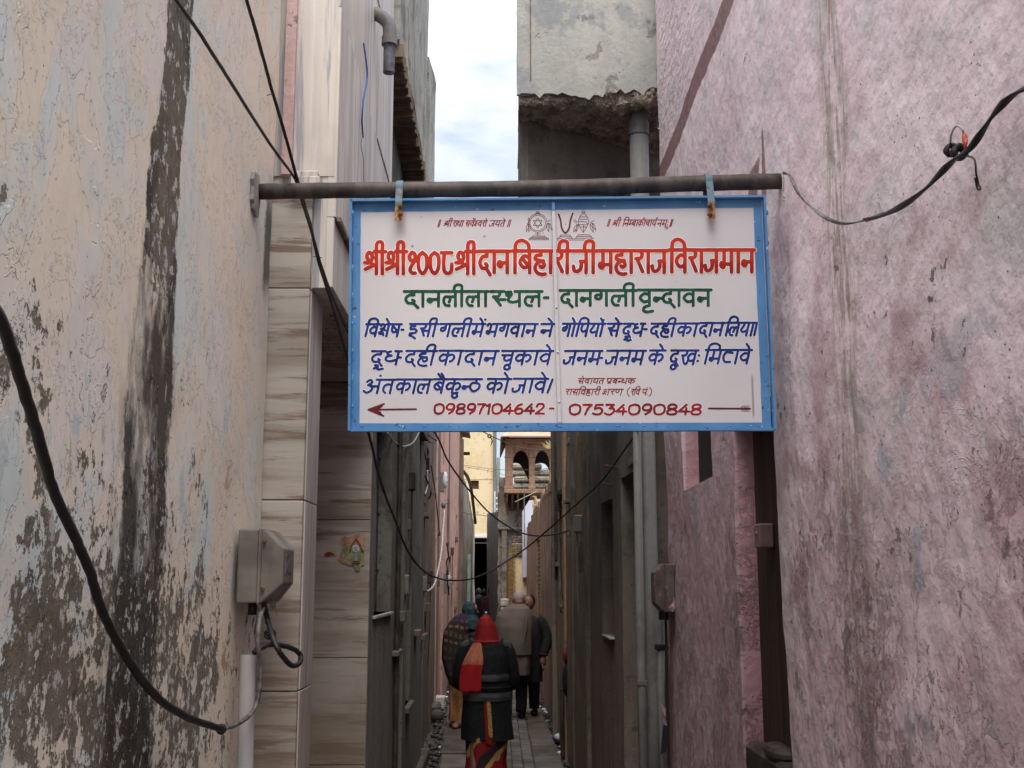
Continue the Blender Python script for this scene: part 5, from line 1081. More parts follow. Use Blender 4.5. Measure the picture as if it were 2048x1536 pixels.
# ------------------------------------------------------------------ CABLES
def cable(name, pts, r, mat, label, cat_='cable', group=None, n=7, parent=None, seg=8):
    rr = random.Random(len(pts)); P = cat(pts, seg)
    P = [p + Vector((rr.uniform(-1, 1), rr.uniform(-1, 1), rr.uniform(-1, 1))) * r * .10 for p in P]
    b = MB(); b.tube(P, [r * rr.uniform(.96, 1.04) for _ in P], n); o = b.build(name, mat, parent, True)
    if label: tag(o, label, cat_, group)
    return o
def knot(p, r, mat, name='knot', parent=None, seed=1):
    rr = random.Random(seed); b = MB()
    for k in range(4):
        a = rr.uniform(0, 6); b.tube(cat([Vector(p) + Vector((math.cos(a + q * 1.4) * r, math.sin(a * 2 + q) * r * .6, math.sin(a + q * 1.4) * r)) for q in range(5)], 4), r * .38, 6)
    return b.build(name, mat, parent, True)
XL_ = -.862
big = empty('black_cable', atX(60, 800, XL_), 'thick black cable sagging along the flaking left wall down to the white pipe', 'cable')
pts = [atX(-900, -500, -.87), atX(-500, -60, -.82), atX(-220, 300, -.77), atX(-60, 540, -.76), atX(0, 640, -.77), atX(40, 755, -.79), atX(75, 870, -.81), atX(108, 985, XL_ + .02), atX(150, 1075, XL_ + .02), atX(180, 1145, XL_ + .02), atX(205, 1225, XL_ + .015), atX(250, 1310, XL_ + .015), atX(310, 1390, XL_), atX(370, 1432, XL_ + .01), atX(440, 1458, XL_ + .02)]
cable('sheath', pts, .0105, M['cable'], None, parent=big, n=9); knot(atX(443, 1458, XL_ + .02), .012, M['cable'], 'tape_knot', big)
YM = 3.80
cable('sheath', [atX(445, 1458, -.84), atX(480, 1445, -.82), atX(507, 1420, -.805), atX(518, 1385, -.795), atX(522, 1330, -.79), atX(516, 1290, -.795), atX(519, 1240, -.80), atX(527, 1215, -.81)], .0075, M['cable_g'], None, parent=big, n=8)
cable('loop_cable', [atX(527, 1205, -.81), atX(535, 1240, -.80), atX(545, 1275, -.77), atX(560, 1305, -.74), atX(582, 1330, -.72), atX(600, 1325, -.71), atX(597, 1305, -.72), atX(570, 1292, -.75), atX(535, 1290, -.78), atX(508, 1305, -.81)], .0095, M['cable'], 'black cable looped below the left electric meter box into the white pipe', n=9)
knot(atX(540, 1268, -.785), .015, M['cable'], 'tape_wrap', bpy.data.objects['loop_cable'], 3)
# left electric meter box
def meterbox(name, label, x0, x1, y0, y1, z0, z1, side, mat):
    """x0 wall side, x1 front; lid bevels away from the wall"""
    e = empty(name, ((x0 + x1) / 2, (y0 + y1) / 2, z0), label, 'meter box'); t = x1 - x0
    def frus(name, xa, xb, ins, m_, grow=0):
        vs = [(xa, y0 - grow, z0 - grow), (xa, y1 + grow, z0 - grow), (xa, y1 + grow, z1 + grow), (xa, y0 - grow, z1 + grow), (xb, y0 + ins, z0 + ins), (xb, y1 - ins, z0 + ins), (xb, y1 - ins, z1 - ins), (xb, y0 + ins, z1 - ins)]
        o = mesh(name, vs, [(0, 1, 2, 3), (7, 6, 5, 4), (0, 4, 5, 1), (1, 5, 6, 2), (2, 6, 7, 3), (3, 7, 4, 0)], m_, e); bv = o.modifiers.new('bevel', 'BEVEL'); bv.width = .006; bv.segments = 2; return o
    frus('back_case', x0, x0 + t * .48, .002, mat); frus('rim', x0 + t * .48, x0 + t * .56, .0, mat, .006); frus('lid', x0 + t * .56, x1, abs(t) * .45, mat)
    return e
mb = meterbox('meter_box', 'dusty translucent grey electric meter box on the left wall corner above a looped cable', -.89, -.745, 3.95, 4.28, zpx(1207, 3.97), zpx(1058, 3.97), 1, M['meter'])
b = MB()
for zz in (.05, .21): b.tube([(-.80, 3.958, zpx(1207, 3.97) + zz), (-.80, 3.94, zpx(1207, 3.97) + zz)], .006, 8)
b.build('screw', M['rust'], mb); b = MB(); b.box((-.7455, 4.05, zpx(1207, 3.97) + .10), (-.7435, 4.16, zpx(1207, 3.97) + .17)); b.build('meter_window', M['cable_g'], mb)
b = MB(); b.cbox((-.80, 4.08, zpx(1207, 3.97) - .018), (-.785, 4.11, zpx(1207, 3.97) + .01), .003); b.build('latch', M['meter'], mb)
b = MB()
for k in range(3): p = Vector((-.79, 4.09, zpx(1207, 3.97) - .015)); b.tube([p, p + Vector((.004 + .01 * k, -.01, -.012 - .008 * k)), p + Vector((-.012 + .012 * k, -.015, -.035 + .006 * k))], .0012, 5)
b.build('seal_wire', M['gold'], mb)
cable('cable_tail', [(-.85, 4.03, zpx(1207, 3.97) + .01), (-.848, 4.03, zpx(1207, 3.97) - .04)], .016, M['cable'], None, parent=mb)
pw = empty('white_pipe', atY(494, 1400, 3.95), 'white plastic conduit pipe standing against the left wall corner', 'pipe')
p = atY(496, 1310, 3.95); b = MB(); b.tube([(p.x + .01, 3.95, -.1), (p.x + .005, 3.95, p.z - .35), (p.x, 3.95, p.z)], .0265, 16, cap=False); b.tube([(p.x, 3.95, p.z), (p.x, 3.95, p.z - .3)], .0225, 16, cap=False); b.build('tube', M['pvc_w'], pw, True)
b = MB(); b.tube([(p.x, 3.95, p.z - .03), (p.x, 3.95, p.z - .04)], .0222, 12); b.build('bore', M['dark'], pw)
# overhead pair of cables in front of the marble house
cable('overhead_cable', [atY(120, -420, 1.9), atY(250, -180, 2.3), atY(340, -20, 2.6), atY(395, 60, 2.8), atY(430, 115, 2.95), atY(490, 210, 3.3), atY(545, 295, 3.7), atY(590, 358, 4.12), atY(603, 400, 4.16), atY(625, 470, 4.2), atY(642, 530, 4.25), atY(668, 600, 4.3), atY(712, 700, 4.4), atY(750, 780, 4.5)], .0052, M['cable'], 'thin black cable slanting from top left behind the pole, lower of two')
o = cable('overhead_cable', [atY(400, -420, 2.8), atY(455, -180, 3.1), atY(488, -20, 3.35), atY(508, 50, 3.5), atY(530, 130, 3.65), atY(545, 185, 3.8), atY(570, 270, 3.95), atY(594, 358, 4.11), atY(606, 400, 4.17), atY(622, 455, 4.22), atY(636, 520, 4.27), atY(655, 580, 4.3), atY(690, 700, 4.4), atY(712, 790, 4.5), atY(738, 870, 4.6), atY(760, 960, 5.2), atY(790, 1040, 5.8), atY(820, 1110, 6.6), atY(860, 1150, 7.6), atY(910, 1161, 8.6), atY(965, 1150, 9.2), atY(1040, 1105, 9.4), atY(1090, 1065, 9.2), atY(1140, 1020, 8.8), atY(1200, 965, 8.2), atY(1245, 905, 7.6), atY(1275, 860, 7.2), atY(1300, 800, 6.9)], .0062, M['cable'], 'black cable passing behind the pole then sagging right across the lane', seg=6)
b = MB(); p = atY(545, 187, 3.79); b.tube([p + Vector((-.02, 0, -.008)), p, p + Vector((.004, 0, .006))], .0014, 5); p = atY(634, 512, 4.25); b.tube([p + Vector((-.016, 0, -.004)), p, p + Vector((.02, 0, -.008))], .0014, 5); b.build('cable_tie', M['cable'], o)
cable('sagging_cable', [atY(860, 850, 11), atY(878, 880, 11.2), atY(895, 920, 11.6), atY(930, 970, 12.2), atY(975, 1022, 12.8), atY(1020, 1055, 13.2), atY(1060, 1070, 13), atY(1100, 1070, 12.4), atY(1150, 1058, 11.4), atY(1190, 1045, 10.2), atY(1215, 1031, 9.3)], .009, M['cable'], 'thin black cable sagging from the left houses to the blind window on right')
cable('sagging_cable', [atY(940, 850, 22), atY(975, 868, 23), atY(1000, 880, 24), atY(1030, 893, 24), atY(1065, 899, 22), atY(1105, 899, 17), atY(1150, 890, 12.5)], .011, M['cable'], 'knotted black cable crossing in front of the sandstone balcony arches')
knot(atY(979, 872, 23), .035, M['cable'], 'tape_knot', bpy.data.objects['sagging_cable.001'], 4)
b = MB(); p = atY(982, 876, 23); b.tube([p, p + Vector((.03, 0, -.06)), p + Vector((-.01, 0, -.17))], [.012, .014, .004], 6); b.build('loose_tape', M['cable'], bpy.data.objects['sagging_cable.001'])
cable('lane_wire', [atY(925, 930, 36), atY(985, 938, 34), atY(1030, 940, 26), atY(1090, 938, 19), atY(1125, 930, 13.5), atY(1150, 910, 12)], .006, M['cable'], 'thin grey wire crossing low in front of the balcony openings')
cable('lane_wire', [atY(925, 933, 36), atY(985, 943, 34), atY(1035, 957, 26), atY(1075, 945, 21), atY(1110, 936, 16), atY(1150, 918, 12)], .006, M['cable'], 'thin wire dipping below the other across the balcony mid-post')
cable('lane_wire', [atY(922, 1022, 30), atY(940, 1029, 33), atY(960, 1030, 37), atY(984, 1033, 38)], .010, M['cable'], 'wavy thin wire across the lower yellow building')
cable('bamboo_pole', [atY(1030, 1004, 28), atY(1073, 983, 28.5)], .012, M['concrete'], 'thin grey stick propped slanting under the balcony floor', 'pole')
# blue wire on the marble wall
bwire = cable('blue_wire', [atX(727, 86, XS + .01), atX(733, 130, XS + .02), atX(734, 160, XS + .022), atX(727, 200, XS + .02), atX(724, 240, XS + .015), atX(726, 275, XS + .01)], .0042, M['blue_wire'], 'bright blue wire hanging loose on the upper marble wall', 'wire')
cable('bare_wire', [atX(726, 270, XS + .012), atX(722, 290, XS + .02), atX(727, 320, XS + .012), atX(728, 365, XS + .01), atX(731, 400, XS + .01)], .0016, M['rust'], None, parent=bwire)
# right wall cable with the taped joint
XR_ = 1.005
rc = empty('wall_cable', atX(1690, 445, XR_), 'twisted black and grey taped cable sagging across the pink wall from the pole end', 'cable')
pr = [(1566, 345), (1580, 352), (1596, 385), (1620, 412), (1655, 437), (1690, 447), (1730, 440), (1770, 428), (1810, 408), (1850, 378), (1882, 345), (1910, 318), (1940, 296), (1965, 262), (1990, 225), (2020, 195), (2060, 172), (2180, 130), (2400, 40), (2700, -60)]
P = [atX(u, v, XR_ - .01 - .03 * max(0, math.sin(PI * min(1, (u - 1566) / 520)))) for u, v in pr]
for k, mt, a, c in ((0, M['cable_g'], 0, 7), (1, M['cable'], 6, 19)):
    Q = cat(P[a:c + 1], 9); tw = random.Random(k); b = MB(); vs = []; n = 8; rings = []
    # flat twisted ribbon-like sheath
    for i, p in enumerate(Q):
        t = (Q[min(i+1, len(Q)-1)] - Q[max(i-1, 0)]).normalized(); w1 = t.cross(Vector((1, 0, 0))).normalized(); w2 = t.cross(w1); an = i * .16 + k
        for q in range(n):
            al = 2 * PI * q / n; ca, sa = math.cos(al) * .0062 * (1 + .5 * k * .6), math.sin(al) * .0026 * (1 + k * .6); vs.append(p + (w1 * (ca * math.cos(an) - sa * math.sin(an)) + w2 * (ca * math.sin(an) + sa * math.cos(an))) * 1.0)
    fs = [(i*n+q, i*n+(q+1) % n, (i+1)*n+(q+1) % n, (i+1)*n+q) for i in range(len(Q)-1) for q in range(n)]
    mesh('sheath', vs, fs, mt, rc, True)
ctr = atX(1918, 305, XR_ - .02); knot(ctr, .014, M['cable'], 'taped_joint', rc, 7); knot(atX(1903, 300, XR_ - .03), .012, M['cable'], 'taped_joint', rc, 9)
cable('loose_end', [atX(1928, 310, XR_ - .03), atX(1948, 318, XR_ - .04), atX(1952, 345, XR_ - .04), atX(1956, 365, XR_ - .03), atX(1961, 378, XR_ - .03), atX(1955, 377, XR_ - .03), atX(1950, 355, XR_ - .035)], .0022, M['cable'], None, parent=rc)
cable('bare_loop', [atX(1900, 292, XR_ - .03), atX(1903, 268, XR_ - .04), atX(1913, 252, XR_ - .04), atX(1925, 258, XR_ - .04), atX(1927, 272, XR_ - .035)], .0024, M['cable_w'], None, parent=rc)
p = atX(1930, 280, XR_ - .038); b = MB(); b.sphere(p, (.006, .007, .016), 7, 6); b.add([p + Vector((-.004, .006, .01)), p + Vector((-.004, -.012, -.012)), p + Vector((0, .006, -.02)), p + Vector((.002, -.01, .0))], [(0, 1, 2), (1, 3, 2), (0, 2, 3), (0, 3, 1)]); b.build('orange_scrap', plain('orange_tape', (.62, .12, .06), .6), rc)
cable('tie_string', [atY(1563, 343, 3.95), atY(1566, 362, 3.94), atY(1565, 385, 3.94), atY(1568, 394, 3.94)], .003, M['cable_w'], None, parent=rc)
cable('tie_string', [atY(1567, 390, 3.94), atY(1572, 396, 3.93), atY(1568, 400, 3.94), atY(1562, 399, 3.94)], .0022, M['cable_w'], None, parent=rc)
# ------------------------------------------------------------------ DOWNPIPES AND RIGHT METER
dp = empty('downpipe', (.927, 7.3, 0), 'thick grey plastic downpipe running the full height beside the pink wall', 'pipe')
b = MB(); b.tube([(.936, 7.36, -.1), (.938, 7.36, 1.2), (.933, 7.36, zpx(215, 7.36))], .0635, 20); b.build('tube', M['pvc'], dp, True)
zc_ = zpx(262, 7.36); b = MB(); b.tube([(.933, 7.36, zc_ + .06), (.933, 7.36, zc_ - .03)], .070, 20); b.build('socket', plain('dark_pipe_socket', (.12, .115, .11), .6), dp)
dp2 = empty('conduit_pipe', (.79, 6.98, 0), 'narrow grey conduit with a clamp beside the thick downpipe', 'pipe')
p = atY(1279, 1100, 7.24); b = MB(); b.tube([(p.x, 7.24, -.1), (p.x - .004, 7.24, 1.4), (p.x, 7.24, 4.2)], .027, 14); b.build('tube', M['pvc'], dp2, True)
zc_ = zpx(1366, 7.24); b = MB(); b.cbox((p.x - .03, 7.208, zc_ - .016), (p.x + .03, 7.27, zc_ + .016), .004); b.build('clamp', M['oldbrown'], dp2)
dp3 = empty('meter_pipe', (.95, 6.9, 0), 'thin grey pipe dropping from the paint splashed meter box', 'pipe')
p = atY(1320, 1300, 7.2); b = MB(); b.tube([(p.x + .01, 7.2, -.1), (p.x, 7.2, 1.1), (p.x + .012, 7.2, zpx(1232, 7.2))], .022, 12); b.build('tube', M['pvc'], dp3, True)
b = MB(); b.cbox((p.x - .03, 7.17, zpx(1300, 7.2)), (p.x + .05, 7.23, zpx(1288, 7.2)), .006); b.build('clamp', M['cable'], dp3)
mr = meterbox('meter_box', 'small brown meter box splashed with pink paint beside the grey downpipe', 1.028, .915, 6.85, 7.12, zpx(1224, 6.95), zpx(1128, 6.95), -1, M['meter_r'])
b = MB(); b.tube([(.975, 6.97, zpx(1224, 6.95)), (.975, 6.97, zpx(1240, 6.95))], .03, 10); b.build('gland', M['cable'], mr)
b = MB(); b.tube(cat([(.985, 6.97, zpx(1240, 6.95)), (.99, 7.0, 1.2), (.995, 7.03, .6), (1.0, 7.05, -.1)], 5), .008, 7); b.build('cable_tail', M['cable'], mr)
for u, v, kk in ((1325, 1420, 0), (1328, 1447, 1)):
    p = atY(u, v, 7.12); b = MB(); b.add([p + Vector((-.02, 0, .05)), p + Vector((.02, -.01, .01)), p + Vector((.015, 0, -.05)), p + Vector((-.002, .004, 0))], [(0, 1, 3), (1, 2, 3), (0, 3, 2)]); tag(b.build('torn_paint_flake', M['pink'], h8))
p = atY(1327, 1475, 7.1); b = MB(); b.add([p + Vector((0, 0, .08)), p + Vector((.03, -.005, .06)), p + Vector((.015, 0, -.08)), p + Vector((-.02, .005, -.10)), p + Vector((.0, .006, 0))], [(0, 1, 4), (1, 2, 4), (2, 3, 4), (3, 0, 4)]); tag(b.build('black_rag', M['blackcloth']), 'strip of black plastic snagged low beside the pipe at the pink wall', 'plastic strip')
# ------------------------------------------------------------------ CABLE BUNDLES ON THE LANE WALLS
def wires(lst, name, label, r=.007, mat=None, Y=None, group=None):
    e = empty(name, lst[0][0], label, 'wires', group)
    for k, P in enumerate(lst): cable('wire', P, r * (1 if k % 2 else 1.3), mat or M['cable'], None, parent=e, seg=6)
    return e
A = lambda u, v, Y: atY(u, v, Y)
wires([[A(834, 850, 12), A(838, 900, 12), A(845, 940, 12.6), A(856, 965, 13), A(862, 985, 13), A(855, 1000, 13), A(843, 1005, 12.6), A(834, 990, 12), A(833, 930, 12), A(838, 870, 12)],
  [A(840, 850, 12), A(847, 890, 12.4), A(852, 918, 13)], [A(837, 862, 12), A(835, 930, 12), A(845, 975, 12.6), A(850, 991, 12.8)], [A(862, 930, 13.5), A(870, 980, 14), A(876, 1040, 14.5), A(880, 1071, 14.6)],
  [A(847, 860, 12.5), A(860, 872, 13), A(873, 882, 13.5), A(860, 884, 13), A(848, 866, 12.5)]], 'wire_tangle', 'tangle of thin black wires hanging on the brown rose house, left')
cable('white_cable', [A(775, 866, 8.1), A(790, 885, 8.6), A(808, 893, 9), A(826, 885, 9.6), A(838, 865, 10)], .006, M['cable_w'], 'dirty white cable looping just below the board at left')
cable('white_cable', [A(855, 940, 13), A(855, 970, 13), A(850, 990, 12.9)], .009, M['cable_w'], 'short white cable dropping to the tangle on the brown rose house')
cable('taped_conduit', [A(889, 1020, 16), A(886, 1060, 15.6), A(883, 1100, 15), A(876, 1140, 14.4), A(868, 1170, 13.8), A(856, 1182, 13.2), A(850, 1180, 13)], .012, M['cable_w'], 'pale taped conduit curving down the left side wall to a hook')
cable('grey_riser', [A(829, 1010, 11.4), A(824, 1040, 11.2), A(820, 1080, 11), A(821, 1110, 11), A(830, 1135, 11.6), A(850, 1147, 12.4)], .010, M['cable_g'], 'grey cable rising along the grey green house edge')
wires([[A(893, 1085, 17), A(897, 1110, 17), A(893, 1125, 17), A(897, 1150, 17)], [A(897, 1085, 17), A(895, 1100, 17), A(900, 1125, 17)], [A(898, 1190, 17.2), A(896, 1170, 17), A(893, 1140, 17)]], 'wire_coil', 'small coil of black wire on the salmon wall above the lamp box', .008)
for u, v, lb, hh in ((891, 963, 'white caged bulkhead lamp fixed on the left wall mid lane', .26), (898, 1165, 'grey cylindrical lamp box with dangling flex on the left wall', .26)):
    p = A(u, v, 17.4); e = empty('wall_lamp', p, lb, 'lamp'); b = MB(); b.sphere(p + Vector((-.01, 0, .02)), (.045, .06, hh * .5), 12, 9); b.build('globe' if v < 1000 else 'housing', M['white'] if v < 1000 else M['cable_w'], e, True)
    b = MB()
    for k in range(3): b.tube([p + Vector((-.05, 0, -.07 + .07 * k)), p + Vector((.035, -.05, -.07 + .07 * k)), p + Vector((.04, .05, -.07 + .07 * k))], .006, 5)
    b.build('cage', M['cable_w'], e); b = MB(); b.cbox((p.x - .08, p.y - .04, p.z - .16), (p.x - .02, p.y + .04, p.z + .14), .006); b.build('base', M['pvc'], e)
b = MB(); p = A(851, 928, 13.2); b.cbox((p.x - .04, 13.1, p.z - .11), (p.x + .05, 13.3, p.z + .08), .02); tag(b.build('junction_box', M['cable']), 'black junction box high on the brown rose house with wires below', 'junction box')
b = MB(); p = A(887, 1010, 16.4); b.sphere(p, (.035, .05, .05), 8, 6); b.tube([p, p + Vector((.09, 0, .04))], .008, 6); tag(b.build('insulator', M['pvc']), 'small insulator knob on the left wall below the caged lamp', 'insulator')
b = MB(); p = A(815, 1050, 9.75); b.cbox((p.x - .03, 9.7, p.z - .05), (p.x + .03, 9.8, p.z + .05), .012); tag(b.build('door_hinge', M['oldbrown'], h3))
# right side pole, meter and bundle
vp = empty('service_pole', A(1135, 1100, 13.2), 'grey service conduit rising past the small meter on the ochre house', 'pipe')
p = A(1137, 1250, 13.0); b = MB(); b.tube([(p.x, 13.0, -.05), (p.x, 13.0, A(1137, 1185, 13).z)], .03, 10); b.build('tube', M['pvc'], vp, True)
p = A(1124, 1380, 12.6); b = MB(); b.tube([(p.x, 12.6, -.05), (p.x, 12.6, A(1124, 1378, 12.6).z)], .022, 8); b.build('stub', M['pole'], vp)
b = MB(); p = A(1138, 1178, 12.9); b.cbox((p.x - .055, 12.8, A(1138, 1197, 12.9).z), (p.x + .055, 12.98, A(1138, 1158, 12.9).z), .012); e2 = tag(b.build('meter_box', M['concrete']), 'small pale grey meter box on the ochre house among hanging cables', 'meter box')
p = A(1112, 960, 14.0); b = MB(); b.tube([(p.x, 14.0, A(1112, 1160, 14).z), (p.x, 14.0, 5.2)], .026, 8); tag(b.build('iron_post', M['pole']), 'dark slim iron post at the corner of the broken wall', 'post')
b = MB(); b.tube([A(1160, 1100, 11.5), A(1155, 1184, 11.5)], .02, 8); b.tube([A(1152, 1184, 11.6), A(1152, 1250, 11.6)], .02, 8); 
wires([[A(1152, 880, 12), A(1153, 905, 12), A(1148, 960, 12.2), A(1142, 1010, 12.4), A(1141, 1060, 12.5), A(1135, 1110, 12.6), A(1131, 1160, 12.7), A(1133, 1195, 12.7), A(1132, 1215, 12.7), A(1124, 1225, 12.7), A(1122, 1218, 12.7), A(1133, 1205, 12.7)],
  [A(1150, 890, 12), A(1148, 930, 12), A(1155, 960, 12), A(1156, 975, 12), A(1148, 984, 12.2), A(1125, 987, 12.8), A(1118, 985, 13)], [A(1147, 890, 12), A(1144, 930, 12.2), A(1146, 980, 12.3), A(1142, 1040, 12.4), A(1128, 1085, 12.7), A(1121, 1070, 12.8)],
  [A(1153, 885, 12), A(1156, 920, 12), A(1153, 960, 12), A(1150, 1030, 12.1), A(1157, 1085, 12)], [A(1151, 900, 12), A(1147, 912, 12.2), A(1143, 921, 12.6), A(1122, 935, 14)], [A(1112, 950, 14), A(1118, 975, 13.6), A(1124, 1000, 13)]], 'wire_bundle', 'bundle of black service cables dropping down the ochre house', .006)
b = MB(); p = A(1144, 885, 12.1); b.cbox((p.x - .05, 12, p.z - .02), (p.x + .05, 12.2, p.z + .035), .008); b.cbox((p.x - .03, 12, p.z + .04), (p.x + .05, 12.2, p.z + .075), .008); tag(b.build('cable_clamp', M['pvc']), 'stacked grey cable clamp at the top of the wire bundle', 'clamp')
b = MB(); p = A(1119, 990, 13); b.sphere(p, (.035, .05, .08), 8, 6); tag(b.build('junction_box', M['cable']), 'black junction knob beside the iron post on the right', 'junction box')
cable('white_cable', [A(1121, 990, 13), A(1124, 1005, 13), A(1131, 1008, 12.9), A(1136, 1002, 12.8)], .009, M['cable_w'], 'white cable stub curling below the black junction knob')
# dry plant by the balcony
pn = empty('plant', A(1105, 890, 27), 'straw coloured dry plant tuft beside the balcony column', 'plant'); b = MB(); rr = random.Random(3)
for k in range(40):
    p0 = A(1108, 905, 27); a = rr.uniform(-1.0, .6); L = rr.uniform(.15, .42); e = p0 + Vector((math.sin(a) * L - .02, rr.uniform(-.15, .15), math.cos(a) * L)); b.add([p0 + Vector((rr.uniform(-.03, .03), 0, 0)), e, e.lerp(p0, .5) + Vector((.03, 0, .01))], [(0, 1, 2)])
b.build('leaf_blades', plain('straw_leaf', (.42, .38, .16), .8), pn)
# sticker on the marble panel (torn, conch picture on a stand)
stk = empty('sticker', atY(690, 1100, 6.59), 'torn orange and green paper sticker with a conch emblem on the marble', 'sticker')
YK = 6.595
def flat(pts, Y, name, mat): return mesh(name, [atY(u, v, Y) for u, v in pts], [tuple(range(len(pts)))], mat, stk)
flat([(682, 1074), (690, 1073), (697, 1075), (704, 1072), (710, 1069), (729, 1068), (729, 1130), (722, 1131), (720, 1141), (712, 1142), (708, 1132), (695, 1130), (684, 1125), (676, 1118), (680, 1110), (684, 1095)], YK, 'paper', plain('orange_paper', (.42, .24, .16), .8, var=.4, sc=22))
flat([(687, 1098), (694, 1090), (729, 1100), (728.5, 1130), (722, 1131), (720, 1141), (712, 1142), (708, 1132), (690, 1124), (684, 1112)], YK - .002, 'green_print', plain('olive_paper', (.27, .27, .14), .8, var=.4, sc=26))
flat([(648, 1108), (655, 1103), (664, 1104), (671, 1102), (668, 1109), (660, 1111), (655, 1114), (649, 1112)], YK, 'paper_scrap', plain('red_paper', (.22, .04, .04), .8, var=.6, sc=60)); flat([(662, 1101), (670, 1103), (673, 1109), (665, 1107)], YK - .002, 'yellow_print', plain('yellow_print', (.5, .35, .05), .8))
def fl(polys, r, st, name, mat, Y):
    v, f = sheet(polys, r, st, 0, .05); mesh(name, [atY(a, c, Y) for a, c in v], [tuple(reversed(q)) for q in f], mat, stk)
fl([circ(712, 1097, 4.5), circ(712, 1097, 2)], 2.6, .6, 'conch_print', plain('white_print', (.6, .62, .62), .7), YK - .004); fl([[(702, 1092), (712, 1078), (722, 1092)], [(702, 1096), (699, 1105)], [(722, 1096), (726, 1105)], [(706, 1123), (718, 1123)], [(704, 1127), (720, 1127)]], 1.1, .5, 'dark_print', plain('maroon_print', (.12, .02, .015), .7), YK - .006)
fl([[(712, 1106), (711, 1120)]], 1.4, .5, 'blue_print', plain('light_blue_print', (.2, .4, .55), .7), YK - .0045); fl([circ(712, 1097, 1.4 + k * .02, n=10, a1=300) for k in range(1)] + [circ(712.4, 1097, 3.6, n=14, a0=40, a1=330)], .35, .25, 'spiral_print', plain('grey_print', (.2, .25, .28), .7), YK - .0058)
# cup and bits in the right drain
p = atZ(1111, 1476, -.02); cp = empty('paper_cup', p, 'crushed white and blue disposable cup lying in the right drain', 'cup')
q = Matrix.Translation(p) @ Matrix.Rotation(math.radians(68), 4, 'Y') @ Matrix.Rotation(.4, 4, 'X')
b = MB(); b.tube([q @ Vector((0, 0, -.05)), q @ Vector((0, 0, .0))], [.028, .036], 12, cap=False); b.build('sleeve', M['cupblue'], cp, True); b = MB(); b.tube([q @ Vector((0, 0, .0)), q @ Vector((0, 0, .05)), q @ Vector((0, 0, .052)), q @ Vector((0, 0, -.04))], [.036, .044, .041, .027], 12); b.build('cup_wall', M['litter'], cp, True)
p = atZ(1128, 1508, -.03); b = MB(); b.tube(cat([p + Vector((-.09, -.06, 0)), p + Vector((.0, -.04, .03)), p + Vector((.06, .05, .01))], 5), .022, 8); tag(b.build('plastic_bottle', M['litter']), 'pale crushed plastic tube lying in the right drain nearest the camera', 'plastic litter')
# shop items glimpsed by the ochre house: red bag, black bag
hb = atY(1134, 1361, 12.3); b = MB(); b.sphere((hb.x, 12.35, hb.z), (.05, .06, .17), 10, 8); b.tube([(hb.x, 12.35, hb.z + .15), (hb.x + .03, 12.35, hb.z + .3)], .01, 6); tag(b.build('hanging_bag', M['black'], None, True), 'black bag hanging low on the right wall behind the service conduit', 'bag')
p = atY(1131, 1305, 12.4); b = MB(); b.tube([p + Vector((0, 0, .06)), p + Vector((.004, .01, .02)), p, p + Vector((-.006, 0, -.06)), p + Vector((.0, 0, -.13))], [.006, .02, .026, .02, .008], 8); tag(b.build('hanging_cloth', M['redplastic'], None, True), 'small red cloth hanging above the black bag on right wall', 'cloth')
# block step at left
p = atY(885, 1391, 18.0); b = MB(); b.cbox((-1.02, 17.7, -.1), (p.x + .04, 18.1, p.z), .012); tag(b.build('stone_step', M['sacks']), 'pale stone step bridging the left drain beside the salmon house', 'step')
b = MB(); b.cbox((-1.0, 16.4, -.12), (-.84, 17.0, .1), .03); b.sphere((-.85, 16.2, -.02), (.09, .1, .09)); tag(b.build('rubble_stones', M['slab']), 'grey stones piled in the left drain before the pale step', 'stones')
# ------------------------------------------------------------------ PEOPLE
def skin(name, nodes, edges, mat, parent, sub=2):
    """one continuous body: nodes = {key: (pos, radius)}"""
    ks = list(nodes); me = bpy.data.meshes.new(name); me.from_pydata([nodes[k][0] for k in ks], [(ks.index(a), ks.index(b)) for a, b in edges], [])
    o = link(name, me, mat, parent); md = o.modifiers.new('skin', 'SKIN'); md.use_smooth_shade = True
    for i, k in enumerate(ks):
        r = nodes[k][1]; r = r if isinstance(r, tuple) else (r, r); me.skin_vertices[0].data[i].radius = r; me.skin_vertices[0].data[i].use_root = (i == 0)
    s = o.modifiers.new('sub', 'SUBSURF'); s.levels = sub; s.render_levels = sub
    me.materials.clear(); me.materials.append(mat.m); return o
def loft(name, rings, mat, parent, n=40, fold=.0, k=7, seed=0, cap=(False, True), phase=.0, thick=0):
    """rings: (cx, cy, z, rx, ry[, tilt]) bottom to top, cloth folds deepen towards the bottom"""
    R = []
    for i in range(len(rings) - 1):
        for t in (0, .25, .5, .75):
            R.append([a + (b - a) * (t * t * (3 - 2 * t) * .5 + t * .5) for a, b in zip(rings[i], rings[i+1])])
    R.append(list(rings[-1])); vs = []; fs = []; m = len(R)
    for i, r in enumerate(R):
        f = fold * (1 - i / m * .75)
        for q in range(n):
            a = 2 * PI * q / n; nn = float(fbm(math.cos(a) * 2 + seed, math.sin(a) * 2 + r[2] * 1.6, 4, seed)); w = 1 + f * math.sin(k * a + phase + 2.2 * nn + r[2] * 1.5) + f * 1.6 * nn
            ti = (r[5] if len(r) > 5 else 0)
            vs.append((r[0] + r[3] * math.cos(a) * w, r[1] + r[4] * math.sin(a) * w, r[2] + ti * math.cos(a)))
    fs = [(i*n+q, i*n+(q+1) % n, (i+1)*n+(q+1) % n, (i+1)*n+q) for i in range(m-1) for q in range(n)]
    if cap[0]: fs.append(tuple(range(n-1, -1, -1)))
    if cap[1]: fs.append(tuple(range((m-1)*n, m*n)))
    return mesh(name, vs, fs, mat, parent, True)
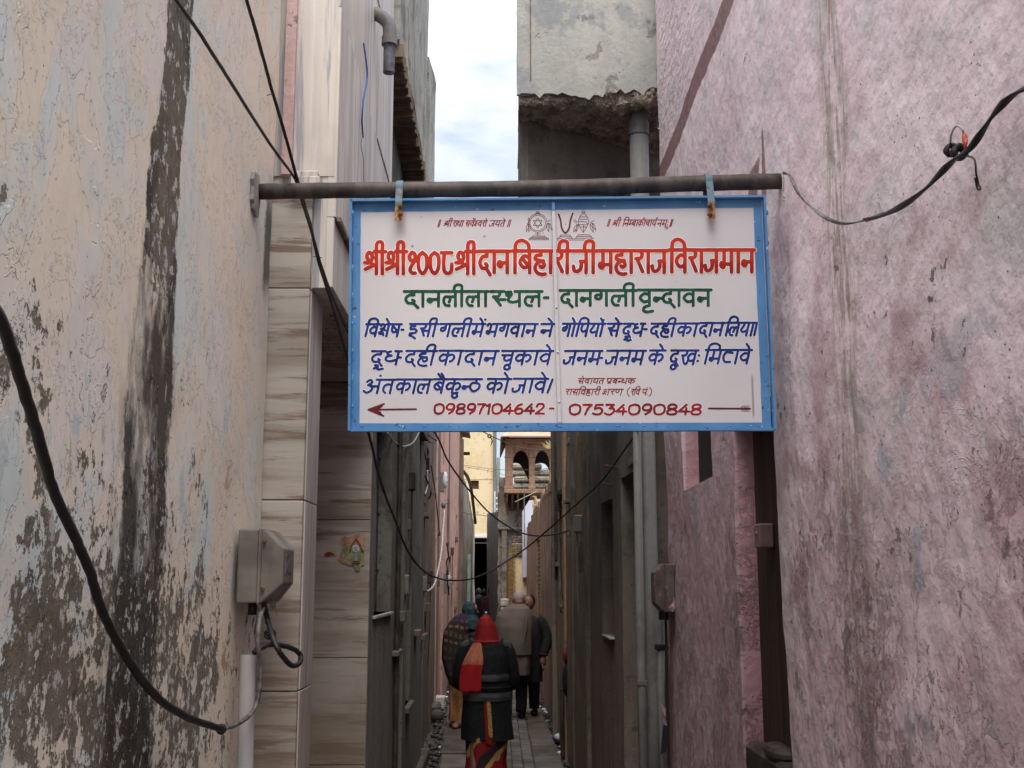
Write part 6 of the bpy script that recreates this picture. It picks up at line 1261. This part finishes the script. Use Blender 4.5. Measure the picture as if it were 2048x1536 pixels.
def limb(name, pts, rs, mat, parent, n=14): 
    P = cat(pts, 5); t = []
    for i in range(len(P)):
        f = i / (len(P) - 1) * (len(rs) - 1); k = min(int(f), len(rs) - 2); t.append((rs[k] + (rs[k+1] - rs[k]) * (f - k)) * (1 + .04 * math.sin(i * 2.1)))
    b = MB(); b.tube(P, t, n); return b.build(name, mat, parent, True)
def ribbon(name, rows, mat, parent, t=.012):
    """draped cloth: rows of points across, top to bottom"""
    m = len(rows[0]); vs = [p for r in rows for p in r]; k = len(vs); vs = vs + [Vector(p) + Vector((0, t, 0)) for p in vs]
    fs = [(i*m+j, (i+1)*m+j, (i+1)*m+j+1, i*m+j+1) for i in range(len(rows)-1) for j in range(m-1)]; fs += [tuple(reversed([q + k for q in f])) for f in fs]
    o = mesh(name, vs, fs, mat, parent, True); s = o.modifiers.new('sub', 'SUBSURF'); s.levels = 1; s.render_levels = 1; return o
def hand(parent, w, d, side, name='hand', sc=1.0, mat=None):
    """palm and five curled fingers; w wrist point, d pointing direction (mostly down)"""
    w = Vector(w); d = Vector(d).normalized(); sx = Vector((0, 1, 0)); sx = (sx - d * sx.dot(d)).normalized(); nr = d.cross(sx) * side; b = MB()
    b.tube([w - d * .03, w, w + d * .03 * sc, w + d * .085 * sc, w + d * .095 * sc], [.024 * sc, .024 * sc, .033 * sc, .036 * sc, .02 * sc], 10)
    for k, L in enumerate((.062, .074, .068, .052)):
        o0 = w + d * .082 * sc + sx * ((k - 1.5) * .019 * sc); b.tube([o0, o0 + d * L * .45 * sc, o0 + d * L * .8 * sc + nr * .012, o0 + d * L * sc + nr * .028], [.0085, .008, .0075, .006], 7)
    o0 = w + d * .03 * sc + sx * .03 * sc; b.tube([o0, o0 + d * .03 * sc + sx * .02, o0 + d * .06 * sc + sx * .022 + nr * .012], [.011, .010, .008], 7)
    return b.build(name, mat or M['skin'], parent, True)
def base_body(e, x, y, H, lean=0, bend=0, stride=.12, armL=None, armR=None, w=1.0, turn=0, mat=None, headfwd=.03):
    hz = H * .93; hip = H * .50; sh = H * .81; P = lambda dx, dy, z: (x + dx, y + dy, z)
    N = {'pelvis': (P(0, 0, hip), (.13 * w, .10)), 'waist': (P(lean * .4, bend * .4, H * .62), (.115 * w, .085)), 'chest': (P(lean * .8, bend * .8, H * .73), (.14 * w, .10)), 'neck': (P(lean, bend, H * .835), (.05, .05)), 'nk2': (P(lean + headfwd * turn, bend + headfwd, H * .875), (.048, .048)),
         'head': (P(lean + headfwd * turn, bend + headfwd * 1.4, hz - .015), (.072, .085)), 'crown': (P(lean + headfwd * turn, bend + headfwd * 1.3, H * .97), (.055, .07))}
    E = [('pelvis', 'waist'), ('waist', 'chest'), ('chest', 'neck'), ('neck', 'nk2'), ('nk2', 'head'), ('head', 'crown')]
    for s, q, arm in ((-1, 'l', armL), (1, 'r', armR)):
        st = stride * s
        N['hp' + q] = (P(.085 * s, 0, hip - .06), (.085, .085)); N['kn' + q] = (P(.09 * s, st * .6 + .03, H * .27), .055); N['an' + q] = (P(.09 * s, st, .075), .036); N['to' + q] = (P(.10 * s, st + .15, .03), (.03, .04))
        E += [('pelvis', 'hp' + q), ('hp' + q, 'kn' + q), ('kn' + q, 'an' + q), ('an' + q, 'to' + q)]
        a = arm or [(.20 * s, 0, sh - .02), (.25 * s, .02, H * .63), (.25 * s, .10, H * .47)]
        N['sh' + q] = (P(a[0][0] + lean, a[0][1] + bend, a[0][2]), .052); N['el' + q] = (P(*a[1]), .038); N['wr' + q] = (P(*a[2]), .026); E += [('chest', 'sh' + q), ('sh' + q, 'el' + q), ('el' + q, 'wr' + q)]
    return skin('body', N, E, mat or M['skin'], e)
def face(e, c, d, r=.075, mat=None):
    """nose, eyes, brow, mouth and ears around head centre c looking along d"""
    c = Vector(c); d = Vector(d).normalized(); s = d.cross(Vector((0, 0, 1))).normalized(); f = c + d * r
    b = MB(); b.tube([f + Vector((0, 0, .018)), f + d * .018 + Vector((0, 0, -.012)), f + Vector((0, 0, -.018))], [.006, .012, .008], 7); b.build('nose', mat or M['skin'], e, True)
    b = MB()
    for q in (-1, 1): b.sphere(f + s * .028 * q - d * .008 + Vector((0, 0, .015)), (.010, .010, .006), 8, 5)
    b.build('eyes', M['hair'], e, True); b = MB(); b.tube([f - s * .022 + Vector((0, 0, -.042)) - d * .006, f + d * .002 + Vector((0, 0, -.04)), f + s * .022 + Vector((0, 0, -.042)) - d * .006], .006, 6); b.build('mouth', M['face'], e, True)
def ears(e, c, r=.078, mat=None):
    for s in (-1, 1):
        b = MB(); b.sphere((c[0] + s * r, c[1], c[2]), (.010, .018, .032), 8, 7); b.build('ear', mat or M['skin'], e, True)
# --- woman in red headscarf, nearest, seen from behind
Y = 10.3; X = atY(972, 1300, Y).x; wz = lambda v, Y=10.3: atY(972, v, Y).z
e = empty('person', (X, Y, 0), 'woman in red headscarf, black jacket and red gold saree, nearest the camera', 'person')
H = 1.49
base_body(e, X, Y, H, bend=.02, stride=.14, armL=[(-.19, 0, 1.19), (-.25, .05, .95), (-.17, .22, .86)], armR=[(.19, 0, 1.19), (.25, .05, .95), (.17, .22, .86)])
loft('saree_skirt', [(X, Y, .02, .20, .18), (X, Y, .25, .165, .15), (X + .01, Y, .5, .185, .15), (X, Y, .85, .18, .14)], M['saree'], e, fold=.07, k=9, seed=2, cap=(True, True))
loft('jacket', [(X + .01, Y, .43, .225, .155), (X, Y, .60, .218, .155), (X, Y, .80, .200, .15), (X, Y, 1.0, .190, .145), (X, Y, 1.14, .195, .135), (X, Y + .01, 1.235, .165, .115), (X, Y + .015, 1.29, .09, .085)], M['black'], e, fold=.055, k=5, seed=5)
for z, h in ((.795, .035), (.955, .028), (.87, .012)):
    rx = .203 if z < .9 else .194
    loft('knit_band', [(X, Y, z - h, rx + .004, .162), (X, Y, z, rx + .008, .166), (X, Y, z + h, rx + .004, .160)], M['greyknit'] if h > .02 else M['black'], e, fold=.055, k=5, seed=5, cap=(False, False))
for s in (-1, 1):
    limb('sleeve', [(X + .11 * s, Y, 1.245), (X + .185 * s, Y, 1.185), (X + .225 * s, Y + .01, 1.04), (X + .235 * s, Y + .05, .90), (X + .16 * s, Y + .18, .85)], [.05, .062, .060, .055, .045], M['black'], e)
    limb('sleeve_band', [(X + .11 * s, Y - .010, 1.262), (X + .178 * s, Y - .012, 1.212), (X + .215 * s, Y - .006, 1.11)], [.028, .048, .040], M['greyknit'], e)
    limb('sleeve_cuff', [(X + .233 * s, Y + .03, .965), (X + .236 * s, Y + .05, .925)], [.061, .060], M['greyknit'], e)
loft('headscarf', [(X + .005, Y + .01, 1.235, .130, .115), (X + .005, Y + .02, 1.27, .112, .11), (X, Y + .03, 1.33, .098, .112), (X - .002, Y + .035, 1.40, .082, .105), (X - .004, Y + .03, 1.455, .052, .07), (X - .004, Y + .025, 1.488, .012, .016)], M['red'], e, fold=.03, k=6, seed=8)
loft('scarf_fold', [(X + .005, Y + .005, 1.235, .122, .112), (X + .005, Y + .005, 1.255, .128, .120), (X + .005, Y + .01, 1.27, .116, .112)], M['red'], e, fold=.05, k=7, seed=9, cap=(False, False))
rows = []
for i in range(12):
    t = i / 11; z = 1.25 - t * .40; cx = X - .075 - .055 * min(1, t * 1.5) ; w = .035 + .050 * min(1, t * 2.5) + .01 * t
    rows.append([Vector((cx + (j / 6 - .5) * 2 * w, Y - .135 - .035 * min(1, t * 3) - .012 * math.sin(j * 1.9 + t * 2), z + (.012 * math.sin(j * 2.3) if i > 9 else 0))) for j in range(7)])
ribbon('scarf_tail', rows, M['pallu'], e)
b = MB()
for k in range(22): x0 = X - .205 + k * .0078; b.tube([(x0, Y - .165, .858), (x0 + .002, Y - .166, .825 + .012 * math.sin(k * 1.7))], .0018, 4)
b.build('scarf_fringe', M['red'], e)
rows = [[Vector((X + .005 - .02 + t * .02 + j * .03, Y - .172, .76 - t * .35)) for j in range(3)] for t in (0, .2, .4, .6, .8, 1)]; ribbon('red_saree_end', rows, M['red'], e, .006)
rows = [[Vector((X + .008 + t * .022 + j * .017, Y - .182, .765 - t * .30)) for j in range(3)] for t in (0, .2, .4, .6, .8, 1)]; ribbon('gold_border', rows, M['gold'], e, .004)
b = MB(); b.sphere((X - .002, Y + .02, 1.50), (.012, .012, .012)); b.build('hair_clip', plain('pale_blue_bead', (.35, .55, .65), .3), e)
# --- bald man in brown shawl
Y = 15.5; X = atY(1028, 1300, Y).x; HX = atY(1038, 1200, Y).x
e = empty('person', (X, Y, 0), 'stooping bald man in a brown wool shawl and black trousers, walking away on the right', 'person')
base_body(e, X, Y, 1.62, lean=HX - X, bend=.09, stride=.20, headfwd=.05, armL=[(-.15, 0, 1.30), (-.17, .04, 1.05), (-.08, .16, 1.0)], armR=[(.12, 0, 1.30), (.15, .04, 1.05), (.08, .16, 1.0)])
loft('shawl', [(X - .01, Y, .84, .235, .17), (X - .01, Y, 1.0, .245, .18), (X, Y + .01, 1.2, .25, .18), (X + .01, Y + .03, 1.34, .235, .165), (X + .03, Y + .05, 1.43, .18, .145), (HX - .005, Y + .085, 1.49, .085, .09)], M['shawl'], e, fold=.05, k=6, seed=14)
b = MB()
for k in range(5):   # heavy diagonal folds down the back
    x0 = X - .12 + k * .055; b.tube(cat([(HX - .03 + k * .012, Y - .02, 1.455), (x0 + .06, Y - .10, 1.36), (x0 + .06, Y - .150, 1.2), (x0 + .02, Y - .158, 1.0), (x0, Y - .154, .86)], 6), [.006 + .006 * math.sin(PI * q / 24) for q in range(25)], 7)
b.build('shawl_folds', M['shawl'], e, True)
loft('kurta', [(X - .005, Y, .58, .215, .15), (X, Y, .72, .215, .155), (X, Y, .90, .20, .15)], M['kurta'], e, fold=.05, k=7, seed=15)
for s, st in ((-1, -.20), (1, .20)):
    limb('trouser_leg', [(X + .09 * s, Y, .74), (X + .10 * s, Y + st * .55 + .03, .42), (X + .095 * s, Y + st, .09)], [.115, .085, .068], M['blackcloth'], e)
    b = MB(); b.sphere((X + .10 * s, Y + st + .07, .04), (.052, .135, .045), 12, 8); b.build('shoe', M['black'], e, True)
hc = Vector((HX + .0, Y + .16, 1.565)); b = MB(); b.sphere(hc, (.080, .096, .100), 16, 12); b.build('cropped_hair', M['greyhair'], e, True); ears(e, (hc.x, hc.y + .01, hc.z - .03), .080)
b = MB(); b.tube([(HX, Y + .10, 1.47), (HX, Y + .13, 1.54)], [.06, .062], 12); b.build('neck', M['skin'], e, True)
# --- man in black beside him, face turned
Y = 16.0; X = atY(1066, 1300, Y).x
e = empty('person', (X, Y, 0), 'dark haired man in black kurta half hidden behind the man in brown shawl', 'person')
aR = [(.16, -.04, 1.24), (.195, -.05, 1.0), (.14, -.10, .78)]
base_body(e, X - .06, Y, 1.60, lean=-.03, bend=.0, stride=.1, armR=[(.20, -.04, 1.26), (.255, -.06, 1.02), (.20, -.10, .78)])
loft('kurta', [(X - .07, Y, .45, .19, .15), (X - .07, Y, .8, .19, .15), (X - .06, Y, 1.1, .195, .15), (X - .06, Y, 1.25, .19, .13), (X - .07, Y, 1.33, .08, .08)], M['blackcloth'], e, fold=.04, k=6, seed=19)
limb('sleeve', [(X + .06, Y - .03, 1.285), (X + .125, Y - .04, 1.22), (X + .19, Y - .06, 1.04), (X + .185, Y - .075, .95), (X + .14, Y - .10, .82)], [.065, .078, .070, .068, .058], M['blackcloth'], e)
limb('cuff', [(X + .143, Y - .10, .835), (X + .138, Y - .10, .80)], [.060, .058], M['maroonc'], e); hand(e, (X + .135, Y - .105, .79), (-.1, -.05, -1), 1, sc=1.25)
for s in (-1, 1): limb('trouser_leg', [(X - .07 + .08 * s, Y, .6), (X - .07 + .085 * s, Y + .05 * s, .1)], [.09, .065], M['blackcloth'], e); b = MB(); b.sphere((X - .07 + .085 * s, Y + .05 * s + .06, .035), (.05, .13, .04)); b.build('shoe', M['black'], e, True)
hc = Vector((atY(1057, 1206, Y).x, Y + .0, atY(1057, 1206, Y).z)); b = MB(); b.sphere(hc, (.078, .092, .108), 16, 12); b.build('head', M['skin'], e, True); face(e, hc, (-.25, -1, 0), .086)
b = MB(); b.sphere(hc + Vector((.012, .025, .028)), (.084, .092, .098), 16, 12); b.build('hair', M['hair'], e, True)
b = MB(); b.sphere(hc + Vector((-.01, -.048, -.075)), (.048, .04, .042), 12, 8); b.build('beard', M['hair'], e, True)
# --- woman at left with dark scarf and patterned shawl
Y = 14.7; X = atY(918, 1300, Y).x; HX = atY(939, 1215, Y).x
e = empty('person', (X, Y, 0), 'woman in dark teal headscarf and patterned brown shawl over mustard saree, walking on the left', 'person')
base_body(e, X + .02, Y, 1.53, lean=HX - X - .02, bend=.04, stride=.12, armL=[(-.14, 0, 1.2), (-.16, .03, 1.0), (-.05, .15, .95)], armR=[(.10, 0, 1.2), (.14, -.03, .98), (.17, -.08, .90)])
loft('shawl', [(X + .02, Y, .50, .12, .14), (X + .0, Y, .64, .17, .15), (X - .03, Y, .84, .195, .155), (X - .035, Y, 1.02, .185, .15), (X - .015, Y, 1.16, .19, .145), (X + .03, Y + .01, 1.28, .17, .135), (X + .06, Y + .02, 1.35, .13, .11), (HX - .01, Y + .03, 1.40, .08, .08)], M['pshawl'], e, fold=.11, k=5, seed=22)
loft('saree_skirt', [(X + .04, Y, .10, .165, .20), (X + .05, Y, .3, .155, .16), (X + .05, Y, .62, .17, .14)], M['mustard'], e, fold=.07, k=7, seed=23)
loft('headscarf', [(HX + .02, Y - .0, 1.20, .13, .12), (HX + .01, Y + .0, 1.30, .11, .115), (HX, Y + .02, 1.37, .088, .10), (HX, Y + .03, 1.44, .096, .11), (HX + .002, Y + .03, 1.50, .075, .09), (HX + .004, Y + .03, 1.535, .03, .04)], M['teal_scarf'], e, fold=.04, k=6, seed=24)
b = MB(); b.sphere((HX + .078, Y - .01, 1.452), (.022, .05, .045)); b.sphere((HX + .10, Y + .03, 1.40), (.014, .02, .02)); b.build('cheek', M['skin'], e, True)
limb('sleeve', [(X + .17, Y - .08, 1.15), (X + .215, Y - .12, .95), (X + .24, Y - .10, .86)], [.05, .05, .035], M['navy'], e); hand(e, (X + .235, Y - .12, .86), (-.5, -.2, -.5), -1, sc=1.0)
for s, st in ((-1, -.18), (1, .16)):
    b = MB(); b.sphere((X + .04 + .07 * s, Y + st, .045), (.045, .115, .04), 12, 8); b.build('foot', M['skin'], e, True); b = MB(); b.cbox((X + .04 + .07 * s - .045, Y + st - .12, .0), (X + .04 + .07 * s + .045, Y + st + .12, .018), .006); b.build('sandal', M['greyknit'], e)
# --- three distant people in the passage
for u, Y, H, mt, lb, hr in ((957, 38.6, 1.62, 'navy', 'distant figure in dark navy clothes, leftmost of three in the dark passage', 'hair'), (968, 37.0, 1.60, 'black', 'distant figure in black, middle of three in the dark passage', 'hair'), (981, 36.2, 1.66, 'maroonc', 'distant figure in dark maroon, rightmost of three in the dark passage', 'hair')):
    X = atY(u, 1200, Y).x; e = empty('person', (X, Y, 0), lb, 'person', 'people far down the lane'); base_body(e, X, Y, H)
    loft('coat', [(X, Y, .35, .21, .15), (X, Y, .9, .22, .16), (X, Y, 1.15, .23, .16), (X, Y, H * .81, .2, .13), (X, Y, H * .86, .07, .07)], M[mt], e, fold=.05, seed=int(u))
    b = MB(); b.sphere((X, Y + .01, H * .935), (.085, .1, .115)); b.build('hair', M['hair'], e, True)
    for s in (-1, 1): limb('sleeve', [(X + .17 * s, Y, H * .8), (X + .24 * s, Y, H * .63), (X + .2 * s, Y - .02, H * .5)], [.06, .055, .045], M[mt], e); limb('trouser_leg', [(X + .08 * s, Y, .5), (X + .085 * s, Y, .05)], [.075, .06], M['black'], e)
# ------------------------------------------------------------------ MONKEY on the broken wall
p = atY(1073, 1019, 20.6); X, Y, Z = p
e = empty('sitting_monkey', p, 'small tan monkey sitting on the crumbling top of the tan wall below the balcony', 'monkey')
s = 1.0
Nn = {'pelvis': ((X, Y, Z + .05), (.062, .062)), 'belly': ((X - .002, Y - .004, Z + .10), (.058, .062)), 'chest': ((X - .012, Y - .012, Z + .155), (.044, .046)), 'neck': ((X - .022, Y - .02, Z + .19), .026), 'head': ((X - .034, Y - .03, Z + .222), (.036, .034)), 'crown': ((X - .036, Y - .026, Z + .240), .026), 'muz': ((X - .052, Y - .058, Z + .210), .016),
  'hl': ((X - .045, Y - .04, Z + .055), .032), 'kl': ((X - .06, Y - .09, Z + .085), .022), 'fl': ((X - .055, Y - .10, Z + .012), .014), 'tl': ((X - .06, Y - .135, Z + .008), .012), 'hr': ((X + .04, Y - .04, Z + .055), .032), 'kr': ((X + .03, Y - .09, Z + .085), .022), 'fr': ((X + .02, Y - .10, Z + .012), .014), 'tr': ((X + .015, Y - .135, Z + .008), .012),
  'sl': ((X - .045, Y - .02, Z + .15), .020), 'el': ((X - .062, Y - .06, Z + .10), .015), 'wl': ((X - .055, Y - .095, Z + .075), .011), 'sr': ((X + .025, Y - .03, Z + .15), .020), 'er': ((X + .035, Y - .07, Z + .10), .015), 'wr': ((X + .02, Y - .10, Z + .085), .011),
  't1': ((X + .045, Y + .02, Z + .02), .013), 't2': ((X + .09, Y + .03, Z - .0), .011), 't3': ((X + .13, Y + .02, Z - .05), .009)}
skin('body', Nn, [('pelvis', 'belly'), ('belly', 'chest'), ('chest', 'neck'), ('neck', 'head'), ('head', 'crown'), ('head', 'muz'), ('pelvis', 'hl'), ('hl', 'kl'), ('kl', 'fl'), ('fl', 'tl'), ('pelvis', 'hr'), ('hr', 'kr'), ('kr', 'fr'), ('fr', 'tr'), ('chest', 'sl'), ('sl', 'el'), ('el', 'wl'), ('chest', 'sr'), ('sr', 'er'), ('er', 'wr'), ('pelvis', 't1'), ('t1', 't2'), ('t2', 't3')], M['fur'], e, 2)
b = MB(); b.sphere((X - .050, Y - .050, Z + .218), (.024, .020, .024)); b.build('face', M['face'], e, True)
for q in (-1, 1): b = MB(); b.sphere((X - .034 + q * .036, Y - .026, Z + .225), (.006, .010, .012)); b.build('ear', M['face'], e, True)
